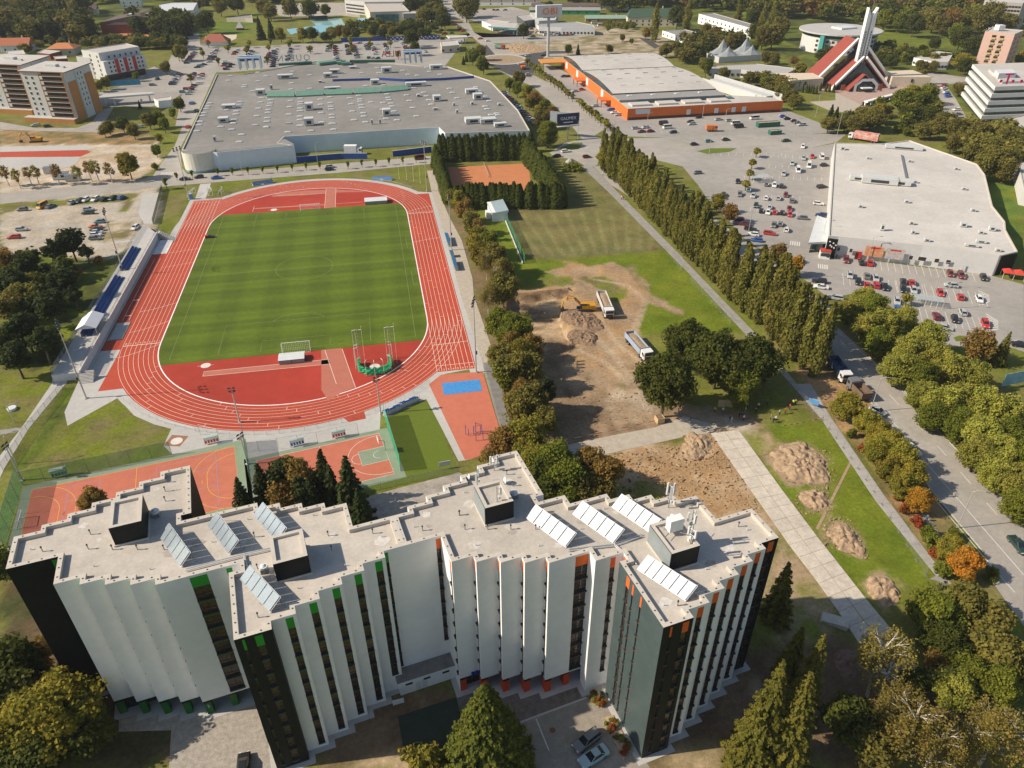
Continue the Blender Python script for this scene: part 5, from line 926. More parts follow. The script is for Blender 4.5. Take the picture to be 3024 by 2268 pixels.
for i in range(4):link('skylight',sk,obi,(170+14*i-OL.x,181-OL.y,7.0))
for y in(290,262,238,205):link('facade_poster',MB().box((0,0,0),(0.12,5,4),PANEL).mesh('facade_poster'),obi,(161.4-OL.x,y-OL.y,1.6))
for y,s in((246,10),(192,9)):m=MB();m.box((158.5-OL.x,y-OL.y,3.2),(6,s,0.5),ORB);[m.box((156-OL.x,y+k*s*0.45-OL.y,0),(0.4,0.4,3.2),GREYM)for k in(-1,1)];m.build('entrance_canopy',obi)
m=MB();p=G(*f3(530,800),4)-OL;m.box((p.x,p.y,4.0),(18,14,0.7),M('canopy_orange',(0.62,0.27,0.06),0.7,0.04));[m.box((p.x+dx,p.y+dy,0),(0.5,0.5,4),GREYM)for dx in(-8,8)for dy in(-6,6)];m.build('drive_in_canopy',obi)
for i in range(4):link('greenhouse_bay',MB().box((0,0,0),(11,6.5,1.0),WROOF).mesh('greenhouse_bay'),obi,(171+15*i-OL.x,165.5-OL.y,5.6));link('greenhouse_glazing',MB().box((0,0,0),(13,5,0.3),GLASSD).mesh('greenhouse_glazing'),obi,(178+14.2*i-OL.x,171-OL.y,5.72))
m=MB();m.box((206-OL.x,157.4-OL.y,0),(88,0.2,1.3),M('dark_plinth',(0.10,0.04,0.03),0.8,0.1));m.build('plinth',obi)
for x in(196,212,222,228):link('dock_poster',MB().box((0,0,0),(2.2,0.1,2.6),PANEL).mesh('dock_poster'),obi,(x-OL.x,157.3-OL.y,1.4))
p=G(*f3(1640,1445),3);link('facade_poster',MB().box((0,0,0),(8,0.1,2.4),PANEL).mesh('facade_poster'),obi,(170-OL.x,157.4-OL.y,3.0))
cy=thing('builders_yard','open builders yard with long racks beside the orange DIY store','yard',(246,205,0));MB().box((-6,0,0),(0.4,50,4.5),PANEL,rz=0.25).build('rack_wall',cy);MB().box((2,0,0),(5,52,3.5),HVAC,rz=0.25).build('rack',cy);MB().box((7,2,0),(0.4,62,4.8),M('yard_fence_panel',(0.5,0.52,0.52),0.7,0.05),rz=0.25).build('rear_fence',cy)
tp=G(*f3(465,735));t=thing('totem_sign','very tall sign tower with orange OBI letters on a white box','sign',(tp.x,tp.y,0));MB().tube([(0,0,0),(0,0,28)],1.1,1.0,M('totem_grey',(0.45,0.46,0.47),0.5,0.03),12).build('column',t)
MB().box((0,0,26.5),(19,3.2,8.0),PANEL,rz=0.05).build('sign_box',t);MB().box((0,0,26.2),(9,4,0.5),GREYM).build('platform',t);text_mesh('OBI',6.6,M('obi_orange',(0.80,0.20,0.02),0.5,0.02),'lettering',t,(0.5,-1.75,30.4),(math.pi/2,0,0.05),0.25,1.12)
gb=G(*t10(1465,905));t=thing('billboard','dark navy billboard with white GALIMEX lettering on a steel post','billboard',(gb.x,gb.y,0));MB().tube([(0,0,0),(0,0,7)],0.35,0.35,GREYM,8).build('post',t);MB().box((0,0,7.2),(11.5,0.5,5.4),M('billboard_navy',(0.012,0.025,0.075),0.4,0.05),rz=0.12).build('board',t);MB().box((0,-0.9,6.7),(11.5,1.2,0.25),PANEL,rz=0.12).build('catwalk',t)
text_mesh('GALIMEX',2.0,M('sign_white',(0.8,0.8,0.8),0.5,0.02),'lettering',t,(0,-0.30,10.3),(math.pi/2,0,0.12),0.02);MB().box((0.05,-0.28,8.3),(5,0.06,0.35),MATS['sign_white'],rz=0.12).build('small_print',t);MB().box((-2.2,5.5,6.6),(11.5,0.4,5.4),M('billboard_back',(0.30,0.33,0.35),0.6,0.05),rz=-0.6).build('rear_board',t)
# ---- supermarket on the right
sp=rp(7,t20,[(985,925),(1290,930),(1470,908),(1910,1062),(1960,1130)])+rp(7,t21,[(2010,90),(2090,190),(2095,245),(2172,385),(2055,412),(1560,345),(1010,288),(945,285)])
sup=blk('supermarket','large white-roofed supermarket beside the right-hand car park',sp,7.0,M('light_grey_render',(0.60,0.595,0.585),0.8,0.03,0.3),M('supermarket_roof',(0.555,0.525,0.485),0.85,0.05,0.15,big=0.08),'supermarket',0.35);SL_=sup.location
a,b=(174.1,-25.1),(215.9,-48.5)
for s,c_ in((0.255,0),(0.385,1)):
 m=MB();m.box((0,0,0),(5.6,0.12,3.6),M('poster_food',(0.55,0.42,0.25),0.6,0.4,1.5,col2=(0.62,0.16,0.06))if c_==0 else M('poster_food2',(0.62,0.45,0.25),0.6,0.35,1.2,col2=(0.30,0.36,0.52)));po=link('wall_poster',m.mesh('wall_poster'),sup,Vector((a[0]+(b[0]-a[0])*s+0.1-SL_.x,a[1]+(b[1]-a[1])*s-0.12-SL_.y,1.6)),math.atan2(b[1]-a[1],b[0]-a[0]));link('poster_band',MB().box((0,-0.04,2.8),(3.2,0.1,0.5),REDP).mesh('poster_band'),po)
for s,w_ in((0.49,1.2),(0.56,2.4),(0.65,1.4),(0.72,1.4),(0.03,1.0),(0.11,1.0)):wgrid(sup,a,b,2.2,1,1,[s],w_,1.4,name='window',frame=PANEL)
wgrid(sup,a,b,0.05,1,1,[0.82],1.3,2.5,PANEL,'door');wgrid(sup,a,b,0.05,1,1,[0.165],2.0,2.8,REDP,'door');wgrid(sup,a,b,0.05,1,1,[0.155],0.9,2.4,DARKM,'doorway')
MB().prism([(x-SL_.x,y-SL_.y)for x,y in((215.6,-48.6),(223.2,-47.7),(223.1,-47.3),(215.7,-48.2))],0,6.6,DARKC).build('dark_end_wall',sup)
MB().box((172.6-SL_.x,-25.6-SL_.y,0),(3.2,0.3,6.6),DARKC,rz=-0.51).build('dark_panel',sup)
for i,(dx,z)in enumerate(((-0.8,5.4),(0.2,5.0),(0.9,4.4),(-0.6,4.2),(0.5,3.5),(-0.2,3.9))):MB().box((172.6+dx-SL_.x,-25.8-dx*0.56-SL_.y,z),(0.5,0.06,0.4),WHT,rz=-0.51,ry=0.3*i).build('painted_mark',sup)
pp=rp(4,t21,[(815,330),(945,322),(950,180),(870,152)]);MB().prism([(x-SL_.x,y-SL_.y)for x,y in pp],3.4,4.1,PANEL,bottom=True).build('porch_roof',sup);MB().prism([(x-SL_.x,y-SL_.y)for x,y in inset(pp,0.8)],0,3.4,GLASSD).build('porch_glazing',sup)
for uv,s in((t20(1140,1165),(7,4,1.6)),(t20(1270,1185),(13,5,2.2)),(t20(1390,1195),(9,4,1.8)),(t20(1430,965),(15,3.5,1.2)),(t20(1035,970),(2,2,1.2)),(t21(1290,250),(1.2,1,2.2)),(t21(1815,225),(2,1.6,1.4)),(t21(2000,250),(2,1.6,1.4)),(t21(1480,210),(1.6,1.2,0.9)),(t21(1450,70),(1.6,1.2,0.8)),(t21(1150,100),(1.6,1.2,0.8)),(t21(1880,125),(1.6,1.2,0.8)),(t21(1930,330),(3,1.4,0.8)),(t21(1870,355),(4,1.2,0.7)),(t21(1580,320),(1.8,1.2,0.8)),(t21(1490,270),(1.2,1.2,1.0)),(t20(1470,1050),(1.5,1.2,0.7)),(t20(1770,1100),(1.5,1.2,0.7)),(t20(1505,1185),(1.6,1.2,0.7)),(t20(1820,1230),(1.6,1.2,0.7)),(t20(1200,1030),(1.2,1.2,0.7)),(t21(1930,270),(1.6,1.2,0.8)),(t21(2040,385),(1.6,1.2,0.8))):unit(sup,uv,6.65,*s,rz=-0.5)
run3(sup,6.7,[t20(1420,1010),t20(1460,1200)],0.9,0.35,GREYM,'roof_duct')
kk=G(*t21(915,425));t=thing('food_kiosk','small kiosk with red counter front and white side by the supermarket porch','kiosk',(kk.x,kk.y,0.03),-0.45);MB().box((0,0,0),(3.2,2.6,2.6),WHT).build('body',t);MB().box((0,-0.2,2.6),(3.4,3.0,0.25),M('kiosk_red',(0.45,0.06,0.04),0.6,0.05)).build('roof',t);MB().box((-0.4,-1.33,1.0),(2.0,0.1,1.0),DARKM).build('counter_opening',t);MB().tube([(0.9,-1.36,1.4),(0.9,-1.42,1.4)],0.7,0.7,DARKM,14).build('round_sign',t)
# ---- two brown and orange apartment blocks on the left
BRICKO=M('ochre_render',(0.44,0.20,0.06),0.85,0.05,0.4);BALC=M('balcony_brown',(0.10,0.055,0.04),0.7,0.06);LGREY=M('light_grey_wall',(0.52,0.53,0.53),0.8,0.03)
def apartment(label,o_,ex,ey,W_,D_,Hh):
 ex,ey=Vector(ex).normalized(),Vector(ey).normalized();o_=Vector(o_)
 P=[o_,o_+ex*W_,o_+ex*W_+ey*D_,o_+ey*D_];t=blk('apartment_block',label,[(p.x,p.y)for p in P],Hh,LGREY,WROOF,'apartment block',0.2)
 t0=t.location;q=lambda a_,b_,z:(o_.x+ex.x*a_+ey.x*b_-t0.x,o_.y+ex.y*a_+ey.y*b_-t0.y,z);ang=math.atan2(ex.y,ex.x)
 MB().prism([q(-0.8,-0.8,0)[:2],q(W_+0.8,-0.8,0)[:2],q(W_+0.8,D_+0.8,0)[:2],q(-0.8,D_+0.8,0)[:2]],Hh+0.02,Hh+0.5,M('eaves_brown',(0.22,0.11,0.07),0.7,0.05),top=WROOF,bottom=True).build('roof_overhang',t)
 for i in range(9):
  z=2.3+2.62*i
  if i<8:
   for s in(0.10,0.24):wgrid(t,P[0],P[1],z+0.5,1,1,[s],1.2,1.4,frame=WHT)
  b_=link('balcony',MB().box((0,0,0),(W_*0.50,1.5,0.22),PANEL).mesh('balcony'),t,q(W_*0.70,-0.75,z-0.25),ang);link('balustrade',MB().box((0,-0.72,0.22),(W_*0.50,0.08,0.9),BALC).mesh('balustrade'),b_);link('recess',MB().box((0,0.68,0.3),(W_*0.46,0.10,2.0),WGL).mesh('recess'),b_)
 for s in(0.44,0.965):MB().box(q(W_*s,-1.45,0),(0.35,0.25,Hh),BRICKO,rz=ang).build('balcony_post',t)
 for s0,s1,mt,zt in((0.02,0.33,BRICKO,0.80),(0.36,0.66,LGREY,1.0),(0.69,0.99,BRICKO,0.85)):MB().prism([q(W_+0.05,D_*s0,0)[:2],q(W_+0.25,D_*s0,0)[:2],q(W_+0.25,D_*s1,0)[:2],q(W_+0.05,D_*s1,0)[:2]],0,Hh*zt,mt).build('side_cladding',t)
 wgrid(t,(P[1]+ex*0.2),(P[2]+ex*0.2),6,7,2.62,[0.45,0.57],1.1,1.4,frame=WHT)
 MB().prism([q(-4,-4.5,0)[:2],q(W_+0.4,-4.5,0)[:2],q(W_+0.4,0,0)[:2],q(-4,0,0)[:2]],0,2.4,BRICKO,top=CONC).build('garage_podium',t);unit(t,(0,0),0,1,1,1)if False else None
 MB().box(q(W_*0.45,D_*0.5,Hh+0.5),(6,3,1.2),HVAC,rz=ang).build('roof_plant',t);MB().box(q(W_*0.75,D_*0.4,Hh+0.5),(2,1.5,0.8),HVAC,rz=ang).build('roof_plant',t)
apartment('tall ochre and white apartment block with brown balconies, nearer of two at the left',(-152.5,222.5),(24.5,-9.3),(6,25),26,25,24.8)
apartment('ochre and white apartment block partly cut off by the left edge of the picture',(-183,249.5),(25,-9.8),(6,25),27,26,24.8)
# ---- white office with three red stripes
off=blk('office_building','white office building with three vertical red stripes at the left',[(-141.5,321),(-121.5,342),(-133,357),(-156,336)],17.0,M('office_white',(0.58,0.58,0.58),0.8,0.03),WROOF,'office',0.4);OO=off.location
A_,B_=Vector((-140.6,319.8,0)),Vector((-121.0,340.4,0));e=(B_-A_).normalized();ang=math.atan2(e.y,e.x);nr=Vector((e.y,-e.x,0))
MB().box((A_+B_)/2-OO+Vector((0,0,4))+nr*0.8,((B_-A_).length+1,3.2,8.2),M('office_front',(0.66,0.66,0.66),0.7,0.02),rz=ang).build('front_slab',off);MB().box((A_+B_)/2-OO+nr*0.2,((B_-A_).length-1,1.2,4),WGL,rz=ang).build('ground_floor_glazing',off)
for s in(0.30,0.52,0.74):link('red_stripe',MB().box((0,0,0),(2.4,0.3,8.4),REDP).mesh('red_stripe'),off,A_+(B_-A_)*s-OO+nr*2.5+Vector((0,0,4.2)),ang)
for s in(0.12,0.22,0.40,0.62,0.84,0.93):wgrid(off,A_+nr*2.4,B_+nr*2.4,5.2,3,2.5,[s],1.1,1.3)
wgrid(off,(-156,336),(-141.5,321),3,5,2.7,[0.45,0.85],1.1,1.4);wgrid(off,A_,B_,13.2,1,1,fr(6,0.2,0.9),1.1,1.6)
blk('office_building','low white side wing with small windows left of the striped office',[(-160.5,336.5),(-150.5,330),(-146,336),(-156,342)],13.0,MATS['office_white'],WROOF,'office')
# ---- stepped white office with a magenta T (right edge)
o_=Vector((346.2,118.5));e1=Vector((1,-0.06)).normalized();e2=Vector((29,54)).normalized();tb=thing('terraced_office','white office with dark ribbon windows and magenta T sign at the right edge','office',(o_.x,o_.y,0))
q=lambda a_,b_:tuple(e1*a_+e2*b_)
for i in range(5):
 d=0.0+1.6*(4-i)*0.45;z=3.45*i
 MB().prism([q(-d,-d),q(80,-d),q(80,62),q(-d,62)],z+1.5,z+3.45,M('ribbon_white',(0.70,0.71,0.71),0.6,0.02),top=WROOF,bottom=True).build('spandrel_band',tb);MB().prism([q(-d+0.5,-d+0.5),q(79,-d+0.5),q(79,61),q(-d+0.5,61)],z,z+1.5,GLASSD).build('ribbon_window',tb)
MB().prism([q(5,6),q(60,6),q(60,40),q(5,40)],17.25,18.4,HVAC,top=WROOF).build('roof_plant',tb);MB().prism([q(4,14),q(14,14),q(14,24),q(4,24)],18.4,21,PANEL).build('roof_plant',tb)
MAG=M('magenta',(0.62,0.02,0.16),0.5,0.03);p=G(*f5(2000,1040),20.5);text_mesh('T',7.5,MAG,'lettering',tb,(p.x-o_.x,p.y-o_.y,20.9),(math.pi/2,0,-0.2),0.3)
for dx in(-3.2,2.8,7.0):MB().box((p.x-o_.x+dx,p.y-o_.y-dx*0.2,19.4),(1.3,0.6,1.3),MAG).build('logo_square',tb)
blk('low_office_wing','low white wing with flat roof below the T office at the right edge',rp(6,t20,[(2070,775),(2400,700),(2600,1300),(2212,1230),(2150,960)]),6.0,M('wing_white',(0.62,0.61,0.59),0.8,0.03),WROOF,'office')
pk=blk('apartment_tower','pink apartment tower with yellow balconies at the far right',[(432.6,211.8),(422,225.1),(437,238),(449.5,224)],26,M('pink_render',(0.60,0.40,0.34),0.85,0.03),WROOF,'apartment tower');MB().box((-1,3,26),(4.5,4,3),WHT).build('lift_house',pk)
for i in range(7):
 for s in(0.35,0.62):wgrid(pk,(422,225.1),(432.6,211.8),4+3.0*i,1,1,[s],2.6,1.0,M('balcony_yellow',(0.50,0.42,0.20),0.8,0.1),'balcony',d=0.5);wgrid(pk,(422,225.1),(432.6,211.8),5.0+3.0*i,1,1,[s],2.4,1.3,WGL)
 wgrid(pk,(432.6,211.8),(449.5,224),4+3.0*i,1,1,[0.3,0.7],1.8,1.4,WGL)
 # ---- church with red roofs, white rafters and a twin spire
CX=Vector((325,206,0));ch=thing('church','modern church with steep red roofs, white sloping ribs and tall twin spire','church',CX,-0.10)
CRED=M('church_roof_red',(0.27,0.062,0.046),0.8,0.06,0.5);CW_=M('church_white',(0.74,0.74,0.73),0.7,0.02);CST=M('church_stone',(0.62,0.52,0.40),0.85,0.04,0.4)
def rib(x0,x1,z1,y0,w_=1.5):
 for s in(-1,1):
  a,b=Vector((s*x0,y0,0.3)),Vector((s*x1,y0+3,z1));d=(b-a).normalized();n_=Vector((-s*d.z,0,abs(d.x)))*0+Vector((0,0,1));hw=Vector((0,w_/2,0));th=Vector((0,0,1.6));m=MB();V=[a-hw,a+hw,b+hw,b-hw];V=V+[v+th for v in V];m.add(V,[(3,2,1,0),(4,5,6,7),(0,1,5,4),(1,2,6,5),(2,3,7,6),(3,0,4,7)],CW_);m.build('rib',ch)
def gable(x0,zt,y0,y1,ov_=0.0,mat=CRED):
 for s in(-1,1):
  m=MB();V=[(s*x0,y0,0.5),(s*x0,y1,0.5),(s*0.3,y1+3,zt),(s*0.3,y0+3,zt)];V=V+[(x,y,z+0.6)for x,y,z in V];m.add(V,[(0,1,2,3),(4,7,6,5),(0,4,5,1),(1,5,6,2),(2,6,7,3),(3,7,4,0)],mat);m.build('roof_slope',ch)
 m=MB();m.add([(-x0*0.9,y0+1.2,0),(x0*0.9,y0+1.2,0),(0,y0+3.5,zt*0.9)],[(0,1,2)],GLASSD);m.build('gable_glazing',ch)
gable(26,25,4,22);rib(26.5,1.5,25.5,3.2,2.0);gable(18,16.5,-7,4);rib(18.3,1,17,-7.6,1.8);gable(10,8.5,-13,-7)
m=MB();m.add([(-7.5,-13.6,0.2),(-7.5,-13.6,4.2),(-3.5,-13.6,7.6),(3.5,-13.6,7.6),(7.5,-13.6,4.2),(7.5,-13.6,0.2),(5.8,-13.6,0.2),(5.8,-13.6,3.6),(2.8,-13.6,6),(-2.8,-13.6,6),(-5.8,-13.6,3.6),(-5.8,-13.6,0.2)],[(0,1,10,11),(1,2,9,10),(2,3,8,9),(3,4,7,8),(4,5,6,7)],CW_);m.build('porch_frame',ch);MB().box((0,-13.0,0),(9,0.4,4.5),GLASSD).build('porch_window',ch);MB().box((0,-14.5,2.2),(6.5,3,0.5),CW_).build('porch_canopy',ch)
for s in(-1,1):
 MB().box((s*1.7,0.5,0),(2.3,3.2,40),CW_).build('spire_pier',ch);m=MB();m.add([(s*0.55,-1.1,40),(s*2.85,-1.1,40),(s*2.85,2.1,40),(s*0.55,2.1,40),(s*2.85,-1.1,44.5),(s*2.85,2.1,44.5)],[(0,1,4),(3,5,2),(0,4,5,3),(1,2,5,4)],CW_);m.build('spire_tip',ch)
 for k in range(14):MB().box((s*1.7,-1.13,12+1.45*k),(0.7,0.08,1.0),GLASSD).build('spire_opening',ch)
 MB().prism([(s*22,-2),(s*45,-6),(s*45,16),(s*22,14)],0,6.0,CST,top=CST).build('side_wing',ch);MB().box((s*34,-4.3,2.8),(1.3,0.1,2),GLASSD,rz=-s*0.17).build('window',ch);MB().box((s*12,-9,0),(2.4,0.3,3.4),M('church_door',(0.36,0.12,0.05),0.7,0.05)).build('door',ch)
MB().tube([(0,0.5,38),(0,0.5,50)],0.18,0.15,GREYM).build('cross_shaft',ch);MB().box((0,0.5,48.2),(2.4,0.25,0.3),GREYM).build('cross_bar',ch);m=MB();m.box((-38,-5.2,2.2),(0.25,0.2,3.4),DARKM);m.box((-38,-5.2,4.3),(1.8,0.2,0.25),DARKM);m.build('wall_cross',ch)
PLZ=M('plaza_paving',(0.42,0.30,0.255),0.9,0.08,0.4);sheet('church_plaza',rp(0,t20,[(770,545),(1430,550),(1500,575),(1480,610),(1340,620),(1180,690),(990,600),(900,590),(800,560)]),0.05,PLZ);sheet('church_plaza',rp(0,t20,[(990,600),(1180,690),(1160,740),(960,720),(820,660),(990,650)]),0.04,DIRTP)
rw=thing('retaining_terrace','raised terrace edge with dark openings below the church plaza','terrace',(302.9,159.7,0));a=Vector((302.9,159.7,0));b=Vector((350,183,0));MB().box((b-a)/2+Vector((0,0,2.2)),((b-a).length,2.5,0.7),CW_,rz=math.atan2((b-a).y,(b-a).x)).build('terrace_slab',rw)
for i in range(9):q_=(b-a)*(i/8);MB().box((q_.x,q_.y,0),(0.8,0.8,2.2),CW_).build('pillar',rw)
MB().box((b-a)/2+Vector((-0.8,1.6,0)),((b-a).length,0.3,2.2),DARKM,rz=math.atan2((b-a).y,(b-a).x)).build('dark_opening',rw)
# ---- rounded office behind the church
C0=Vector((385,328,0));ro=thing('rounded_office','grey-white office with flat elliptical roof and teal trim behind the church','office',C0)
el=lambda a_,b_,n=36:[(a_*math.cos(2*math.pi*i/n)*math.cos(0.08)-b_*math.sin(2*math.pi*i/n)*math.sin(0.08),a_*math.cos(2*math.pi*i/n)*math.sin(0.08)+b_*math.sin(2*math.pi*i/n)*math.cos(0.08))for i in range(n)]
MB().prism(el(27,27),0,12.6,M('office_grey_white',(0.60,0.60,0.59),0.7,0.03),cap=False).build('wall',ro);MB().prism(el(27.2,27.2),10.8,12.5,GLASSD,cap=False).build('ribbon_window',ro);MB().prism(el(30,30),13.2,14.2,M('oval_roof_edge',(0.50,0.50,0.49),0.7,0.03),top=M('oval_roof',(0.46,0.445,0.43),0.8,0.03,0.2),bottom=True).build('roof',ro);MB().prism(el(28.5,28.5),12.5,13.2,TEAL,cap=False).build('teal_trim',ro);MB().box((4,2,14.2),(15,11,1.2),PANEL,rz=0.2).build('roof_lantern',ro)
MB().box((-24,-17.5,0),(3,3,12.8),TEAL,rz=0.6).build('teal_tower',ro)
for k in range(3):
 for i in range(16):
  a_=math.radians(205+8.5*i);link('window',MB().box((0,0,0),(1.9,0.25,1.5),WGL).mesh('window')if(k,i)==(0,0)else bpy.data.meshes['window_oval'],ro,(27.05*math.cos(a_),27.05*math.sin(a_),1.6+3.1*k),a_+math.pi/2)
  if(k,i)==(0,0):[c for c in ro.children if c.name.startswith('window')][-1].data.name='window_oval'
  # ---- other halls, sheds and houses
def hall(label,fn,pts,z,wall=None,roof=None,cat='hall',name='flat_roofed_hall',wins=0,rows=1):
 w_=rp(z,fn,pts);t=blk(name,label,w_,z,wall or LGREY,roof or WROOF,cat,0.3)
 if wins:
  p_=ccw(w_)
  for i in range(len(p_)):
   a,b=p_[i],p_[(i+1)%len(p_)]
   if(b[0]-a[0])>6 or(b[1]-a[1])<-12:wgrid(t,a,b,1.2,rows,3.0,fr(wins),1.6,1.4)
 return t
def gabled(label,c,L_,W_,h,rh,rz,wall,roof,name='house',cat='house',hip=0.0,wins=4,group=None):
 t=thing(name,label,cat,(c[0],c[1],0),rz,group);MB().prism([(-L_/2,-W_/2),(L_/2,-W_/2),(L_/2,W_/2),(-L_/2,W_/2)],0,h,wall,cap=False).build('wall',t);e_=0.5;k=hip*W_/2
 m=MB();m.add([(-L_/2-e_,-W_/2-e_,h-0.2),(L_/2+e_,-W_/2-e_,h-0.2),(L_/2+e_,W_/2+e_,h-0.2),(-L_/2-e_,W_/2+e_,h-0.2),(-L_/2-e_+k,0,h+rh),(L_/2+e_-k,0,h+rh)],[(0,1,5,4),(2,3,4,5),(1,2,5),(3,0,4),(3,2,1,0)],roof);m.build('roof',t)
 if wins:
  wm=MB().box((0,0,0),(1.3,0.12,1.4),WGL).mesh('window')
  for i in range(wins):
   for s in(-1,1):link('window',wm,t,(-L_/2+L_*(i+0.5)/wins,s*W_/2,1.1))
 if h>5 and wins:[link('window',wm,t,(-L_/2+L_*(i+0.5)/wins,s*W_/2,4.0))for i in range(wins)for s in(-1,1)]
 MB().box((L_*0.22,W_*0.15,h+rh*0.4),(0.7,0.7,rh*0.9),WHT).build('chimney',t)if wins else None
 return t
hall('low white flat-roofed hall right of the church',f5,[(785,745),(1080,662),(1300,685),(1230,800),(1030,800)],5,WHITE,wins=5)
hall('long pale flat-roofed wing behind the DIY store',f4,[(330,900),(380,850),(960,825),(1480,885),(1330,960),(960,930),(760,900)],5,LGREY,M('grey_white_roof',(0.42,0.41,0.39),0.8,0.05),wins=6)
hall('long white two-storey block among trees, upper right',f4,[(210,178),(400,168),(970,330),(900,370)],8,WHITE,M('slate_grey_roof',(0.27,0.265,0.26),0.8,0.05),'block',wins=12,rows=2)
tp_=G(*f4(680,800));pt=thing('peaked_pavilion','grey pavilion with four sharp tent-like roof peaks behind the DIY store','pavilion',(tp_.x+4,tp_.y+8,0),0.1);SEAM=M('grey_seam_metal',(0.36,0.38,0.38),0.5,0.05,0.4,metal=0.3);MB().prism([(-19,-9),(19,-9),(19,9),(-19,9)],0,4,LGREY,top=SEAM).build('hall',pt)
for i,(x,y)in enumerate(((-9.5,4),(9.5,4),(-9.5,-4.5),(9.5,-4.5))):
 r_,hh=(9.4,9.5)if i<2 else(7.5,6.0);n=10;m=MB();V=[(x+math.copysign(min(abs(r_*1.2*math.cos(a)),r_),math.cos(a)),y+0.62*math.copysign(min(abs(r_*1.2*math.sin(a)),r_),math.sin(a)),4.0)for a in[2*math.pi*(k+0.5)/8 for k in range(8)]];V2=[(x+(p[0]-x)*0.35,y+(p[1]-y)*0.35,4+hh*0.42)for p in V];m.add(V+V2+[(x,y,4+hh)],[(k,(k+1)%8,8+(k+1)%8,8+k)for k in range(8)]+[(8+k,8+(k+1)%8,16)for k in range(8)],SEAM);m.build('peaked_roof',pt)
c_=G(*f3(1790,340));gabled('cream two-storey house with long dark green hipped roof, upper right',(c_.x+2,c_.y+4),44,14,8,6,-0.22,CREAM,M('dark_green_roof',(0.055,0.10,0.065),0.7,0.05),hip=0.5,wins=8)
c_=G(*f3(1240,290));gabled('long low shed with pale green roof behind the car dealer',(c_.x,c_.y+4),40,9,3.5,2.2,-0.2,M('shed_brown',(0.36,0.22,0.13),0.8,0.08),M('pale_green_roof',(0.24,0.36,0.28),0.7,0.05),'shed','shed',wins=5)
c_=G(*f3(700,190));gabled('long workshop row with green front, far upper middle',(c_.x,c_.y+6),70,10,4,2,-0.24,M('workshop_green',(0.03,0.28,0.12),0.7,0.08),M('grey_sheet',(0.30,0.29,0.28),0.8,0.06),'shed','shed',wins=8)
c_=G(*f3(900,130));gabled('long workshop row with brown roof, far upper middle',(c_.x,c_.y+6),100,10,4,2,-0.24,CREAM,BRWN,'shed','shed',wins=9)
hall('white car dealership with glass front and dark car decals behind the OBI tower',f3,[(320,310),(830,280),(1060,325),(1075,360),(640,355),(350,345)],6,M('dealer_white',(0.64,0.65,0.66),0.5,0.02),M('dealer_roof',(0.34,0.34,0.34),0.8,0.05),'showroom','car_showroom',wins=9)
hall('low glass showroom at the upper middle with dark canopy',f3,[(60,200),(240,180),(360,240),(160,270)],6,GLASSD,M('dealer_roof2',(0.40,0.38,0.36),0.8,0.05),'showroom','car_showroom')
hall('grey box hall behind the OBI sign',f3,[(230,160),(540,150),(600,180),(560,260),(350,270)],8,M('box_grey',(0.38,0.40,0.41),0.6,0.03),None,'hall')
c_=G(*f3(60,60));gabled('discount store with wide red-brown roof at the top edge',(c_.x-20,c_.y+10),95,30,5.5,6,-0.22,WHITE,M('red_brown_roof',(0.36,0.115,0.07),0.85,0.05),'discount_store','store',wins=8)
hall('low white workshop with grey roof, right of the fresh asphalt lane',f3,[(1950,395),(2240,380),(2500,440),(2212,480)],4.5,WHITE,MATS['slate_grey_roof'],wins=5)
hall('low shed with pale roof among trees, upper right',f4,[(0,430),(360,545),(250,570),(0,480)],4.5,M('shed_pinkish',(0.48,0.42,0.38),0.8,0.05),MATS['grey_white_roof'])
hall('white hall with pale roof, far upper left',f1,[(-150,60),(0,35),(345,32),(290,130),(-120,150)],9,WHITE,M('blue_white_roof',(0.56,0.58,0.60),0.7,0.03))
pool_b=hall('swimming hall with tall blue-green windows and pale flat roof',f2,[(300,45),(780,40),(880,140),(370,155)],11,CREAM,M('sandy_roof',(0.46,0.42,0.37),0.85,0.04),'swimming hall','swimming_hall');P_=rp(11,f2,[(370,155),(780,148)]);wgrid(pool_b,P_[0],P_[1],1.5,2,3.8,fr(9,0.22,0.86),2.6,3.4,M('pool_glass',(0.05,0.17,0.19),0.2,0.3,0.5))
hall('grey annex with red base and blue square sign beside the swimming hall',f2,[(790,150),(1010,140),(1030,170),(800,175)],10,M('annex_grey',(0.34,0.35,0.36),0.7,0.03),None,'annex');hall('long pale office wing behind the swimming hall',f2,[(40,-5),(820,-8),(825,20),(300,25)],12,LGREY,None,'block',wins=14,rows=3)
pw_=sheet('swimming_pool',rp(0,f1,[(1800,255),(2212,240),(2260,330),(1880,330)]),0.06,M('pool_water',(0.30,0.52,0.48),0.1,0.06,0.2));sheet('swimming_pool',rp(0,f1,[(1500,380),(1900,330),(2212,330),(2212,440),(1620,430),(1560,450)]),0.05,M('pool_deck_blue',(0.22,0.45,0.55),0.6,0.08));sheet('pool_terrace',rp(0,f2,[(210,240),(340,230),(340,360),(260,370),(180,330)]),0.05,MATS['pool_deck_blue']);sheet('beach_court',rp(0,f1,[(450,460),(860,448),(850,500),(720,560),(600,560),(440,500)]),0.05,M('beach_sand',(0.58,0.50,0.38),0.95,0.04))
c_=G(*f0(1480,410));sh_=gabled('brick-red sports hall with wide dark gabled roof, upper left',(c_.x+26,c_.y+10),46,62,9,5,math.radians(85),M('hall_red',(0.26,0.06,0.04),0.8,0.05),BRWN,'sports_hall','sports hall',wins=0)
for x,y in((-8,-6),(-4,-9),(-6,8),(-1,11),(4,13)):MB().box((x,y,9+5*(1-abs(y)/31)-0.3),(3,2,0.9),WHT).build('roof_skylight',sh_)
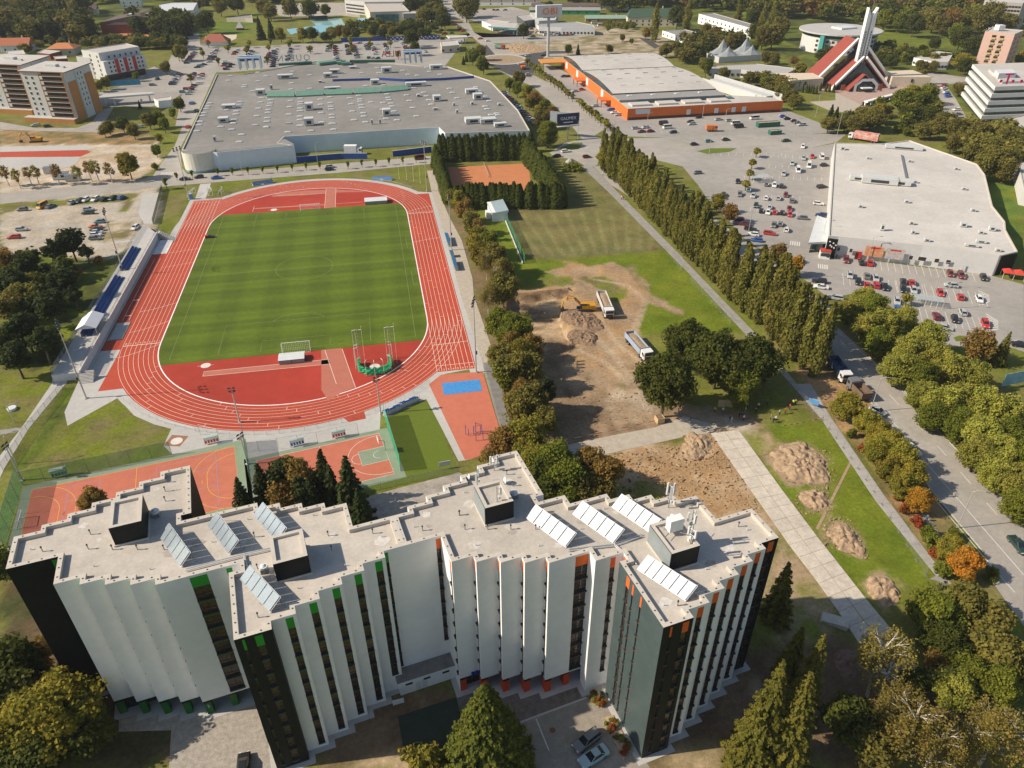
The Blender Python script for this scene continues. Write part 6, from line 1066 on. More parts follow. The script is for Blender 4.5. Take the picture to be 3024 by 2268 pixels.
m=MB();m.add([(-23.3,-26,7),(-23.3,26,7),(-23.3,0,12.4)],[(0,2,1)],M('gable_pink',(0.44,0.36,0.34),0.8,0.03));m.build('gable_panel',sh_)
for uv in(f0(1420,460),f0(2150,450)):p=G(*uv);sheet('clay_court',[(p.x-22,p.y-9),(p.x+20,p.y-3),(p.x+18,p.y+10),(p.x-20,p.y+8)],0.05,M('clay',(0.46,0.19,0.09),0.95,0.06))
for i,(uv,L_,W_,h,rh,rz,wl,rf,lb)in enumerate(((f0(250,660),22,11,5,4.5,-0.1,WHITE,TERR,'white house with orange tiled roof, two dormers and a solar panel'),(f0(850,690),20,14,4.5,3,-0.1,CREAM,M('orange_tiles',(0.52,0.20,0.08),0.85,0.06),'house with bright orange hipped roof among the left houses'),(f0(80,180),26,12,6,4,-0.1,WHITE,M('crimson_roof',(0.30,0.03,0.05),0.7,0.05),'white house with crimson roof in the upper left trees'),(f0(1100,190),26,12,5,4,0.1,CREAM,BRWN,'house with brown roof half hidden by the upper left trees'),(f0(250,190),14,10,8,3,0.2,WHITE,WROOF,'white gabled house in the upper left trees'),(f0(1720,90),20,14,8,2,0.1,WHITE,WROOF,'white block at the top edge behind the sports hall'),(f0(900,220),12,9,4,2.5,0.1,CREAM,M('pink_roof',(0.42,0.25,0.22),0.8,0.05),'small house with faded pink roof in the upper left trees'),(f0(30,260),18,10,4,2,0.0,LGREY,M('pale_roof',(0.50,0.51,0.52),0.7,0.04),'low house with pale roof at the upper left edge'))):
 p=G(*uv);gabled(lb,(p.x,p.y),L_,W_,h,rh,rz,wl,rf,hip=0.9 if 'hipped' in lb else 0.0,wins=3)
for i,(fn,pts,lb)in enumerate(((f0,[(80,660),(300,645),(330,700),(90,700)],'flat white garage roof below the orange tiled house'),(f0,[(480,680),(560,640),(790,660),(640,700)],'low white flat roof between the two orange-roofed houses'),(f0,[(690,730),(860,720),(870,755),(720,765)],'small flat white roof below the bright orange house'),(f0,[(-60,700),(70,690),(80,720),(-60,730)],'small flat roof at the left edge by the apartment blocks'))):hall(lb,fn,pts,4,M('wine_wall',(0.22,0.06,0.05),0.8,0.05),None,'garage','flat_garage')
c_=G(*f1(590,590));gabled('round white kiosk with brick-red hipped roof by the beach court',(c_.x,c_.y+4),20,12,3,5,-0.1,WHITE,M('brick_roof',(0.36,0.12,0.08),0.85,0.05),'kiosk_house','kiosk',hip=0.95,wins=0)
c_=G(*f1(905,385));gabled('little wooden hut with pointed grey thatched roof on the pool lawn',(c_.x,c_.y),6,6,2,4.5,0,M('hut_red',(0.22,0.04,0.03),0.8,0.05),M('thatch',(0.50,0.46,0.42),0.9,0.05),'hut','hut',hip=1.0,wins=0)
hall('long low changing block with grey roof on the pool lawn',f1,[(720,230),(1050,190),(1060,240),(960,235)],3.5,CREAM,MATS['slate_grey_roof'],'block');hall('long white-roofed pergola beside the outdoor pool',f1,[(1780,185),(2020,172),(2030,200),(1790,210)],3.2,M('pergola_dark',(0.04,0.06,0.04),0.8,0.05),None,'pergola','pergola')
kb=hall('white fast-food kiosk with canopy by the roundabout',f2,[(1280,540),(1500,520),(1530,580),(1300,600)],5,CREAM,None,'kiosk','kiosk_building',wins=3)
def station(label,fn,pts,z,trim=None):
 w_=ccw(rp(z,fn,pts));c=cen(w_);t=thing('fuel_station',label,'fuel station',c);P=[(x-c.x,y-c.y)for x,y in w_];MB().prism(P,z-0.9,z,trim or TEAL,top=WROOF,bottom=True).build('canopy',t)
 for x,y in inset(P,2.2):MB().box((x,y,0),(0.6,0.6,z-0.9),PANEL).build('column',t);MB().box((x*0.6,y*0.6,0),(1.0,0.6,1.9),WHT).build('fuel_pump',t)
 return t
station('fuel station with teal-edged flat canopy by the upper roundabout',f2,[(1900,340),(2050,290),(2400,310),(2300,365)],6);hall('white fuel station shop beside the teal-edged canopy',f2,[(1820,270),(1900,250),(2200,285),(1960,330)],4.5,WHITE,None,'shop','shop_building')
station('fuel station with long white canopy left of the mall',f0,[(1275,1225),(1960,1190),(2000,1210),(1290,1265)],5,PANEL);hall('low white shop of the fuel station left of the mall',f0,[(1990,1275),(2212,1245),(2230,1290),(2050,1310)],4,WHITE,None,'shop','shop_building')
station('small drive-through canopy with dark sign by the kiosk',f2,[(1360,460),(1620,455),(1640,480),(1400,490)],5,PANEL)
bt=blk('far_tower_block','grey office block with rows of dark windows at the top right corner',rp(22,f5,[(1710,-20),(1870,-30),(2300,-10),(2200,40),(1860,20)]),22,M('block_grey',(0.40,0.385,0.36),0.8,0.04),WROOF,'office');P_=rp(22,f5,[(1860,20),(2200,40)]);wgrid(bt,P_[0],P_[1],3,6,3,fr(8),2,1.5)
p=G(*t11(960,150));t=thing('site_cabin','white storage cabin with blue-grey seamed roof beside the tree row','cabin',(70.0,33.5,0));MB().box((0,0,0),(5.8,11.5,3.6),WHITE).build('wall',t);m=MB();m.add([(-3.2,-6,3.4),(3.2,-6,4.2),(3.2,6,4.2),(-3.2,6,3.4)],[(0,1,2,3)],M('cabin_roof',(0.30,0.38,0.42),0.5,0.06,0.6));m.add([(-3.2,-6,3.3),(3.2,-6,3.3),(3.2,-6,4.2),(-3.2,-6,3.4)],[(0,1,2,3)],WHITE);m.build('roof',t);MB().box((-3.8,-1,0),(1.6,3,2.4),WHT).build('side_porch',t);MB().box((-2.92,-4,0.1),(0.08,1,2),DARKM).build('door',t)
#  trees
def leafm(name,col,col2,ov_=0.16,tr=0.42):
 col=(col[0]*2.15,col[1]*1.95,col[2]*1.3);col2=(col2[0]*1.85,col2[1]*1.7,col2[2]*1.2);return M(name,col,0.75,0.22,0.35,col2=col2,spec=0.15,objvar=ov_,trans=tr,fine=5)
LG=leafm('leaf_green',(0.105,0.122,0.020),(0.068,0.088,0.016));LD=leafm('leaf_dark',(0.050,0.062,0.014),(0.032,0.044,0.011));LY=leafm('leaf_yellowing',(0.165,0.145,0.028),(0.095,0.105,0.022));LO=leafm('leaf_orange',(0.29,0.15,0.024),(0.19,0.13,0.024))
LB=leafm('leaf_brown',(0.155,0.10,0.035),(0.095,0.075,0.028));LP=leafm('leaf_poplar',(0.128,0.126,0.038),(0.074,0.082,0.024),0.16);LT=leafm('leaf_thuja',(0.050,0.066,0.014),(0.030,0.044,0.010),0.10);LN=leafm('needle_green',(0.115,0.112,0.026),(0.066,0.074,0.019),0.12);LND=leafm('needle_dark',(0.030,0.044,0.018),(0.020,0.032,0.013),0.12)
LBI=leafm('leaf_birch',(0.150,0.125,0.042),(0.088,0.085,0.028));LBR=leafm('leaf_bright',(0.195,0.200,0.055),(0.115,0.132,0.030));LR=leafm('leaf_red',(0.20,0.05,0.025),(0.13,0.05,0.025));LGO=leafm('leaf_olive',(0.118,0.112,0.034),(0.075,0.076,0.024));LSP=leafm('leaf_blue_spruce',(0.10,0.13,0.12),(0.07,0.09,0.08))
BARK=M('bark_brown',(0.10,0.075,0.055),0.95,0.2,2.0);BIRK=M('bark_birch',(0.55,0.50,0.43),0.85,0.2,1.5)
def nrmz(a):return a/np.maximum(np.linalg.norm(a,axis=1,keepdims=True),1e-9)
def cards(C,N_,S,rng,mat,name,asp=1.0):
 """many small leaf-clump faces"""
 n=len(C);t=nrmz(np.cross(N_,rng.normal(size=(n,3))if asp>=1 else rng.normal(size=(n,3))*0.35+np.array([0,0,1])));b=np.cross(N_,t);s=S[:,None]*0.5;k=asp
 V=np.stack([C-t*s*k-b*s,C+t*s*k-b*s*0.7,C+t*s*k*0.8+b*s,C-t*s*k*0.9+b*s*0.8],1).reshape(-1,3)
 return V,np.arange(n*4).reshape(n,4)
def blob_points(centers,rads,k,rng,flat=1.0,up=0.35,jit=0.7):
 C=[];Nn=[]
 for c,r in zip(centers,rads):
  d=nrmz(rng.normal(size=(k,3)));rr=(0.40+0.72*rng.random((k,1))**0.6)*r
  C.append(c+d*rr*np.array([1,1,flat])*(0.65+0.8*rng.random(3)));Nn.append(d)
 C=np.concatenate(C);Nn=np.concatenate(Nn);return C,nrmz(Nn*0.6+np.array([0,0,up])+rng.normal(size=C.shape)*jit*0.75)
TREES={}
def mk(name,V,Q,mat):me=fast_mesh(name,V,Q,[mat]);return me
def trunk_mesh(name,H,r,limbs,mat=BARK,lean=0.02,rng=None,top=0.75):
 m=MB();m.tube([(0,0,0),(lean*H*0.3,0,H*0.3),(lean*H,0.01*H,H*top)],r,r*0.35,mat,7)
 for(z,d,L_,rise)in limbs:m.tube([(lean*z,0,z),(d[0]*L_*0.5,d[1]*L_*0.5,z+rise*L_*0.55),(d[0]*L_,d[1]*L_,z+rise*L_)],r*0.38,r*0.10,mat,5)
 return m.mesh(name)
def limbs_for(rng,H,R,n,z0=0.28,rise=0.7):
 out=[]
 for i in range(n):
  a=2*math.pi*(i/n)+rng.random();out.append((H*(z0+0.35*rng.random()),(math.cos(a),math.sin(a)),R*(0.6+0.3*rng.random()),rise*(0.7+0.6*rng.random())))
 return out
def dec(key,seed,mat,H=10,R=3.6,nl=34,k=75,leaf=0.55,base=0.22,lobe=0.36,bark=BARK):
 rng=np.random.default_rng(seed);ez=H*(1-base)/2;cz=H*base+ez
 d=nrmz(rng.normal(size=(nl,3))*np.array([1,1,1.0]));rad=0.35+0.5*rng.random((nl,1))**0.6
 c=d*rad*np.array([R,R,ez]);c[:,2]+=cz;c[:,:2]*=(1.0-0.25*np.clip((c[:,2:3]-cz)/ez,0,1));r=R*lobe*(0.7+0.6*rng.random(nl))
 C,N_=blob_points(c,r,k,rng,0.85);V,Q=cards(C,N_,leaf*(0.7+0.6*rng.random(len(C))),rng,mat,key)
 TREES[key]=(trunk_mesh(key+'_trunk',H,H*0.022+0.05,limbs_for(rng,H,R,6),bark),mk(key+'_crown',V,Q,mat),H)
def poplar(key,seed,mat,H=19,R=2.0,leaf=0.55):
 rng=np.random.default_rng(seed);c=[];r=[]
 for i in range(46):
  z=H*(0.10+0.86*rng.random());pr=R*math.sin(math.pi*min(1,(z/H)**0.75))**0.6*(0.95 if z<H*0.7 else 0.8);a=2*math.pi*rng.random();q=pr*0.62*math.sqrt(rng.random());c.append((q*math.cos(a),q*math.sin(a),z));r.append(0.35+pr*0.36)
 c.append((0,0,H*0.97));r.append(0.35)
 C,N_=blob_points(np.array(c),np.array(r),95,rng,2.3,up=0.15);C[:,2]=np.clip(C[:,2],0.6,H);N_=nrmz(N_*np.array([1,1,0.5]));V,Q=cards(C,N_,leaf*(0.7+0.8*rng.random(len(C))),rng,mat,key,0.5)
 TREES[key]=(trunk_mesh(key+'_trunk',H,0.30,[],BARK,0.005),mk(key+'_crown',V,Q,mat),H)
def spruce(key,seed,mat,H=17,R=3.4,step=0.55,per=8,leaf=0.55,droop=0.35,dens=8,start=0.06):
 rng=np.random.default_rng(seed);C=[];N_=[];m=MB();z=H*start
 m.tube([(0,0,0),(0,0,H*0.98)],0.012*H+0.05,0.03,BARK,6)
 while z<H*0.985:
  f=(z-H*start)/(H*(1-start));L0=R*(1-f)**0.85+0.12
  for i in range(per):
   a=2*math.pi*(i/per)+rng.random()*1.2;L_=L0*(0.65+0.5*rng.random());zz=z+(rng.random()-0.5)*step
   nn=max(3,int(dens*L_/R*1.6)+2);t=np.linspace(0.18,1,nn);w_=(rng.random(nn)-0.5)*0.7*L_*0.35*np.sin(np.pi*t*0.9)
   x=np.cos(a)*t*L_-np.sin(a)*w_;y=np.sin(a)*t*L_+np.cos(a)*w_;h=zz-droop*L_*t**1.3+0.10*L_*np.clip(t-0.75,0,1)
   C.append(np.stack([x,y,h],1));N_.append(np.stack([np.cos(a)*0.55+0*t,np.sin(a)*0.55+0*t,0.8+0*t],1))
   C.append(np.stack([x,y,h-0.22*L0*0.5],1));N_.append(np.stack([np.cos(a)+0*t,np.sin(a)+0*t,0.15+0*t],1))
  z+=step*(0.7+0.5*rng.random())*(1.15-0.45*f)
 C=np.concatenate(C);N_=nrmz(np.concatenate(N_)+rng.normal(size=C.shape)*0.38);V,Q=cards(C,N_,leaf*(0.6+0.7*rng.random(len(C)))*(0.55+0.6*np.clip(1-C[:,2]/H,0,1)),rng,mat,key,1.3)
 TREES[key]=(m.mesh(key+'_trunk'),mk(key+'_crown',V,Q,mat),H)
def thuja(key,seed,mat,H=8.5,R=1.35):
 rng=np.random.default_rng(seed);n=1500;z=H*(0.02+0.96*rng.random(n)**0.9);pr=R*(1-(z/H)**1.7)**0.8*(0.85+0.3*rng.random(n));a=2*math.pi*rng.random(n);C=np.stack([pr*np.cos(a),pr*np.sin(a),z],1);N_=nrmz(np.stack([np.cos(a),np.sin(a),0.5+0*a],1)+rng.normal(size=(n,3))*0.4)
 V,Q=cards(C,N_,0.42*(0.7+0.6*rng.random(n)),rng,mat,key);TREES[key]=(trunk_mesh(key+'_trunk',H,0.14,[]),mk(key+'_crown',V,Q,mat),H)
def birch(key,seed,mat,H=13,R=3.4,strands=620,leaf=0.19):
 rng=np.random.default_rng(seed);m=MB();tips=[];m.tube([(0,0,0),(0.2,0.1,H*0.35),(0.1,-0.1,H*0.72),(0,0,H*0.95)],0.20,0.04,BIRK,7)
 for i in range(15):
  z=H*(0.30+0.55*rng.random());a=2*math.pi*rng.random();L_=R*(0.45+0.6*rng.random())*(1.15-0.6*z/H);p=[Vector((0.1,0,z)),Vector((math.cos(a)*L_*0.5,math.sin(a)*L_*0.5,z+L_*0.75)),Vector((math.cos(a)*L_,math.sin(a)*L_,z+L_*1.0))];m.tube(p,0.085,0.03,BIRK,5);tips+=[p[1]*0.4+p[2]*0.6,p[2],p[1]]
  for j in range(2):b_=a+(rng.random()-0.5)*1.8;q=p[1]+Vector((math.cos(b_)*L_*0.5,math.sin(b_)*L_*0.5,L_*0.35));m.tube([p[1],q],0.04,0.015,BIRK,4);tips.append(q)
 C=[]
 for i in range(strands):
  b=tips[rng.integers(len(tips))];o=rng.normal(size=3)*np.array([0.55,0.55,0.4]);n=rng.integers(6,13);t=np.arange(n)*0.28;C.append(np.stack([b.x+o[0]+0.05*t*rng.normal(),b.y+o[1]+0.05*t*rng.normal(),b.z+o[2]-t+0*t],1)+rng.normal(size=(n,3))*0.12)
 C=np.concatenate(C);C=C[C[:,2]>H*0.18];N_=nrmz(rng.normal(size=C.shape)+np.array([0,0,0.5]));V,Q=cards(C,N_,leaf*(0.6+0.7*rng.random(len(C))),rng,mat,key);TREES[key]=(m.mesh(key+'_trunk'),mk(key+'_crown',V,Q,mat),H)
for i,mt in enumerate((LG,LG,LD,LD,LY,LB,LO,LGO,LGO,LY)):dec('dec%d'%i,100+i,mt,10,3.5+0.35*(i%3),30+3*(i%4),150,0.46)
for i,mt in enumerate((LBR,LBR,LG,LY,LY,LO,LB)):dec('big%d'%i,140+i,mt,10,3.8+0.3*(i%2),60,260,0.29,0.12,0.30)
for i in range(2):dec('oak%d'%i,170+i,LD if i==0 else LG,10,4.6,75,230,0.31,0.20,0.27)
for i,mt in enumerate((LG,LBR,LR,LY,LB)):dec('shrub%d'%i,180+i,mt,3,1.6,14,60,0.32,0.02,0.42)
for i in range(4):poplar('pop%d'%i,200+i,LP)
for i,(mt,H_,R_)in enumerate(((LN,17,3.4),(LN,18,4.0),(LND,13,3.0),(LND,14,3.4),(LSP,9,2.4))):spruce('spr%d'%i,220+i,mt,H_,R_)
for i in range(2):spruce('bigspr%d'%i,230+i,LN,17,2.9,0.52,8,0.21,0.50,30)
dec('pine0',240,LND,12,3.6,30,120,0.5,0.30,0.30);dec('pine1',241,LND,12,3.2,26,120,0.5,0.35,0.32)
spruce('densespr',235,leafm('needle_mid',(0.082,0.092,0.020),(0.045,0.058,0.015)),19,6.6,0.30,18,0.34,0.16,36)
for i in range(3):thuja('thu%d'%i,250+i,LT)
for i in range(3):birch('bir%d'%i,260+i,LBI)
dec('young0',270,LY,4,1.0,14,26,0.38,0.30,0.5);dec('young1',271,LG,4,0.9,12,26,0.36,0.32,0.5);dec('sparse0',272,LB,10,2.6,22,34,0.40,0.30,0.34,BIRK);dec('sparse1',273,LY,10,2.4,20,34,0.40,0.30,0.34,BIRK)
_rt=random.Random(7)
def tree(kind,pos,H,label,name='tree',cat='tree',group=None,rz=None,wide=1.0):
 tr,cr,H0=TREES[kind];s=H/H0;t=thing(name,label,cat,pos,rz if rz is not None else _rt.random()*6.28,group);t.scale=(s*wide*_rt.uniform(0.92,1.1),s*wide,s);t.rotation_euler[0]=_rt.uniform(-0.035,0.035);t.rotation_euler[1]=_rt.uniform(-0.035,0.035)
 link('trunk',tr,t);link('crown',cr,t);return t
def crown_at(uv,H,f=0.6):p=G(uv[0],uv[1],H*f);return(p.x,p.y,0)
def base_at(uv):p=G(*uv);return(p.x,p.y,0)
def row(spec,tmpl,name='deciduous_tree',cat='tree',group=None,base=False,sc=1.0):
 """spec: (kind, uv, height[, width]) seen in order; tmpl gets the ordinal"""
 for i,s in enumerate(spec):tree(s[0],base_at(s[1])if base else crown_at(s[1],s[2]),s[2],tmpl%ORD[i],name,cat,group,None,(s[3]if len(s)>3 else 1.0)*sc)
def along(pts,n,off=(0,0),jit=0.5,seed=1):
 r_=random.Random(seed);P=[G(*p)for p in pts];d=[0]
 for a,b in zip(P[:-1],P[1:]):d.append(d[-1]+(b-a).length)
 out=[]
 for i in range(n):
  s=d[-1]*i/max(1,n-1);k=max(j for j in range(len(P)-1)if d[j]<=s+1e-6);q=P[k]+(P[k+1]-P[k])*((s-d[k])/(d[k+1]-d[k]));out.append((q.x+off[0]+r_.uniform(-jit,jit),q.y+off[1]+r_.uniform(-jit,jit),0))
 return out
POPL=[(1303,368),(1380,445),t21(10,405),t21(150,545),t21(310,705),t21(450,830),t21(540,900),(1700,772),(1752,812)]
for i,p in enumerate(along(POPL,44,(0,0),0.7,3)):tree('pop%d'%(i%4),p,_rt.uniform(16.5,21)if i<36 else _rt.uniform(19,24),'%s poplar from the far end in the front row beside the footpath'%ORD[i],'poplar_tree','poplar','poplars beside the footpath',None,_rt.uniform(0.85,1.25))
for i,p in enumerate(along(POPL,38,(5.0,3.0),1.0,4)):tree('pop%d'%((i+1)%4),p,_rt.uniform(15,20),'%s poplar from the far end in the back row nearer the car park'%ORD[i],'poplar_tree','poplar','poplars nearer the car park',None,_rt.uniform(0.85,1.25))
row([('big3',(1312,338),11),('dec8',(1330,345),10),('dec4',t21(230,60),8),('dec5',t21(310,130),7),('dec5',t21(620,390),7),('dec6',t21(740,470),7)],'%s broadleaf tree showing between the poplars and the car park',group='broadleaf trees by the poplars')
row([('dec4',t11(760,40),8),('dec5',t11(800,110),9),('dec8',t11(840,190),9),('sparse0',t11(880,225),9),('dec4',t11(880,290),10),('dec9',t11(860,340),9),('dec0',t11(960,330),10),('dec4',t11(900,390),10),('dec8',t11(990,420),11),('bir0',t11(940,470),11),('dec7',t11(1040,500),10),('bir1',t11(990,560),12),('dec7',t11(1050,620),11),('bir2',t11(950,660),11),('big2',t11(1030,850),11),('oak1',t11(1130,880),11),('big6',t11(1110,980),9),('dec8',t11(1030,1060),9),('big3',t11(1160,1050),11),('dec5',t11(1230,1000),8),('dec7',t11(1120,1140),12),('dec8',t11(1200,1150),11),('dec0',t11(1060,1190),10),('big6',t12(1180,60),10),('dec8',t12(1230,110),11),('pine1',t12(1330,60),10),('dec7',t12(1150,150),10),('dec8',t12(1320,230),8),('dec4',t12(1120,330),9),('big3',t12(1220,310),10),('dec5',t12(1060,380),8),('sparse0',t12(930,470),6),('dec4',t12(1180,420),8)],'%s tree from the far end of the mixed belt between track and digging site',group='tree belt right of the track',sc=0.9)
tree('oak0',(*G(*t12(2075,215))[:2],0.6),16.5,'spreading dark tree with bare trunk standing in a wooden planter box','broadleaf_tree','tree',None,2.0,0.85)
row([('oak0',t21(30,960),14.5,0.85),('oak0',t21(240,1060),16,0.95),('oak0',t21(480,1080),15,0.95),('oak1',t21(380,1190),11),('oak1',t22(370,80),6)],'%s dark leafy tree from the left in the clump shading the site entrance','broadleaf_tree',group='clump at the site entrance')
row([('big2',k3(980,180),12,1.0),('dec2',k3(900,330),10),('big6',k3(1300,190),10),('dec5',k3(1420,300),9),('dec8',k3(1230,420),8,1.1),('big2',k3(1080,330),11),('big3',k3(820,160),9),('dec7',k3(1400,400),7)],'%s tree from the left in the clump right behind the orange dormitory block',group='clump behind the orange block')
row([('spr2',k2(40,230),13),('spr3',k2(-130,330),11),('pine0',k2(210,180),12),('big6',k2(330,170),12),('pine1',k2(360,320),10),('spr2',k2(560,130),14),('spr2',k2(640,230),12),('spr3',k2(480,300),11),('spr3',k2(790,230),16,1.1),('spr3',k2(900,420),11),('dec5',k2(250,330),9)],'%s tree from the left in the clump behind the green dormitory block','mixed_tree',group='clump behind the green block')
tree('big6',crown_at(k1(790,370),7),7,'small rusty-brown tree standing against the handball court behind the dormitory','broadleaf_tree')
row([('big0',t21(1180,690),9),('big2',t21(1250,740),10),('big0',t21(1080,760),8),('big0',t21(1200,860),9),('big1',t21(1330,840),10),('big2',t21(1260,960),9),('big1',t21(1440,800),8),('big0',t21(1590,930),11),('big1',t21(1480,1010),10),('big0',t21(1400,1130),10),('big1',t21(1640,1060),10),('big2',t21(1560,1180),9),('big0',t21(1730,1120),10),('big1',t21(1900,1180),9)],'%s bright green maple from the far end beside the lower car park','maple_tree',group='maples beside the lower car park')
row([('big0',t22(1560,60),9),('big1',t22(1690,110),10),('big2',t22(1620,190),8),('big0',t22(1800,90),10),('big1',t22(1960,130),11),('big2',t22(1800,240),9),('big1',t22(2090,170),10),('big0',t22(1940,310),10),('big2',t22(2130,330),10),('big1',t22(1920,440),9),('big0',t22(2070,450),10),('big2',t22(2200,480),10),('big1',t22(2040,570),8),('big0',t22(2180,620),9),('big2',t22(2190,780),8)],'%s bright green maple from the far end along the right side of the road','maple_tree',group='maples along the road')
row([('big3',t22(1065,130),8),('big3',t22(1200,240),7),('big4',t22(1280,300),7),('big4',t22(1350,370),8),('big3',t22(1270,420),7),('big3',t22(1420,450),8),('big4',t22(1340,540),7),('big3',t22(1470,570),8),('big4',t22(1440,650),7),('big5',t22(1530,740),6),('big4',t22(1750,1040),6),('big5',t22(1850,1150),7)],'%s yellowing tree from the far end between footpath and road','maple_tree',group='autumn row between footpath and road')
row([('shrub2',t22(1165,410),2),('shrub2',t22(1300,590),1.8),('shrub2',t22(1400,730),2),('shrub2',t22(1440,800),2.2),('shrub2',t22(1520,890),2.4),('shrub0',t22(1590,960),3),('shrub0',t22(1610,1010),3),('shrub0',t22(1100,310),2.2),('shrub0',t22(1760,970),2.6),('shrub2',t22(1640,1090),2),('shrub0',t22(1700,1200),3),('shrub0',t22(2000,1220),2.5)],'%s low bush from the far end beneath the autumn row','bush','bush','bushes along the footpath')
tree('dec5',crown_at(t21(1930,990),9),9,'brownish broadleaf tree beside the small green traffic island','broadleaf_tree');tree('spr1',crown_at(t21(2080,1010),10,0.5),10,'pointed spruce at the right edge of the lower car park','spruce_tree','spruce')
for sp_ in(('spr0',t23(700,-90),14,'slender spruce right of the dormitory end wall, farthest of the foreground spruces'),('bigspr0',t23(930,370),19,'spruce with bare upper twigs beside the concrete slab road'),('bigspr1',t23(640,540),24,'large spruce at the bottom of the picture nearest the dormitory'),('bigspr0',t23(880,590),23,'large full spruce right of the one nearest the dormitory'),('bigspr1',t23(780,680),20,'slender ragged spruce between the two large ones at the bottom'),('bigspr0',t23(520,800),17,'smaller ragged spruce at the foot of the dormitory end wall'),('spr0',t23(770,330),12,'dark lower spruce between the slab road and the dormitory')):
 p=G(*sp_[1],sp_[2]);tree(sp_[0],(p.x,p.y,0),sp_[2],sp_[3],'spruce_tree','spruce')
row([('bir0',t23(1290,560),14,1.1),('bir1',t23(1480,960),14,1.2),('bir2',t23(2060,1000),14,1.2),('bir1',t23(1350,850),11),('bir0',t23(1650,1130),12),('bir2',t23(1860,1080),11)],'%s pale birch with white limbs in the lower right corner, counted from the slab road','birch_tree','birch','birches in the lower right corner')
row([('oak1',t23(1640,230),9),('dec7',t23(1850,180),9),('oak0',t23(1700,400),8),('dec8',t23(2000,300),8),('big2',t23(1880,640),8),('big0',t23(1760,720),8),('dec7',t23(2040,480),9),('big2',t23(2060,700),8),('dec5',t23(1640,560),5),('dec8',t23(1250,1100),8),('dec2',t23(1080,950),9),('dec7',t23(2150,550),8),('dec2',t23(1500,700),6),('shrub0',t23(1560,180),4)],'%s leafy tree from the slab road in the lower right thicket',group='lower right thicket')
p=G(1047,1478,19.5);tree('densespr',(p.x,p.y,0),19.5,'dense dark green conifer in front of the orange entrance piers','conifer_tree','conifer');tree('shrub3',crown_at(t13(520,1190),4),4.5,'yellowish bush at the bottom edge beside the dark sports floor','bush','bush')
row([('big3',t03(330,900),13,1.15),('big4',t03(120,1000),11),('dec2',t03(60,560),11),('dec2',t03(200,1180),9),('dec5',t03(250,520),7),('dec2',t03(560,1000),8),('dec2',t03(20,800),11)],'%s tree of the shady clump in the lower left corner',group='lower left clump')
tree('dec2',crown_at(t02(10,1160),7),7,'dark tree at the left edge beside the green court net','broadleaf_tree')
row([('pine0',(150,522),12),('pine1',(112,545),11),('pine0',(60,575),11),('pine1',(30,610),11),('pine0',(140,610),12),('pine0',(110,660),12),('dec7',(50,640),10),('pine1',(160,640),8),('pine0',(50,710),12),('pine1',(90,740),11),('pine0',(30,770),11),('dec8',(20,660),9),('dec5',(10,560),8),('shrub4',(160,585),3.5),('shrub4',(215,560),3),('dec2',(10,740),10),('sparse1',(75,610),9),('pine1',(185,545),7)],'%s dark pine from the far end in the park left of the platform','pine_tree','pine','pines in the left park',sc=1.15)
HB_=[(t10(650,1040),t10(1175,1030),22,11.5,'back row'),(t10(612,1060),t11(700,75),18,9.5,'left row'),(t11(745,100),t11(1165,100),20,9.5,'front row'),(t10(1205,1045),t11(1420,95),18,11.0,'right row'),(t11(1215,100),t11(1430,100),10,10.0,'front right corner')]
for a,b,n,H_,nm in HB_:
 for i,p in enumerate(along([a,b],n,(0,0),0.25,9)):tree('thu%d'%(i%3),p,H_*_rt.uniform(0.9,1.08),'%s dark arborvitae from the left in the %s of the tennis hedge'%(ORD[i],nm)if nm not in('left row','right row')else '%s dark arborvitae from the far end in the %s of the tennis hedge'%(ORD[i],nm),'arborvitae','arborvitae','tall hedge round the tennis court',None,_rt.uniform(1.2,1.6))
row([('big2',t10(1340,850),13),('dec7',t10(1300,760),10),('thu1',t10(1225,900),10,1.4),('dec4',t11(720,20),7)],'%s tree round the far corners of the tennis court',group='trees round the tennis court')
tree('shrub0',crown_at(t10(1490,1085),2.5,0.5),3,'wide low juniper bed beside the boulder at the path start','bush','bush',None,None,2.6)
row([('dec7',t10(1150,500),10),('dec0',t10(1090,540),8),('dec0',t10(1140,570),9),('dec4',t10(1200,590),9),('dec5',t10(1250,640),9),('dec4',t10(1220,660),8),('dec0',t10(1320,690),9),('dec5',t10(1370,730),8),('dec9',t10(1280,720),8),('dec0',t10(850,360),11),('dec2',t10(920,420),10),('dec7',t10(900,330),11)],'%s tree from the far end beside the road right of the mall',group='trees right of the mall')
for i,p in enumerate(along([t10(1205,430),t10(1320,520),t10(1500,660)],15,(0,0),0.3,5)+along([t10(1540,690),t10(1630,770),t10(1725,850)],11,(0,0),0.3,6)):tree('young%d'%(i%3==2),p,_rt.uniform(4.5,6),'%s clipped street tree from the far end along the DIY store access road'%ORD[i],'street_tree','tree','clipped street trees',None,1.25)
for i,q in enumerate([t00(1150,1170),t00(1250,1155),t00(1415,1140),t00(1510,1137),t00(1610,1132),t00(1705,1125),t00(1800,1118),t00(1895,1110),t00(1985,1103),t00(2075,1097),t10(45,1095),t10(135,1085),t10(225,1080),t10(310,1070),t10(400,1065),t10(485,1055),cA(1060,240)]):tree('young1',base_at(q),3.6 if i<16 else 5,('%s thin sapling from the left along the road before the mall'%ORD[i])if i<16 else 'lone conical sapling beside the driveway gate','sapling','sapling','saplings before the mall' if i<16 else None)
row([('sparse0',(10,375),9),('sparse1',(35,380),9),('sparse0',(60,375),8),('sparse1',(75,372),9),('sparse0',(120,372),9),('sparse1',(165,372),9),('sparse0',(190,365),9),('sparse1',(205,362),10),('sparse0',(235,368),9),('dec4',(275,352),12)],'%s thin half-bare tree from the left along the building site',group='thin trees by the building site')
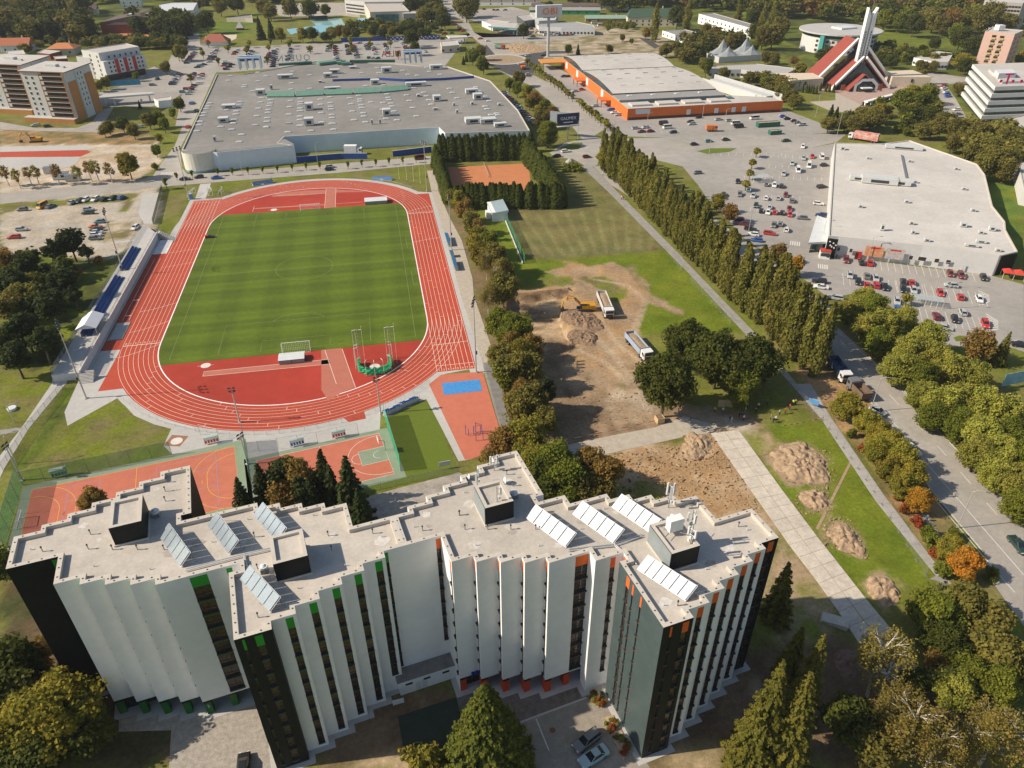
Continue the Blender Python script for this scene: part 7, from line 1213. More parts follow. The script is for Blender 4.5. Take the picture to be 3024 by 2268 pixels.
row([('dec8',t00(700,820),7),('dec2',t00(790,800),8),('dec8',t00(860,840),8),('dec7',t00(960,770),9),('dec0',t00(1020,760),9),('dec0',t00(1060,800),8),('dec2',t00(1160,670),8),('dec0',t00(1120,730),6),('dec7',t00(670,840),6),('dec0',t00(1010,970),6),('shrub0',t00(1000,1075),3),('dec4',t00(1030,890),5),('dec7',t00(1070,430),9),('dec2',t00(1150,340),10),('dec0',t00(680,530),8),('dec0',t00(880,490),6),('spr2',t00(900,670),5),('dec7',t00(640,550),7)],'%s tree from the left in the greenery left of the mall',group='greenery left of the mall')
YL=[t00(x,y)for x,y in((1355,310),(1310,360),(1320,380),(1490,300),(1480,345),(1420,430),(1620,310),(1610,345),(1600,360),(1755,300),(1745,340),(1735,420),(1885,300),(1875,320),(2140,280),(2150,330),(2015,350),(1240,540))]+[t10(x,y)for x,y in((60,285),(65,320),(70,355),(185,290),(190,320),(300,270),(320,310),(370,385),(480,300),(445,240))]
for i,q in enumerate(YL):tree('young%d'%(i%2)if i!=27 else 'dec2',base_at(q),6 if i<26 else 10,'%s small yellowing tree in the rows of the car park behind the mall'%ORD[i],'car_park_tree','tree','small trees in the mall car park',None,1.2)
for i,q in enumerate([t20(475,1020),t20(445,1095),t20(428,1165),t20(405,1235)]):tree('young0',base_at(q),4.5,'%s little round tree from the far end in the supermarket car park'%ORD[i],'car_park_tree','tree','little trees in the supermarket car park',None,1.5)
tree('young0',base_at(t21(1440,735)),4.0,'little round tree beside the trolley shelter','car_park_tree','tree',None,None,1.5)
row([('dec7',t20(1230,760),12),('dec4',t20(1290,720),11),('dec0',t20(1430,640),12,1.1),('dec9',t20(1480,600),11),('dec0',t20(1540,650),12),('dec0',t20(1600,600),11),('dec2',t20(1480,730),10),('dec2',t20(1600,740),10),('dec0',t20(1650,690),8),('dec7',t20(1060,790),8),('dec8',t20(950,800),8),('dec7',t20(1120,800),9),('dec8',t20(1700,780),10),('dec7',t20(1620,830),9),('dec8',t20(1560,840),8),('shrub0',t20(1400,830),4),('shrub0',t20(1460,850),4),('spr2',t20(965,720),9),('spr2',t20(1000,730),8),('dec2',t20(930,350),12),('dec4',t20(760,440),9),('dec8',t20(700,620),9),('dec7',t20(730,650),8),('dec8',t20(650,590),9),('dec0',t20(540,530),8),('dec8',t20(430,510),8),('dec8',t20(270,470),8),('dec7',t20(150,410),10),('dec8',t20(590,370),8),('dec0',t20(460,300),8),('dec5',t20(720,390),6),('dec4',t20(1560,470),5),('dec2',t20(1280,370),9),('dec2',t20(1350,390),9),('spr4',t20(1330,330),8),('spr4',t20(1275,330),8),('dec0',t20(1410,330),8),('dec7',t20(1550,420),8),('dec7',t20(1620,425),8),('dec8',t20(1800,570),8),('dec4',t20(1820,390),12,1.1),('dec2',t20(1840,420),11)],'%s tree in the greenery round the church, counted roughly from the front',group='greenery round the church',sc=1.25)
row([('dec8',t20(1780,830),11),('dec7',t20(1850,900),11),('dec8',t20(1930,850),11),('dec7',t20(2000,950),12),('dec8',t20(2080,900),11),('dec7',t20(1880,990),11),('dec7',t20(1960,1060),12),('dec8',t20(2060,1020),12),('dec7',t20(2140,960),11),('dec8',t20(2100,1090),11),('dec7',t20(1750,920),9),('dec8',t20(2150,1030),10)],'%s bushy tree from the left behind the supermarket roof',group='trees behind the supermarket')
for i,p in enumerate(along([t20(780,600),t20(860,610)],6)+along([t20(895,590),t20(975,600)],4)):tree('thu0',p,5,'%s little cypress in front of the church'%ORD[i],'cypress','cypress','little cypresses before the church')
row([('spr3',f1(1150,330),18),('dec7',f1(1200,80),18),('dec7',f1(1280,130),16),('spr3',f1(1290,330),16),('dec4',f1(1420,430),12),('dec4',f1(1700,430),12),('dec2',f1(1830,430),12),('dec2',f1(2000,470),9),('dec4',f1(2080,420),12),('dec5',f1(2180,400),10),('dec2',f1(450,260),18),('dec7',f1(630,60),18),('dec2',f1(850,40),18),('dec7',f1(1540,90),18),('dec2',f1(1800,100),18),('dec2',f1(2010,120),12),('dec2',f1(150,550),9),('dec7',f1(120,660),12)],'%s tall tree in the pool park beyond the mall',group='trees in the pool park')
row([('dec8',f2(60,410),10),('dec2',f2(180,420),10),('dec2',f2(420,380),11),('dec2',f2(540,420),10),('dec7',f2(660,400),10),('dec2',f2(780,390),10),('dec2',f2(900,350),12),('dec2',f2(1010,350),12),('dec7',f2(1060,180),16),('dec0',f2(1120,400),9),('dec2',f2(1040,420),9),('dec7',f2(1190,100),16),('dec7',f2(1260,150),16),('dec2',f2(1290,240),16),('dec2',f2(1340,270),12),('dec7',f2(1620,90),22),('dec7',f2(1560,60),20),('dec0',f2(1700,60),18),('dec2',f2(900,480),14),('dec2',f2(960,610),10),('spr2',f2(1620,720),7),('spr2',f2(1580,770),6),('dec2',f2(900,60),18),('dec2',f2(960,40),16),('dec0',f2(1820,790),9)],'%s tree along the upper street beside the swimming hall',group='trees by the swimming hall')
row([('pop2',f3(1860,250),28,1.3),('dec2',f3(150,380),12),('dec0',f3(730,630),8),('spr2',f3(860,620),8),('dec7',f3(1260,620),7),('dec5',f3(1740,420),9),('dec7',f3(2010,630),10),('dec8',f3(2120,600),10),('dec7',f3(2180,680),10),('dec8',f3(1950,660),8),('dec7',f3(1430,480),6),('dec0',f3(1550,530),5),('dec0',f3(1250,360),6),('dec0',f3(1480,350),6),('dec2',f3(480,70),10),('dec2',f3(2150,200),20)],'%s tree or thicket round the waste ground beyond the DIY store',group='trees beyond the DIY store')
row([('dec7',f4(1180,430),20),('dec8',f4(1050,450),18),('dec2',f4(960,400),16),('dec7',f4(1270,330),18),('dec8',f4(300,380),12),('dec4',f4(460,470),10),('dec7',f4(620,530),10),('dec8',f4(740,480),11),('dec7',f4(90,620),12),('dec7',f4(30,700),10),('dec8',f4(230,620),9),('pop1',f4(1190,120),26,1.4),('pop3',f4(740,120),26,1.4),('pop0',f4(1050,190),24,1.3),('pop2',f4(70,180),26,1.4),('dec2',f4(930,230),18),('dec5',f4(420,440),9),('dec0',f4(910,620),8),('dec8',f4(1080,730),9),('dec7',f4(1190,760),9),('dec0',f4(310,850),12,0.8)],'%s tree in the park strip between white block and rounded office',group='park strip by the white block')
row([('dec5',f5(1280,250),20,0.8),('dec7',f5(1700,230),24),('dec8',f5(1800,180),24),('dec2',f5(1400,480),18),('dec0',f5(1350,400),16),('dec2',f5(1540,560),14),('dec7',f5(950,200),18),('dec0',f5(420,230),18),('dec0',f5(600,270),16),('dec2',f5(800,300),18),('dec8',f5(1060,230),20),('dec2',f5(1060,560),10),('dec7',f5(1150,300),16),('dec8',f5(1480,250),18),('dec7',f5(2000,280),18),('dec4',f5(2190,740),12),('dec7',f5(1830,810),6),('dec2',f5(900,640),8)],'%s tree at the edge of the far right wood',group='edge of the far right wood')
def wood(label,poly,n,kinds,H0,H1,seed):
 r_=random.Random(seed);P=[tuple(G(*q)[:2])for q in poly];xs_=[p[0]for p in P];ys_=[p[1]for p in P];Vs,Qs,Ms,mats=[],[],[],[];off_=0;c=0;data={}
 for k in kinds:
  me=TREES[k][1];a=np.empty(len(me.vertices)*3,np.float32);me.vertices.foreach_get('co',a);data[k]=a.reshape(-1,4,3)
 while c<n:
  x,y=r_.uniform(min(xs_),max(xs_)),r_.uniform(min(ys_),max(ys_))
  if not inpoly(np.array([x]),np.array([y]),P)[0]:continue
  k=r_.choice(kinds);A=data[k];idx=np.random.default_rng(seed*1000+c).choice(len(A),min(420,len(A)),replace=False);A=A[idx];m_=A.mean(1,keepdims=True);A=m_+(A-m_)*2.3
  s=r_.uniform(H0,H1)/TREES[k][2];an=r_.random()*6.28;ca,sa=math.cos(an),math.sin(an);B=A.reshape(-1,3)*s*np.array([1.25,1.25,1]);B=np.stack([B[:,0]*ca-B[:,1]*sa+x,B[:,0]*sa+B[:,1]*ca+y,B[:,2]],1)
  mt=TREES[k][1].materials[0]
  if mt not in mats:mats.append(mt)
  Vs.append(B);nq=len(B)//4;Qs.append(np.arange(nq*4).reshape(nq,4)+off_);off_+=nq*4;Ms+=[mats.index(mt)]*nq;c+=1
 o=link('wood',fast_mesh('wood',np.concatenate(Vs),np.concatenate(Qs),mats,Ms));tag(o,label,'wood',kind='stuff')
wood('dense mixed wood filling the upper right corner',[f3(640,20),f3(720,110),f3(1450,170),f4(0,120),f4(900,240),f4(1500,270),f5(300,360),f5(1050,400),f5(1300,420),f5(1750,330),f5(2300,300),f5(2300,-120),f3(600,-60)],430,('dec0','dec2','dec7','dec8','dec2','dec5','dec0'),13,20,3)
wood('dark wood of conifers and broadleaf trees in the upper left corner',[f0(-60,560),f0(1050,600),f0(1230,480),f0(1050,300),f0(900,240),f0(1180,230),f0(1000,100),f0(800,60),f0(500,120),f0(-60,150)],120,('dec2','spr3','dec7','spr2','dec2','dec8'),12,19,5)
wood('row of dark trees behind the clay courts',[f0(1040,640),f0(1240,590),f0(1750,580),f0(2200,570),f1(200,600),f1(180,640),f0(1800,650),f0(1240,680)],60,('dec2','dec2','dec7'),7,10,6)
wood('dark conifers right of the sports hall',[f0(1720,440),f0(1720,330),f0(2050,330),f1(0,350),f1(250,330),f1(300,480),f1(60,560),f0(2100,460)],45,('dec2','spr3','spr2'),12,17,7)
wood('distant wood along the top edge',[f0(-100,100),f0(1200,60),f0(1600,40),f0(2200,20),f1(900,-30),f1(900,-90),f0(-100,-90)],130,('dec2','dec7','dec8','dec0'),12,18,8)
wood('thicket on the slope beneath the church greenery',[t20(900,830),t20(1300,850),t20(1700,900),t20(1750,820),t20(1650,700),t20(1250,700)],26,('dec7','dec2','dec0'),5,8,12)
wood('shrubby greenery on the slope around the church',[t20(480,500),t20(700,560),t20(760,640),t20(700,680),t20(560,610),t20(420,530)],26,('dec7','dec8','dec0'),5,8,13)
wood('green thicket between rounded office and low white hall',[t20(1220,330),t20(1500,330),t20(1760,400),t20(1740,440),t20(1480,420),t20(1250,430)],30,('dec7','dec2','dec0'),6,9,14)
wood('green belt between DIY store and peaked pavilion',[f4(0,560),f4(300,480),f4(700,560),f4(900,640),f4(400,620),f4(250,800),f4(0,860)],34,('dec7','dec8','dec2'),7,11,15)
wood('trees along the street beyond the car dealership',[f3(1100,330),f3(1600,340),f3(1640,390),f3(1200,370)],16,('dec0','dec7'),4,6,16)
wood('trees filling the slope behind the supermarket',[t20(1680,880),t20(2150,900),t20(2180,1150),t20(1960,1120),t20(1840,1000)],40,('dec7','dec8','dec8'),7,11,17)
wood('dark undergrowth of the park left of the stadium',[(0,570),(130,560),(170,600),(150,690),(110,790),(0,830)],34,('pine0','pine1','dec2'),4,9,18)
wood('scattered trees of the camping park beyond the pool',[f1(300,180),f1(700,20),f1(1300,60),f1(1700,30),f1(2212,20),f2(200,0),f2(200,-60),f1(300,-60)],60,('dec7','dec2','dec8','spr3'),12,18,21)
wood('trees along the far street past the swimming hall',[f2(1000,20),f2(1250,0),f2(1330,250),f2(1240,380),f2(1090,330)],26,('dec7','dec2','dec0'),10,15,22)
wood('hedge trees behind the blue wall of the mall car park',[f2(0,480),f2(0,400),f2(400,350),f2(1000,330),f2(1200,420),f2(1190,470)],34,('dec2','dec2','dec7'),7,10,23)
wood('garden trees among the houses left of the striped office',[f0(0,600),f0(480,560),f0(1040,560),f0(1030,640),f0(640,600),f0(460,690),f0(330,720),f0(0,640)],30,('dec7','dec2','dec0'),4,7,24)
#  vehicles
PAINT={n:M('paint_'+n.replace(' ','_'),c,0.28,0.02,0.5,spec=0.6)for n,c in{'white':(0.72,0.72,0.71),'silver':(0.42,0.44,0.45),'grey':(0.16,0.165,0.17),'black':(0.018,0.019,0.021),'dark blue':(0.02,0.045,0.11),'blue':(0.03,0.12,0.40),'red':(0.48,0.03,0.025),'dark red':(0.17,0.018,0.022),'dark green':(0.018,0.05,0.04),'teal':(0.10,0.24,0.28),'orange':(0.66,0.17,0.025),'yellow':(0.70,0.36,0.03),'pale blue':(0.30,0.44,0.50)}.items()}
CGL=M('car_glass',(0.018,0.024,0.028),0.08,0.1,spec=0.7);TYRE=M('tyre',(0.02,0.02,0.02),0.9,0.1);RIM=M('wheel_rim',(0.35,0.35,0.36),0.4,0.05,metal=0.6);HLAMP=M('head_lamp',(0.75,0.75,0.72),0.2,0.03);TLAMP=M('tail_lamp',(0.35,0.01,0.01),0.3,0.03)
CT={'hatchback':(4.0,1.75,1.48,0.92,(0.27,-0.47),(0.08,-0.36)),'saloon':(4.6,1.80,1.45,0.92,(0.23,-0.34),(0.05,-0.19)),'estate':(4.6,1.80,1.50,0.94,(0.23,-0.48),(0.06,-0.42)),'van':(5.2,1.95,2.25,1.15,(0.43,-0.49),(0.30,-0.47))}
def car_parts(ty):
 L_,W_,H_,zb,(f0_,r0_),(f1_,r1_)=CT[ty];h=L_/2
 out=[(h,0.30),(h+0.03,0.55),(h-0.12,0.74),(L_*f0_,zb),(L_*r0_,zb+0.03),(-h+0.06,zb-0.02),(-h,0.62),(-h+0.03,0.30)]
 def hull(m,mat):
  sl=[]
  for y,s,dz in((-W_/2,0.965,0.10),(-W_/2+0.14,1.0,0.0),(W_/2-0.14,1.0,0.0),(W_/2,0.965,0.10)):sl.append([(x*s,y,z-dz*(z>0.6))for x,z in out])
  n=len(out);V=[v for s in sl for v in s];m.add(V,[(i*n+k,i*n+(k+1)%n,(i+1)*n+(k+1)%n,(i+1)*n+k)for i in range(3)for k in range(n)]+[tuple(range(n-1,-1,-1)),tuple(3*n+k for k in range(n))],mat)
  wt=W_/2-0.30;t_=0.05;zt=H_-t_;m.add([(L_*f1_,-wt,zt),(L_*f1_,wt,zt),(L_*r1_,wt,zt),(L_*r1_,-wt,zt),(L_*f1_-0.06,-wt+0.1,H_),(L_*f1_-0.06,wt-0.1,H_),(L_*r1_+0.06,wt-0.1,H_),(L_*r1_+0.06,-wt+0.1,H_)],[(4,5,6,7),(0,1,5,4),(1,2,6,5),(2,3,7,6),(3,0,4,7)],mat)
  w0=W_/2-0.10
  for(xa,xb)in((L_*f0_,L_*f1_),(L_*r0_,L_*r1_)):
   for s in(-1,1):m.tube([(xa,s*w0,zb-0.02),(xb,s*wt,zt)],0.05,0.05,mat,4,False)
 wt=W_/2-0.30;w0=W_/2-0.11;zt=H_-0.045;F0,F1,R0,R1=L_*f0_,L_*f1_,L_*r0_,L_*r1_
 gl={'windscreen':[(F0,w0,zb-0.02),(F0,-w0,zb-0.02),(F1,-wt,zt),(F1,wt,zt)],'rear_window':[(R0,-w0,zb),(R0,w0,zb),(R1,wt,zt),(R1,-wt,zt)],'side_window':[(F0,-w0,zb-0.02),(R0,-w0,zb),(R1,-wt,zt),(F1,-wt,zt)],'side_window2':[(R0,w0,zb),(F0,w0,zb-0.02),(F1,wt,zt),(R1,wt,zt)]}
 return hull,gl,L_,W_
CACHE={}
def car_meshes(ty,col):
 if(ty,col)in CACHE:return CACHE[(ty,col)]
 hull,gl,L_,W_=car_parts(ty);d={};m=MB();hull(m,PAINT[col]);d['body']=m.mesh('car_body')
 if('g',ty)not in CACHE:
  g={k:MB().quad(*v,CGL).mesh(k.rstrip('2'))for k,v in gl.items()}
  if ty=='van':g.pop('rear_window')
  wm=MB();wm.tube([(0,-0.11,0),(0,0.11,0)],0.32,0.32,TYRE,12);wm.tube([(0,-0.115,0),(0,0.115,0)],0.19,0.19,RIM,10);g['wheel']=wm.mesh('wheel');g['headlight']=MB().box((0,0,0),(0.10,0.34,0.14),HLAMP).mesh('headlight');g['tail_light']=MB().box((0,0,0),(0.08,0.24,0.2),TLAMP).mesh('tail_light');CACHE[('g',ty)]=g
 fm=MB();hull(fm,PAINT[col]);[fm.quad(*v,CGL)for v in gl.values()]
 for x in(L_*0.31,-L_*0.30):
  for s in(-1,1):fm.tube([(x,s*(W_/2-0.2),0.31),(x,s*(W_/2+0.01),0.31)],0.31,0.31,TYRE,8)
 d['far']=fm.mesh('car');d.update(CACHE[('g',ty)]);CACHE[(ty,col)]=d;return d
def car(pos,ty,col,rz,label,group=None,near=True,z=0.035):
 d=car_meshes(ty,col);L_,W_=CT[ty][0],CT[ty][1];nm='parked_van' if ty=='van' else 'parked_car';ct='van' if ty=='van' else 'car'
 if not near:return tag(link(nm,d['far'],None,(pos[0],pos[1],z),rz),label,ct,group)
 t=thing(nm,label,ct,(pos[0],pos[1],z),rz,group);link('body',d['body'],t)
 for k in('windscreen','rear_window','side_window','side_window2'):
  if k in d:link(k.rstrip('2'),d[k],t)
 for x in(L_*0.31,-L_*0.30):
  for s in(-1,1):link('wheel',d['wheel'],t,(x,s*(W_/2-0.10),0.32))
 for s in(-1,1):link('headlight',d['headlight'],t,(L_/2-0.05,s*(W_/2-0.32),0.62));link('tail_light',d['tail_light'],t,(-L_/2+0.01,s*(W_/2-0.24),0.68))
 return t
CN={'w':'white','s':'silver','g':'grey','k':'black','n':'dark blue','b':'blue','r':'red','m':'dark red','e':'dark green','t':'teal','o':'orange','y':'yellow'}
_rc=random.Random(11);AV,AH=math.radians(60.8),math.radians(-29.2)
def lot(fn,spec,where,group,av,ah,near=True):
 """spec: 'x,y,colour+orientation[+v]' seen from far to near"""
 cnt={};items=[s.split(',')for s in spec.split()];items.sort(key=lambda q:float(q[1]))
 for x,y,c in items:
  ty='van' if 'V' in c else _rc.choice(('hatchback','hatchback','saloon','estate'));col=CN[c[0]];k=(col,ty=='van');ct_='van' if ty=='van' else 'car';cnt[k]=cnt.get(k,0)+1
  p=G(*fn(float(x),float(y)),0.5);rz=(ah if 'h' in c else av)+(math.pi if _rc.random()<0.5 else 0)+_rc.uniform(-0.05,0.05)
  car((p.x,p.y),ty,col,rz,'%s %s %s, %s of its colour from behind'%(col,ct_,where,ORD[cnt[k]-1]),group,near)
lot(t21,'265,15,kv 370,15,gv 457,25,sv 540,40,wv 620,40,sv 668,20,mv 708,55,gv 475,88,ev 563,97,sv 510,122,kv 553,132,wv 598,132,rv 645,135,kv 692,108,mv 695,146,rv 775,168,gh 590,215,gv 633,208,gv 673,245,wv 565,268,rh 880,75,wh 460,275,wh 440,240,kh 365,178,mh 395,206,mh 480,312,bh 900,150,nh','in the upper supermarket car park','cars in the supermarket car park',AV,AH)
lot(t21,'1060,440,mv 1160,455,kv 1215,460,rv 1085,540,sv 1138,583,kv 1195,545,gv 1253,560,sv 1195,603,rv 1257,603,rv 1310,615,kv 1430,580,kv 1485,587,rv 1430,630,kv 1497,637,sv 1670,655,rv 1740,605,sh 1800,680,rv 1922,695,wv 1735,530,mv 1805,540,mv 1950,555,kv 1390,708,sv 1395,757,bv 1645,805,mv 1765,825,kv 1815,780,sv 1962,855,rv 1700,880,sh 885,577,kh 895,615,wh 990,685,sh 2190,990,kh','in the lower supermarket car park','cars before the supermarket front',AV,AH)
lot(t20,'780,950,wv 840,1015,rv 783,1025,sv 902,1020,wVv 710,1060,sv 820,1075,wVv 748,1105,wVv 918,1070,kh 655,1127,sv 357,1175,kv 595,1200,wv 640,1205,ev 903,1210,kh 545,1195,gv 95,1120,gh 430,1230,tv 75,935,kh 170,915,th 280,905,eh 668,912,eh','at the far supermarket entry','cars at the far end of the supermarket car park',AV,0.05)
lot(t20,'103,760,kh 233,773,sh 302,780,sh 50,790,kh 58,803,sh 365,822,kVh 345,803,wVh 465,768,wVh 650,755,bh 680,770,kh 725,785,kh 745,795,gh 770,808,sh 430,728,sh 1690,556,rh 1695,570,wh 1702,584,sh 1708,597,wh 1715,610,bh 1722,625,bh 1775,710,wh 1790,740,gh 1805,770,kh','by the DIY store or T office','cars by the DIY store and T office',AV,0.05)
lot(t10,'1215,482,sh 765,487,kh 1560,580,rh 1515,590,sh 1645,687,sh 1745,710,bh 1770,730,wh 1795,744,sh 1815,877,kh 1790,862,sh 1770,847,nh 1755,832,gh 1910,830,sh 1970,825,sh 2005,850,mh 1945,853,mh 2090,803,kVh 2115,827,wVh 2150,857,kh 1730,930,rh 1455,980,wh 1395,1012,kh 1590,1016,mh 510,1026,mVh 1440,495,kh 1465,495,kh','round the DIY store roads','cars round the DIY store',AV,0.08)
lot(t00,'1200,1160,kh 1290,1147,kh 1405,1152,bh 2135,1097,kh 2140,1080,sh 1245,668,bv 1220,822,rv 1270,720,ev 990,550,gh 1018,512,ev 940,500,sh 905,823,sh 155,715,wh 230,812,sh 310,818,kh 250,770,wh','on streets left of the mall','cars on the streets left of the mall',1.2,0.1)
lot(t01,'145,113,gh 275,92,yVv 325,92,gv 467,67,sv 515,57,ev 555,50,wv 618,46,wv 675,46,kv 730,40,ev 788,36,bv 575,112,sh 570,134,eh 645,192,th 620,225,oh 625,243,eh 630,260,sh 620,277,wh 615,300,gh 878,230,wv 140,242,sh 90,292,rh','in the left gravel car park','cars in the left gravel car park',math.radians(70),-0.05)
lot(t10,' '.join('%.0f,%.0f,%sh'%(1050+11.5*i,600+11.2*i,'kwsrmgekwnsmkgrwskg'[i])for i in range(19)),'along the right mall wall','cars along the right wall of the mall',0,0.0,False)
lot(f2,'1160,290,sh 1170,310,wh 1200,330,kh 1210,350,sh 1180,270,wh 1240,370,gh 1300,390,kh 1330,440,mh 1350,430,rh 1430,430,eh 1390,180,th 1395,210,bh 1400,240,kh 1520,350,sh 1530,375,nh 1545,395,mh 1570,405,rh 1480,320,rh 1310,505,kh 1900,530,wh 1800,500,rh 1090,670,sv 1690,620,sv 1850,120,kh 1980,130,kh 2020,130,kh 2120,130,gh 1440,130,wh 100,130,th 110,150,kh 255,155,nh 700,535,wh 240,555,sh 1530,970,kh 2110,1200,wh','on streets beyond the mall','cars on the upper streets',1.2,0.1,False)
lot(f3,'630,455,kh 670,455,gh 715,450,rh 760,448,sh 795,447,kh 830,446,kh 940,440,wh 1010,437,kh 270,470,kh 225,440,gh 320,415,sh 250,375,mh 410,715,kh 200,720,sh 1060,300,wVh 1140,330,wVh 440,455,wVh 500,460,wVh 575,455,wVh','before the car dealership','cars before the dealership',1.2,0.05,False)
ROWS=[(f1,(590,645),(500,765),8),(f1,(310,680),(205,815),8),(f1,(430,835),(345,870),3),(f1,(860,652),(815,700),3),(f1,(720,800),(690,850),3),(f1,(790,835),(720,895),3),(f1,(1055,665),(950,785),9),(f1,(1370,640),(1345,665),2),(f1,(1290,690),(1245,800),8),(f1,(1350,700),(1320,860),7),(f1,(1560,635),(1515,770),8),(f1,(2050,600),(2040,660),3),(f1,(2135,600),(2150,770),7),(f1,(110,955),(20,1090),9),(f1,(300,955),(250,1030),6),(f1,(400,965),(385,1015),3),(f1,(340,1085),(270,1130),3),(f1,(200,1150),(160,1190),2),(f1,(260,1160),(230,1215),3),(f2,(80,590),(95,700),6),(f2,(165,595),(205,745),7),(f2,(320,575),(345,640),4),(f2,(415,615),(445,700),5),(f2,(570,570),(605,690),5),(f2,(800,560),(880,690),8),(f2,(370,750),(470,755),3),(f1,(560,740),(500,800),3),(f1,(1790,610),(1800,665),3)]
for ri,(fn,a,b,n)in enumerate(ROWS):
 for i in range(n):
  f=i/max(1,n-1);p=G(*fn(a[0]+(b[0]-a[0])*f,a[1]+(b[1]-a[1])*f),0.5);col=_rc.choice(['white','silver','silver','grey','black','black','dark blue','red','dark red','white','teal','dark green']);car((p.x,p.y),_rc.choice(('hatchback','saloon','estate','estate')),col,_rc.choice((0,math.pi))+_rc.uniform(-0.06,0.06),'%s car, %s from behind in parking row %s beyond the mall'%(col,ORD[i],ORD[ri]),'cars in the car park behind the mall',False)
def car2(ff,fr_,ty,col,label):
 a,b=G(*ff,0.6),G(*fr_,0.6);car(((a.x+b.x)/2,(a.y+b.y)/2),ty,col,math.atan2(a.y-b.y,a.x-b.x),label)
car2(t13(1520,1115),t13(1660,1010),'estate','grey','grey estate car in the dormitory yard beside the flower bed, upper of two');car2(t13(1560,1215),t13(1710,1120),'saloon','pale blue','pale blue saloon in the dormitory yard, lower of two');car2(t03(1580,1190),t03(1575,1270),'hatchback','black','black car cut off by the bottom edge beside the dark tower')
car2(t22(2212,1085),t22(2140,1000),'saloon','dark green','dark green saloon driving on the right road at the picture edge');car2(t22(1290,185),t22(1240,160),'hatchback','silver','silver car half hidden by the first autumn tree on the road');car2(t22(1510,440),t22(1475,410),'hatchback','white','white car half hidden behind the autumn row on the road')
# ---- lorries
def lorry(label,ff,fr_,bed='tipper',bcol=None,load=None,cab='white',H_=None,name='tipper_truck',cat='truck',z=0.04,L_=None):
 a,b=G(*ff,1.0),G(*fr_,1.0);d=a-b;L_=(L_ or d.length)*0.92;t=thing(name,label,cat,((a.x+b.x)/2,(a.y+b.y)/2,z),math.atan2(d.y,d.x));t.scale=(1,1.12,1.1);h=L_/2
 cb=link('cab',MB().prism([(h-2.1,-1.2),(h-0.25,-1.2),(h,-0.9),(h,0.9),(h-0.25,1.2),(h-2.1,1.2)],0.75,2.75,PAINT[cab]).mesh('cab'),t);link('windscreen',MB().box((h+0.005,0,1.75),(0.06,2.0,0.8),CGL).mesh('windscreen'),cb);link('grille',MB().box((h+0.01,0,0.8),(0.06,1.9,0.7),DARKM).mesh('grille'),cb)
 for s in(-1,1):link('side_window',MB().box((h-0.9,s*1.2,1.75),(0.9,0.05,0.7),CGL).mesh('side_window'),cb);link('mirror',MB().box((h-0.1,s*1.4,1.8),(0.12,0.25,0.5),DARKM).mesh('mirror'),cb)
 MB().box((-0.3,0,0.6),(L_-1,1.0,0.3),DARKM).build('chassis',t);bl_=L_-2.5;bx=-h+bl_/2;bm_=bcol or HVAC
 if bed=='tipper':
  m=MB()
  for y in(-1.2,1.2):m.box((bx,y,1.1),(bl_,0.12,1.35),bm_)
  m.box((bx-bl_/2,0,1.1),(0.12,2.5,1.35),bm_);m.box((bx+bl_/2,0,1.1),(0.12,2.5,1.7),bm_);m.box((bx,0,1.0),(bl_,2.4,0.15),bm_);m.build('tipper_bed',t)
  if load:
   mm=MB();n=6;V=[(bx-bl_/2*0.94+bl_*0.94*i/n,-1.1+2.2*j/4,1.9+0.35*math.sin(math.pi*i/n)*math.sin(math.pi*j/4)+0.08*((i*7+j*3)%3))for i in range(n+1)for j in range(5)];mm.add(V,[(i*5+j,(i+1)*5+j,(i+1)*5+j+1,i*5+j+1)for i in range(n)for j in range(4)],load);mm.build('earth_load',t)
 else:MB().box((bx,0,0.95),(bl_,2.5,H_ or 2.6),bm_).build('box_body',t)
 for x in(h-1.2,-h+1.2,-h+2.6)+((h-2.9,)if L_>8.5 else()):
  for s in(-1,1):m=MB();m.tube([(x,s*0.85,0.5),(x,s*1.22,0.5)],0.5,0.5,TYRE,12);m.tube([(x,s*1.2,0.5),(x,s*1.24,0.5)],0.25,0.25,RIM,8);m.build('wheel',t)
 return t
EARTH=M('loose_earth',(0.46,0.335,0.215),0.95,0.22,1.6,bump=1.0,col2=(0.30,0.20,0.125));EARTHD=M('dug_earth',(0.25,0.165,0.105),0.95,0.2,1.1,bump=0.6)
lorry('white tipper truck loaded with earth beside the yellow excavator',t11(1740,815),t11(1680,665),load=EARTH);lorry('white tipper truck with blue side rail and earth load near the shady trees',t11(1995,1090),t11(1860,930),bcol=M('tipper_blue_white',(0.30,0.38,0.50),0.5,0.05),load=EARTH)
lorry('blue tipper truck half hidden beneath the dark trees at the site entrance',t22(30,90),t12(2080,30),bcol=BLUELT);lorry('empty dark blue tipper truck parked on the right road beside the last poplar',t21(1065,1235),t21(960,1090),bcol=M('tipper_navy',(0.03,0.08,0.17),0.5,0.06));lorry('flatbed lorry behind the first autumn tree on the right road',t22(1060,-30),t22(1220,130),bcol=M('flatbed_brown',(0.16,0.11,0.08),0.8,0.1),cab='grey',L_=7.5)
lorry('white articulated lorry with red food pictures parked behind the supermarket',t20(1075,885),t20(1265,915),'box',M('trailer_print',(0.66,0.50,0.44),0.5,0.35,0.5,col2=(0.52,0.10,0.07)),H_=2.9,name='articulated_lorry',L_=15);lorry('white box lorry with red stripe behind the blue yard wall of the mall',t10(150,985),t10(10,985),'box',WHT,H_=2.8,name='box_lorry',L_=9);lorry('small orange delivery lorry in front of the DIY store',t20(222,838),t20(150,838),'box',PAINT['orange'],cab='orange',H_=1.9,name='box_lorry',L_=6)
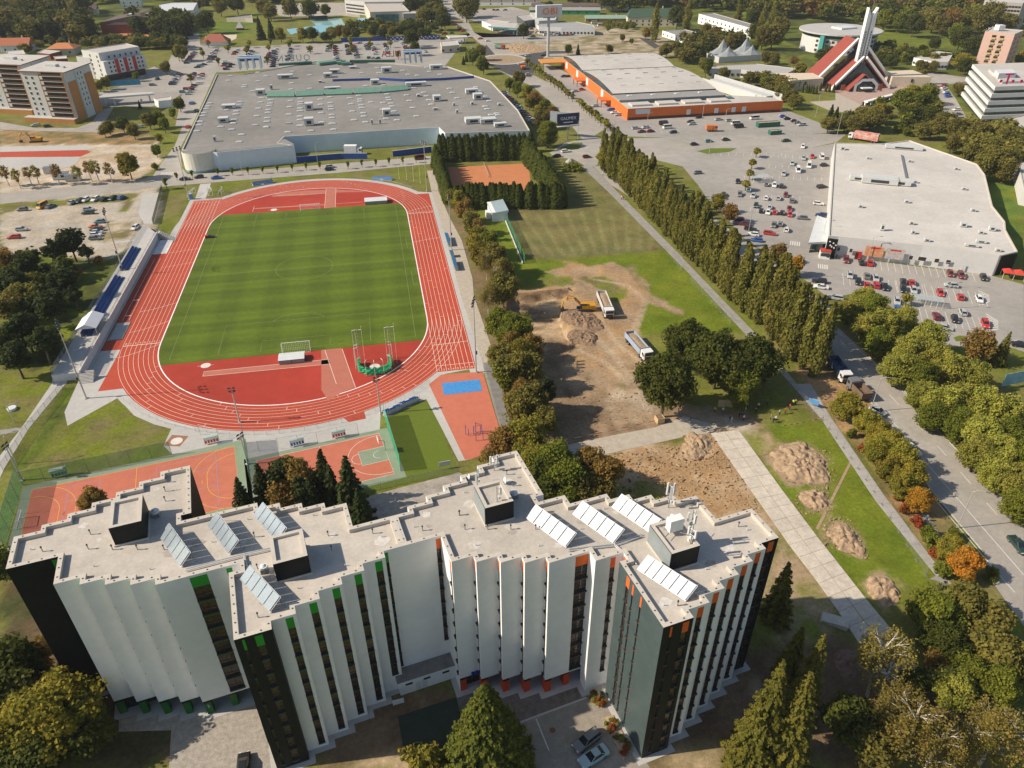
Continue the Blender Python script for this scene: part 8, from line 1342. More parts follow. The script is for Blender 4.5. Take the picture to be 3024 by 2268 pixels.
lorry('red and green crane lorry near the roundabout',t10(1055,310),t10(1000,305),'box',GRNR,cab='red',H_=1.4,name='crane_lorry',L_=9);lorry('red roadworks lorry beside the fresh asphalt',t10(1165,420),t10(1190,455),'box',PAINT['orange'],cab='red',H_=1.2,name='roadworks_lorry',L_=8)
for lb,uv,s,rz in(('long green skip heaped with rubble in the DIY car park',t20(550,820),(12,3,2.2),0.02),('smaller green skip in the DIY car park',t20(595,870),(6,2.6,1.8),0.05)):
 p=G(*uv);t=thing('rubble_skip',lb,'skip',(p.x,p.y,0.03),rz);GS=M('skip_green',(0.02,0.14,0.09),0.6,0.08)
 for y in(-1,1):MB().box((0,y*s[1]/2,0.2),(s[0],0.15,s[2]),GS).build('side',t)
 for x in(-1,1):MB().box((x*s[0]/2,0,0.2),(0.15,s[1],s[2]),GS).build('end',t)
 MB().box((0,0,0.2),(s[0],s[1],0.9*s[2]),M('rubble',(0.40,0.31,0.22),0.9,0.3,1.0)).build('rubble',t)
 # ---- excavators
def excavator(label,uv,rz,s=1.0,arm=1):
 p=G(*uv);t=thing('excavator',label,'excavator',(p.x,p.y,-0.2),rz);t.scale=(s,s,s);YE=M('machine_yellow',(0.56,0.27,0.02),0.5,0.05)
 for y in(-1.2,1.2):m=MB();m.prism([(-2.2,y-0.3),(2.2,y-0.3),(2.2,y+0.3),(-2.2,y+0.3)],0.2,1.0,DARKM);m.tube([(-2.2,y-0.3,0.6),(-2.2,y+0.3,0.6)],0.42,0.42,DARKM,10);m.tube([(2.2,y-0.3,0.6),(2.2,y+0.3,0.6)],0.42,0.42,DARKM,10);m.build('crawler_track',t)
 MB().tube([(0,0,0.9),(0,0,1.2)],0.9,0.9,DARKM,14).build('turntable',t);MB().prism([(-3.0,-1.3),(-2.7,-1.45),(1.2,-1.45),(1.2,1.45),(-2.7,1.45),(-3.0,1.3)],1.2,2.4,YE).build('engine_housing',t);MB().box((-2.5,0,1.1),(1.0,2.9,0.9),YE).build('counterweight',t)
 c=link('cab',MB().prism([(-0.3,0.35),(1.5,0.35),(1.7,0.5),(1.7,1.4),(-0.3,1.4)],1.3,3.1,DARKM,top=YE).mesh('cab'),t);link('cab_window',MB().box((1.72,0.95,1.8),(0.05,0.8,1.1),CGL).mesh('cab_window'),c)
 b=[(1.2,-0.2,1.8),(3.6,-0.2,4.6),(6.3,-0.2,4.4)];m=MB();m.tube(b,0.42,0.30,YE,4);m.build('boom',t);m=MB();m.tube([(5.7,-0.2,4.9),(6.8,-0.2,3.6),(7.4,-0.2,1.2)],0.30,0.20,YE,4);m.build('dipper_arm',t)
 m=MB();m.prism([(6.6,-0.9),(7.7,-0.9),(7.7,0.5),(6.6,0.5)],0.0,1.2,DARKM);m.build('bucket',t);m=MB();m.tube([(1.6,-0.2,2.0),(3.4,-0.2,3.8)],0.10,0.10,GREYM,6);m.tube([(3.8,-0.2,5.0),(5.6,-0.2,5.2)],0.09,0.09,GREYM,6);m.build('hydraulic_ram',t)
excavator('yellow crawler excavator digging at the edge of the pit',t11(1580,765),math.radians(172),0.95);excavator('yellow excavator on the building site at the far left',t00(235,920),math.radians(175),1.0)
#  building site and small things
def mound(label,fn,pts,h,mat=EARTH,name='earth_heap',seed=0):
 P=[G(*fn(x,y))for x,y in pts];c=cen(P);t=thing(name,label,'earth heap',c);n=150;m_=44
 ang=[math.atan2(p.y-c.y,p.x-c.x)for p in P];rad=[math.hypot(p.x-c.x,p.y-c.y)for p in P];o_=sorted(zip(ang,rad));A=np.array([o_[-1][0]-2*math.pi]+[a for a,_ in o_]+[o_[0][0]+2*math.pi]);R_=np.array([o_[-1][1]]+[r for _,r in o_]+[o_[0][1]])
 th=np.linspace(-math.pi,math.pi,n,endpoint=False);rr_=np.interp(th,A,R_);fs=np.linspace(0.02,1,m_);X=np.cos(th)[None,:]*rr_[None,:]*fs[:,None];Y=np.sin(th)[None,:]*rr_[None,:]*fs[:,None];nz=np.abs(vnoise(X+seed*50,Y,2.4,seed)-0.5)*0.7+np.abs(vnoise(X+seed*30,Y,1.2,seed+1)-0.5)*0.8+vnoise(X,Y,0.6,seed+2)*0.26+vnoise(X,Y,0.3,seed+3)*0.10
 edge=vnoise(np.cos(th)[None,:]*3+X*0,np.sin(th)[None,:]*3+Y*0,0.7,seed+9)*0.45;Zz=h*0.42*np.clip(1.15-(fs[:,None]+edge*fs[:,None])**1.3,0,1)**0.6*(0.05+1.9*nz)+0.01;Zz[-1]=-0.05;jit=(vnoise(X,Y,1.1,seed+5)-0.5)*0.8*fs[:,None];V=np.stack([X+jit,Y+jit*0.7,Zz],-1).reshape(-1,3);i=np.arange(n*m_).reshape(m_,n);Q=np.stack([i[:-1],np.roll(i[:-1],-1,1),np.roll(i[1:],-1,1),i[1:]],-1).reshape(-1,4)[:,::-1]
 me=fast_mesh('heap',V,Q,[mat]);me.polygons.foreach_set('use_smooth',[True]*len(me.polygons));link('heap',me,t)
mound('largest earth heap on the bright lawn, farthest from the dormitory',t22,[(560,500),(620,400),(780,380),(870,440),(940,490),(930,560),(970,630),(860,645),(720,630),(600,560)],2.6,seed=1);mound('small round earth heap on the lawn below the largest one',t22,[(745,735),(820,685),(920,700),(945,760),(900,815),(800,800)],1.9,seed=2);mound('long pointed earth heap on the lawn beside the slab road',t22,[(955,920),(1010,885),(1090,940),(1140,1020),(1170,1130),(1080,1100),(950,1000)],2.0,seed=3);mound('earth heap at the near end of the lawn by the bushes',t23,[(1190,20),(1300,0),(1390,60),(1400,150),(1330,205),(1220,120)],2.2,seed=4)
mound('ridge of dug earth beside the excavator and the pit',t11,[(1440,770),(1560,760),(1660,820),(1695,890),(1620,920),(1560,880),(1490,860)],2.4,EARTHD,seed=5);mound('pile of dug earth at the near right corner of the pit',t11,[(1500,890),(1590,900),(1655,960),(1640,1000),(1560,990)],1.8,EARTHD,seed=6);mound('spoil heap beside the start of the slab road',t22,[(20,380),(60,310),(130,320),(165,440),(100,490),(20,470)],2.0,seed=7);mound('reddish gravel heap in shade beside the slab road',t23,[(985,560),(1060,475),(1150,510),(1140,640),(1030,640)],2.2,M('red_gravel',(0.20,0.125,0.095),0.95,0.15,1.2),seed=8);mound('pale sand heap among the bushes at the lower right',t23,[(1580,640),(1660,620),(1700,690),(1620,740)],1.5,seed=9)
mound('sandy mound beside the upper roundabout',f2,[(2212,560),(2150,640),(2250,700),(2500,700),(2600,600)],2.5,seed=11)
def litter(name,label,polys,n,s0,s1,mats,seed):
 r_=random.Random(seed);m=MB()
 for poly in polys:
  P=[tuple(G(*q)[:2])for q in poly];xs_=[p[0]for p in P];ys_=[p[1]for p in P];k=0
  while k<n:
   x,y=r_.uniform(min(xs_),max(xs_)),r_.uniform(min(ys_),max(ys_))
   if inpoly(np.array([x]),np.array([y]),P)[0]:k+=1;s=r_.uniform(s0,s1)*(2 if r_.random()<0.06 else 1);m.box((x,y,0.02),(s*r_.uniform(0.6,2.2),s*r_.uniform(0.4,0.9),s*0.5),r_.choice(mats),rz=r_.random()*6.3,rx=r_.uniform(-0.4,0.4))
 tag(m.build(name),label,'debris',kind='stuff')
WCH=M('wood_chip',(0.44,0.30,0.17),0.95,0.2,2);WCD=M('bark_scrap',(0.17,0.10,0.06),0.95,0.2,2)
litter('wood_debris','broken wood and stump scraps strewn over the brown field',[[(1260,990),(1420,965),(1540,945),(1600,1030),(1650,1110),(1420,1085),(1290,1075)]],900,0.10,0.34,(WCH,WCD,WCH,EARTH),31)
litter('soil_clods','loose clods of soil on the digging site',[[t11(1300,560),t11(1600,540),t11(1900,700),t11(1900,960),t11(2050,1240),t11(1300,1230)],[t22(500,470),t22(700,350),t22(960,440),t22(1010,660),t22(740,690)],[t22(700,720),t22(950,670),t22(980,840),t22(760,850)],[t22(900,860),t22(1100,880),t22(1220,1150),t22(920,1050)],[t12(1300,60),t12(2000,60),t12(2000,260),t12(1350,360)]],260,0.08,0.26,(EARTH,EARTHD,EARTH),32)
def slab_road(name,lf,rt,step,cols,mat,z,th=0.06,gap=0.028,hide=None,kind='structure',split=None):
 Lp,Rp=[G(*p)for p in lf],[G(*p)for p in rt]
 def arc(P):
  d=[0]
  for a,b in zip(P[:-1],P[1:]):d.append(d[-1]+(b-a).length)
  return d
 dl,dr_=arc(Lp),arc(Rp);n=int((dl[-1]+dr_[-1])/2/step)
 def at(P,d,f):
  s=d[-1]*f;k=max(j for j in range(len(P)-1)if d[j]<=s+1e-6);return P[k]+(P[k+1]-P[k])*((s-d[k])/(d[k+1]-d[k]))
 base=MB();base.add([(p.x,p.y,z-0.012)for p in Lp]+[(p.x,p.y,z-0.012)for p in reversed(Rp)],[tuple(range(len(Lp)+len(Rp)))],M('joint_earth',(0.33,0.28,0.22),0.95,0.1));o=base.build(name);o['kind']=kind
 for i in range(n):
  g=gap/step;a0,a1=at(Lp,dl,(i+g)/n),at(Lp,dl,(i+1-g)/n);b0,b1=at(Rp,dr_,(i+g)/n),at(Rp,dr_,(i+1-g)/n)
  for c in range(cols):
   u0,u1=c/cols+0.012,(c+1)/cols-0.012;dz=z+0.012*_rc.random();Q=[a0+(b0-a0)*u0,a0+(b0-a0)*u1,a1+(b1-a1)*u1,a1+(b1-a1)*u0];Q=ccw([(q.x,q.y)for q in Q]);MB().prism(Q,z-0.02,dz+th,mat).build('slab',o)
slab_road('slab_road',[t22(180,320),t22(440,690),t22(700,1060),t22(840,1240),t23(1000,220),t23(1180,500),t23(1400,770)],[t22(365,300),t22(640,680),t22(880,1000),t22(1070,1240),t23(1230,200),t23(1400,400),t23(1560,650)],3.0,2,SLAB,0.05)
slab_road('paved_footpath',[t22(700,0),t22(900,230),t22(1250,760),t22(1640,1244)],[t22(830,0),t22(950,200),t22(1290,700),t22(1700,1244)],2.6,1,M('footpath_slab',(0.37,0.35,0.33),0.9,0.06,0.7,objvar=0.05),0.056,0.01,0.03)
p=G(*t23(980,300));t=thing('slab_stack','stack of spare concrete slabs lying beside the slab road','slab stack',(p.x,p.y,0),math.radians(-38))
for i in range(3):MB().box((0.06*i,0.05*i,0.22*i),(4.2,2.0,0.2),SLAB,rz=0.05*i).build('slab',t)
p=G(*t12(2060,245));t=thing('wooden_planter','square pale plywood box round the foot of the dark tree','planter',(p.x,p.y,0.04),0.1);PLY=M('plywood',(0.55,0.40,0.22),0.8,0.08,1.0)
for s in(-1,1):MB().box((s*0.85,0,0),(0.08,1.8,1.5),PLY).build('side_board',t);MB().box((0,s*0.85,0),(1.6,0.08,1.5),PLY).build('side_board',t)
MB().box((0,0,0),(1.6,1.6,1.35),EARTHD).build('soil',t)
p=G(*t22(275,150));t=thing('plywood_screen','leaning plywood hoarding under the dark trees','hoarding',(p.x,p.y,0),-0.3);[MB().box((-0.9+1.8*i,0.2*i,0),(1.7,0.06,2.0),PLY,rz=-0.25*i).build('board',t)for i in range(2)];MB().box((0,0.5,0),(0.1,1.0,0.1),PLY).build('prop',t)
for lb,pts in(('site fence of wire panels between lawn and footpath',[t22(690,20),t22(905,235),t22(1090,480),t22(1240,700),t22(1400,960),t22(1575,1240)]),('site fence of wire panels beside the poplar footpath',[t21(50,575),t21(190,720),t21(310,850)]),('site fence of wire panels round the training field',[t11(2120,400),t11(2205,510)])):
 t=fence('site_fence',lb,F2(*pts),1.9,MATS['fence_clear'],3.4,r=0.03);[MB().box(c.location,(0.25,0.8,0.12),GREYM).build('foot',t)for c in list(t.children)if c.name.startswith('post')]
fence('court_fence','green net fence left of the mown training field',F2(t11(1060,170),t11(1190,465)),3.0,FMG,3.5,r=0.05);fence('wire_fence','faint wire fence across the near end of the mown field',F2(t11(1200,435),t11(2100,375)),1.5,MATS['fence_clear'],4.0)
lowk=thing('low_wall','low white kerb wall beside the green net of the mown field','wall',GP(t11(1070,200)));a_,b_=G(*t11(1062,165)),G(*t11(1185,465));MB().box((b_-a_)/2+a_-lowk.location-Vector((0.5,0,0)),((b_-a_).length,0.25,0.5),CW,rz=math.atan2((b_-a_).y,(b_-a_).x)).build('wall_panel',lowk)
for nm,uv,ln in(('low barrier rail of striped tape at the site entrance',[t12(1420,385),t12(2030,255)],0),('striped tape line across the lawn edge',[t22(630,292),t22(910,235)],1)):
 a_,b_=G(*uv[0]),G(*uv[1]);t=thing('barrier_tape',nm,'barrier tape',a_);d=b_-a_;n=14
 for i in range(n):MB().box(d*((i+0.5)/n)+Vector((0,0,0.75-0.2*math.sin(math.pi*i/n))),(d.length/n,0.03,0.14),REDP if i%2 else LINE,rz=math.atan2(d.y,d.x)).build('tape_segment',t)
 for i in(0,0.5,1):MB().tube([d*i,d*i+Vector((0,0,1.0))],0.03,0.03,GREYM,5).build('stake',t)
sheet('earth_trench',[G(*t22(*q))for q in((1085,495),(1095,510),(880,945),(862,935))],0.03,EARTH)
tc=sheet('tennis_court',[G(*q)for q in(t10(690,1085),t10(1215,1058),t11(1230,0),t11(1180,30),t11(740,30))],0.03,M('tennis_clay',(0.52,0.20,0.085),0.95,0.05,0.3));a_,b_=G(*t10(922,1068)),G(*t10(955,1150));nt_=thing('tennis_net','tennis net across the orange clay court','tennis net',a_);d=b_-a_;MB().quad(Vector((0,0,0.05)),d+Vector((0,0,0.05)),d+Vector((0,0,0.95)),Vector((0,0,0.95)),FM).build('net',nt_);MB().box(d/2+Vector((0,0,0.92)),(d.length,0.04,0.10),WHT,rz=math.atan2(d.y,d.x)).build('tape',nt_);[MB().tube([d*i,d*i+Vector((0,0,1.05))],0.05,0.05,DARKM,6).build('post',nt_)for i in(0,1)]
fence('court_fence','dark windscreen fence behind the tennis court',F2(t10(680,1050),t10(1210,1030)),2.2,M('windscreen_dark',(0.03,0.035,0.025),0.9,0.1,alpha=0.9),4)
sheet('red_surface',[G(*t00(*q))for q in((0,985),(560,972),(590,985),(520,1015),(0,1018))],0.03,REDT);sheet('pale_surface',[G(*t00(*q))for q in((0,950),(560,945),(620,960),(560,972),(0,985))],0.028,CONC);sheet('pale_surface',[G(*t00(*q))for q in((0,1020),(520,1018),(480,1080),(0,1100))],0.028,CONC)
for i,uv in enumerate((t00(340,1120),t00(480,1170),t00(400,1160))):p=G(*uv);t=thing('site_container',('tall','low glazed','middle')[i]+' grey site cabin behind the thin trees at the left','cabin',(p.x,p.y,0),0.1);MB().box((0,0,0.15),(6,2.6,2.5),HVAC).build('cabin',t);MB().box((0,0,2.65),(6.1,2.7,0.1),GREYM).build('roof',t);MB().box((1,-1.32,1.0),(1.4,0.05,1.0),CGL).build('window',t)
def lamp(label,uv,h,rz,arm=2.0,group='street lamps'):
 p=G(*uv);t=thing('street_lamp',label,'street lamp',(p.x,p.y,0),rz,group);MB().tube([(0,0,0),(0,0,h*0.94),(arm*0.3,0,h),(arm,0,h+0.05)],0.10,0.05,MATS['galvanised'],7).build('pole',t);MB().box((arm+0.25,0,h),(0.8,0.28,0.12),GREYM).build('lamp_head',t)
for i,(uv,h,rz)in enumerate(((t22(1775,935),10,-0.6),(t22(1215,180),10,-0.6),(t21(750,560),10,-0.5),(t21(425,265),10,-0.5),(t21(1195,450),9,-0.5),(t21(1635,630),9,-0.5),(t21(1680,760),9,-0.5),(t21(895,340),9,-0.5),(t20(265,850),11,0),(t20(120,820),11,0),(t20(500,720),11,0),(t20(860,760),12,0),(t10(1975,880),11,0),(t10(1770,830),11,0),(t10(1530,930),11,0),(t20(170,1000),9,0),(t20(720,890),9,0),(t20(1000,880),11,0),(t00(1570,1120),9,1),(t00(2060,1060),9,1),(t02(95,250),5,0.4),(t02(110,520),8,0.4))):lamp('%s lamp post in the list from near road to far car parks'%ORD[i]if False else('tall lamp post on the right road beside the lawn','lamp post on the right road by the first autumn tree','lamp post behind the middle poplars','lamp post behind the farther poplars','lamp post in front of the supermarket posters','lamp post among the cars before the supermarket','lamp post beside the trolley shelter','lamp post at the supermarket porch','left lamp post before the orange front wall','leftmost lamp post before the orange front wall','right lamp post before the orange front wall','lamp post at the foot of the church slope','lamp post near the corner of the orange store','lamp post beside the clipped street trees','lamp post below the navy billboard','lamp post at the far supermarket entry','lamp post on the middle of the far entry road','lamp post beside the articulated lorry','lamp post before the left front wing of the mall','lamp post before the blue yard wall','low lamp in the lawn left of the concrete path','lamp post by the concrete path at the left court corner')[i],uv,h,rz)
def bays(fn,a,b,n,ln,parent,ang=None):
 p,q=G(*fn(*a)),G(*fn(*b));d=(q-p).normalized();nn=Vector((-d.y,d.x,0))if ang is None else Vector((math.cos(ang),math.sin(ang),0))
 for i in range(n+1):c=p+(q-p)*(i/n);MB().strip([c-nn*ln/2,c+nn*ln/2],0.14,0.042,LINE).build('bay_line',parent)
for a,b,n in(((1040,565),(1560,640),12),((1390,610),(1960,700),12),((1240,470),(1880,540),14),((1500,790),(1980,870),11),((440,110),(740,140),7),((440,30),(760,40),7)):bays(t21,a,b,n,9.0 if n>7 else 5,super_lot,AV)
for a,b,n in(((480,1010),(900,1020),9),((560,1080),(900,1090),8),((400,1150),(900,1160),11),((200,1000),(640,1000),9)):bays(t20,a,b,n,5,super_lot,AV)
for a,b,n in(((1900,840),(2180,860),8),):bays(t10,a,b,n,5,right_lot,1.35)
for fn_,pts in((t21,[(1915,640),(1985,670),(1990,710),(1940,730)]),(t21,[(1965,790),(2045,840),(2045,890),(2000,895)])):
 P=[G(*fn_(*q))for q in pts]
 for i in range(7):f=i/6;a_=P[0]+(P[3]-P[0])*f;b_=P[1]+(P[2]-P[1])*f;MB().strip([a_,b_],0.35,0.044,LINE).build('hatching',super_lot)
for q in(((880,480),(930,500)),((700,330),(760,335))):
 for i in range(5):p=G(*t21(q[0][0]+14*i,q[0][1]+2*i));MB().strip([p-Vector((0.9,1.6,0)),p+Vector((0.9,1.6,0))],0.4,0.044,LINE).build('zebra_stripe',super_lot)
for i in range(7):p=G(*t00(1050+16*i,1125));MB().strip([p-Vector((0.2,1.5,0)),p+Vector((0.2,1.5,0))],0.5,0.046,LINE).build('zebra_stripe',road_n)
isl=sheet('traffic_island',[G(*t20(*q))for q in((90,980),(180,962),(350,962),(300,985),(160,998))],0.10,MATS['lawn_turf']);sheet('traffic_island',[G(*t21(*q))for q in((1755,945),(1790,932),(1840,935),(1845,965),(1770,968))],0.10,MATS['lawn_turf']);sheet('traffic_island',[G(*t10(*q))for q in((1420,960),(1500,925),(1565,925),(1540,965),(1470,975))],0.10,MATS['lawn_turf']);sheet('traffic_island',[G(*f2(*q))for q in((1430,265),(1500,250),(1590,265),(1560,285),(1450,285))],0.10,M('island_dry',(0.28,0.20,0.12),0.95,0.1))
rb=G(*t10(1050,385));sheet('roundabout_island',[(rb.x+15*math.cos(2*math.pi*i/28),rb.y+17*math.sin(2*math.pi*i/28))for i in range(28)],0.12,M('island_soil',(0.34,0.25,0.16),0.95,0.12,0.3));sheet('roundabout_kerb',[(rb.x+17.5*math.cos(2*math.pi*i/28),rb.y+20*math.sin(2*math.pi*i/28))for i in range(28)],0.08,CONC)
for pts,dash in(([t22(1340,70),t22(1500,240),t22(1650,400),t22(1800,570),t22(1970,770),t22(2150,980)],True),([t21(1000,900),t21(1390,1244),t22(1400,20),t22(1640,280),t22(2212,880)],False),([t22(1150,20),t22(1350,230),t22(1620,560),t22(1900,880),t22(2212,1240)],False),([t21(1020,960),t21(1250,1220)],True),([t22(1600,710),t22(1900,1060),t22(2150,1350)],False)):
 P=[G(*q)for q in pts]
 if dash:
  for a_,b_ in zip(P[:-1],P[1:]):n=max(1,int((b_-a_).length/9));[MB().strip([a_+(b_-a_)*(i/n),a_+(b_-a_)*((i+0.4)/n)],0.15,0.045,LINE).build('lane_dash',right_road)for i in range(n)]
 else:MB().strip(P,0.16,0.044,LINE).build('edge_line',right_road)
def kerb(name,label,pts,w_=0.25,h=0.13):
 P=[G(*q)for q in pts];m=MB()
 for a_,b_ in zip(P[:-1],P[1:]):e=b_-a_;m.box((a_+b_)/2,(e.length,w_,h),KERB,rz=math.atan2(e.y,e.x))
 o=m.build(name);o['kind']='structure'
kerb('kerb','',[t22(1130,0),t22(1330,260),t22(1610,690),t22(1950,1090)]);kerb('kerb','',[t21(1005,885),t21(1395,1240),t22(1655,300),t22(2212,885)]);kerb('kerb','',[(463,394),(737,373),(934,354)])
p=G(*t21(1580,730));t=thing('trolley_shelter','glass trolley shelter with white frame in the lower car park','trolley shelter',(p.x,p.y,0.03),AH);CLR=M('clear_panel',(0.55,0.60,0.60),0.15,0.03,alpha=0.35)
for i in range(6):
 for y in(-1.6,1.6):MB().tube([(-4+1.6*i,y,0),(-4+1.6*i,y,2.2)],0.05,0.05,WHT,5).build('post',t)
for i in range(5):MB().box((-3.2+1.6*i,0,2.2),(1.5,3.4,0.06),CLR).build('roof_panel',t);MB().box((-3.2+1.6*i,1.6,0.3),(1.5,0.05,1.8),CLR).build('back_panel',t)
p=G(*t20(495,1175));t=thing('trolley_shelter','glass trolley shelter in the far part of the supermarket car park','trolley shelter',(p.x,p.y,0.03),0.05);[MB().tube([(x,y,0),(x,y,2.2)],0.06,0.06,WHT,5).build('post',t)for x in(-4,0,4)for y in(-2,2)];MB().box((0,0,2.2),(8.4,4.4,0.08),CLR).build('roof_panel',t)
p=G(*t21(2130,560));t=thing('market_tent','red market tents at the right edge beside the supermarket','tent',(p.x,p.y,0.03),-0.5);[MB().tube([(x,y,0),(x,y,2.2)],0.05,0.05,WHT,5).build('leg',t)for x in(-3,0,3)for y in(-1.5,1.5)]
for x in(-1.5,1.6):m=MB();m.add([(x-1.6,-1.8,2.2),(x+1.6,-1.8,2.2),(x+1.6,1.8,2.2),(x-1.6,1.8,2.2),(x,0,3.3)],[(0,1,4),(1,2,4),(2,3,4),(3,0,4)],M('tent_red',(0.55,0.06,0.04),0.7,0.06));m.build('canopy',t)
p=G(*t10(1480,1060));t=thing('boulder','pale grey boulder at the start of the footpath','boulder',(p.x,p.y,0));rng=np.random.default_rng(5);m=MB();V=[]
for j in range(6):
 for i in range(9):a=2*math.pi*i/9;r_=1.9*math.cos(j/5*1.5)*(0.85+0.3*rng.random());V.append((r_*math.cos(a),r_*math.sin(a)*0.8,2.3*math.sin(j/5*1.5)))
m.add(V,[(j*9+i,j*9+(i+1)%9,(j+1)*9+(i+1)%9,(j+1)*9+i)for j in range(5)for i in range(9)]+[tuple(45+i for i in range(9))],M('boulder_grey',(0.42,0.40,0.37),0.9,0.1,1.5));m.build('stone',t)
for lb,pts in(('upper flower bed with a blue-green shrub by the grey tower',[(1600,775),(1690,750),(1725,830),(1665,855)]),('long lower flower bed of rusty perennials along the grey tower',[(1690,925),(1760,905),(1890,1140),(1830,1200)])):
 P=ccw([tuple(G(*t13(*q))[:2])for q in pts]);c=cen(P);t=thing('flower_bed',lb,'flower bed',c);L0=[(x-c.x,y-c.y)for x,y in P];MB().prism(L0,0,0.2,M('bed_soil',(0.42,0.32,0.21),0.95,0.2,2)).build('bed',t);xs_=[q[0]for q in L0];ys_=[q[1]for q in L0];k=0
 while k<22:
  x,y=_rc.uniform(min(xs_),max(xs_)),_rc.uniform(min(ys_),max(ys_))
  if inpoly(np.array([x]),np.array([y]),L0)[0]:o=link('plant',TREES[_rc.choice(('shrub2','shrub4','shrub1'))][1],t,(x,y,0.1),_rc.random()*6);s=_rc.uniform(0.16,0.3);o.scale=(s,s,s);k+=1
 if 'upper' in lb:o=link('shrub',TREES['spr4'][1],t,(0.2,0.4,0.1));o.scale=(0.3,0.3,0.17)
MB().disc((0,0),0.45,0.046,M('manhole_rust',(0.20,0.09,0.06),0.7,0.1)).build('manhole_cover',None,G(*t13(1368,1000)))['kind']='structure'
for q in([t13(1262,925),t13(1345,1130)],):MB().strip([G(*x)for x in q],0.18,0.044,LINE).build('bay_marking')['kind']='structure'
kerb('kerb','',[t13(1160,950),t13(1590,790)],0.3,0.12)
p=G(*t02(80,165));t=thing('well_cover','round white concrete well cover on the left lawn','well cover',(p.x,p.y,0));MB().tube([(0,0,0),(0,0,0.5)],0.95,0.95,WHT,18).build('ring',t);MB().tube([(0,0,0.5),(0,0,0.6)],1.05,1.0,PANEL,18).build('lid',t)
for lb,uv,s,m_ in(('small white notice board on posts in the shady dormitory yard',t13(375,850),(1.7,1.1),PANEL),('white banner board by the fence behind the dormitory',t12(672,550),(2.6,1.2),PANEL),('blue and white site notice beside the footpath',t22(840,150),(2.4,1.3),BLUELT),('pale blue hoarding at the right edge by the road',t22(2130,20),(7,3.5),M('hoarding_blue',(0.25,0.48,0.60),0.5,0.15,0.6)),('blue banner fence before the striped office',f0(1590,1130),(22,3.2),M('banner_blue',(0.05,0.27,0.42),0.6,0.12,0.4))):p=G(*uv);t=thing('notice_board',lb,'sign',(p.x,p.y,0),0.1 if 'site' not in lb else-0.9);MB().box((0,0,0.9),(s[0],0.08,s[1]),m_).build('board',t);[MB().tube([(x*s[0]*0.45,0.06,0),(x*s[0]*0.45,0.06,0.9+s[1])],0.04,0.04,GREYM,5).build('post',t)for x in(-1,1)]
pl=G(*f2(640,505));t=thing('blue_wall','long blue fence wall with white triangles behind the mall car park','wall',GP(f2(0,545)));a_,b_=G(*f2(0,540)),G(*f2(1270,500));d=b_-a_;MB().box(d/2,(d.length,0.3,3.0),BLUW,rz=math.atan2(d.y,d.x)).build('wall_panel',t);[MB().box(d*(0.5+0.5*i/24)+Vector((0,-0.25,0.6+1.1*(i%2))),(1.4,0.08,0.9),WHT,rz=math.atan2(d.y,d.x)+0.0,ry=0.6).build('white_triangle',t)for i in range(24)]
# ---- people
def person_mesh(seed,pose):
 """one continuous body grown from a joint skeleton"""
 s=1 if pose=='walk' else 0.35;J=[(0,0,0.93),(0,0,1.20),(0,0,1.42),(0,0,1.52),(0.01,0,1.66),(0,0.19,1.40),(0.06*s,0.26,1.12),(0.20*s,0.25,0.90),(0,-0.19,1.40),(-0.06*s,-0.26,1.12),(0.10*s,-0.25,0.88),(0.02,0.10,0.88),(0.16*s,0.11,0.48),(0.06*s,0.11,0.06),(0.22*s,0.12,0.03),(-0.02,-0.10,0.88),(-0.02*s,-0.11,0.48),(-0.24*s,-0.11,0.09),(-0.12*s,-0.12,0.03)]
 E2=[(0,1),(1,2),(2,3),(3,4),(2,5),(5,6),(6,7),(2,8),(8,9),(9,10),(0,11),(11,12),(12,13),(13,14),(0,15),(15,16),(16,17),(17,18)];R_=[0.15,0.15,0.14,0.06,0.115,0.075,0.055,0.045,0.075,0.055,0.045,0.10,0.075,0.05,0.045,0.10,0.075,0.05,0.045]
 me=bpy.data.meshes.new('body');me.from_pydata(J,E2,[]);o=bpy.data.objects.new('tmp',me);COL.objects.link(o);o.modifiers.new('s','SKIN');sv_=me.skin_vertices[0].data
 for i,r_ in enumerate(R_):sv_[i].radius=(r_,r_);sv_[i].use_root=(i==0)
 o.modifiers.new('d','SUBSURF').levels=1;dg=bpy.context.evaluated_depsgraph_get();out=bpy.data.meshes.new_from_object(o.evaluated_get(dg));bpy.data.objects.remove(o);return out
PB={k:person_mesh(1,k)for k in('walk','stand')};SKIN=M('skin',(0.45,0.27,0.19),0.7,0.03);HAIR=M('hair_dark',(0.04,0.028,0.02),0.8,0.1);CLO={n:M('cloth_'+n.replace(' ','_'),c,0.9,0.05)for n,c in{'white':(0.65,0.65,0.63),'black':(0.02,0.02,0.022),'grey':(0.20,0.21,0.22),'blue':(0.06,0.13,0.30),'red':(0.50,0.03,0.02),'hi-vis yellow':(0.55,0.60,0.05),'teal':(0.12,0.33,0.30),'dark blue':(0.02,0.03,0.07)}.items()};PC={}
def person(uv,top,bot,rz,label,pose='stand',z=0.04):
 k=(pose,top,bot)
 if k not in PC:
  me=PB[pose].copy();me.materials.clear()
  for m_ in(CLO[top],CLO[bot],SKIN,HAIR):me.materials.append(m_)
  me.polygons.foreach_set('material_index',[3 if p_.center.z>1.68 or(p_.center.z>1.56 and p_.center.x<-0.03)else 2 if p_.center.z>1.47 or(abs(p_.center.y)>0.22 and p_.center.z<1.0)else 0 if p_.center.z>0.95 else 1 for p_ in me.polygons]);me.polygons.foreach_set('use_smooth',[True]*len(me.polygons));PC[k]=me
 p=G(*uv);t=thing('person',label,'person',(p.x,p.y,z),rz,'people at the building site' if 'site' in label else None);link('body',PC[k],t)
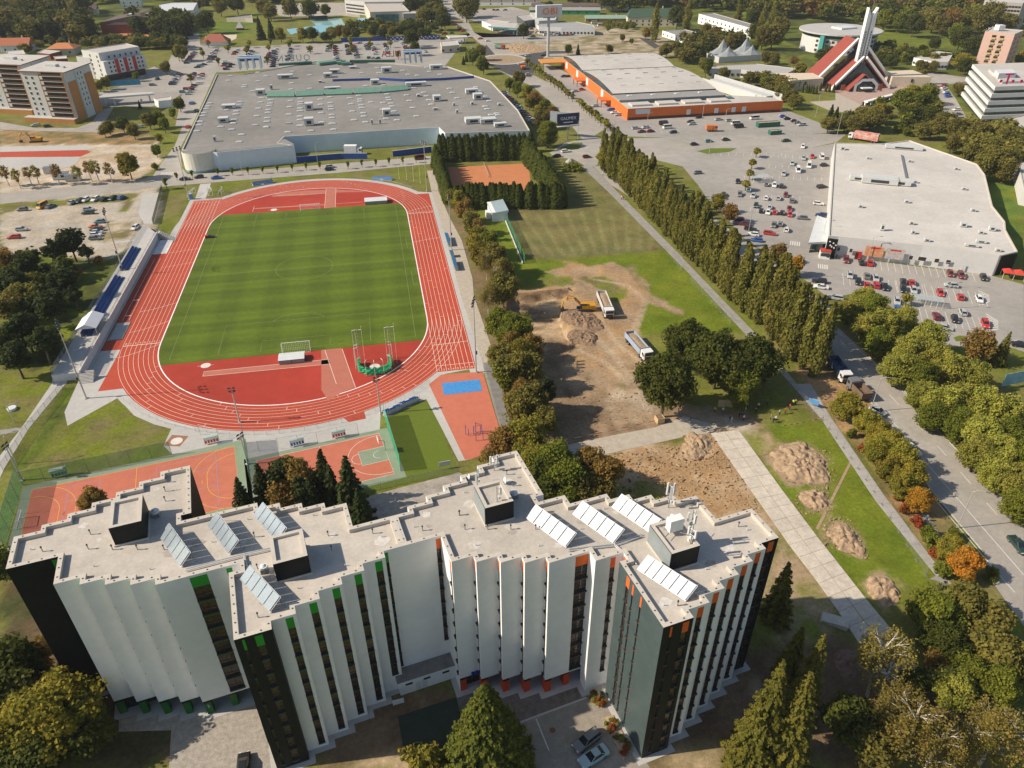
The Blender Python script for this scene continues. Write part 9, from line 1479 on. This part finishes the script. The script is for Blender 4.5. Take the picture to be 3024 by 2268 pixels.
for i,(x,y,a,b,w_)in enumerate(((50,240,'black','teal','standing alone left of the others on the site path'),(205,178,'hi-vis yellow','dark blue','in a hi-vis vest under the site trees'),(258,180,'white','blue','beside the plywood hoarding on the site'),(302,235,'black','grey','leftmost of the group at the site road end'),(315,240,'white','white','in all white at the site road end'),(365,210,'dark blue','black','in dark clothes at the centre of the site group'),(380,215,'black','grey','in black top at the centre of the site group'),(393,230,'white','dark blue','in a white shirt at the front of the site group'),(405,175,'white','grey','in a white shirt farther back in the site group'),(418,155,'grey','black','farthest back in the site group under the trees'),(470,185,'black','black','all in black right of the site group'),(488,150,'white','black','in a white shirt under the dark site trees'),(545,130,'blue','black','in blue under the dark site trees'),(568,225,'grey','black','left of three by the site lawn corner'),(585,245,'black','dark blue','middle of three by the site lawn corner'),(600,235,'white','black','right of three by the site lawn corner'),(625,195,'white','dark blue','in a white shirt beside the shaded site lawn'),(662,185,'red','black','in a red top left on the shaded site lawn'),(690,160,'red','dark blue','in a red top right on the shaded site lawn'),(712,130,'hi-vis yellow','black','in a hi-vis vest left by the site fence'),(728,128,'hi-vis yellow','dark blue','in a hi-vis vest right by the site fence'))):person(t22(x,y+8),a,b,0.7*i,'person in %s, %s'%(a,w_))
person(t11(1815,50),'white','dark blue',0.8,'person in white top walking on the footpath beside the poplars, left of two','walk',0.06);person(t11(1825,50),'red','black',0.8,'person in red top walking on the footpath beside the poplars, right of two','walk',0.06);person(t23(1690,70),'black','grey',-2.2,'person in black pushing a pram on the paved footpath','walk',0.07);person(t22(1575,890),'blue','black',-2.2,'person in blue beneath the orange autumn tree','walk');person(t21(995,430),'black','black',0,'person in black beside the food kiosk');person(t10(1695,1140),'white','blue',1,'person in white top at the start of the footpath','walk',0.06);person(t11(2012,372),'red','red',0,'person in red standing at the edge of the mown field')
p=G(*t23(1660,80));t=thing('pram','dark pram pushed along the paved footpath','pram',(p.x,p.y,0.07),-2.2);MB().prism([(-0.4,-0.25),(0.35,-0.25),(0.45,0),(0.35,0.25),(-0.4,0.25)],0.45,0.85,DARKM).build('basket',t);MB().tube([(-0.4,0,0.8),(-0.75,0,1.0)],0.03,0.03,GREYM,5).build('handle',t);[MB().tube([(x,y-0.03,0.16),(x,y+0.03,0.16)],0.16,0.16,TYRE,10).build('wheel',t)for x in(-0.3,0.35)for y in(-0.25,0.25)]
#  the summer air
HZ=bpy.data.materials.new('haze_air');HZ.use_nodes=True;hn=HZ.node_tree;hn.nodes.clear();ho=hn.nodes.new('ShaderNodeOutputMaterial');hv_=hn.nodes.new('ShaderNodeVolumePrincipled');hv_.inputs['Color'].default_value=(0.82,0.87,0.92,1);hv_.inputs['Density'].default_value=0.00007;hn.links.new(hv_.outputs[0],ho.inputs['Volume'])
tag(MB().box((200,1300,-5),(7000,5200,118),HZ).build('haze'),'thin pale haze over the town','haze',kind='stuff')
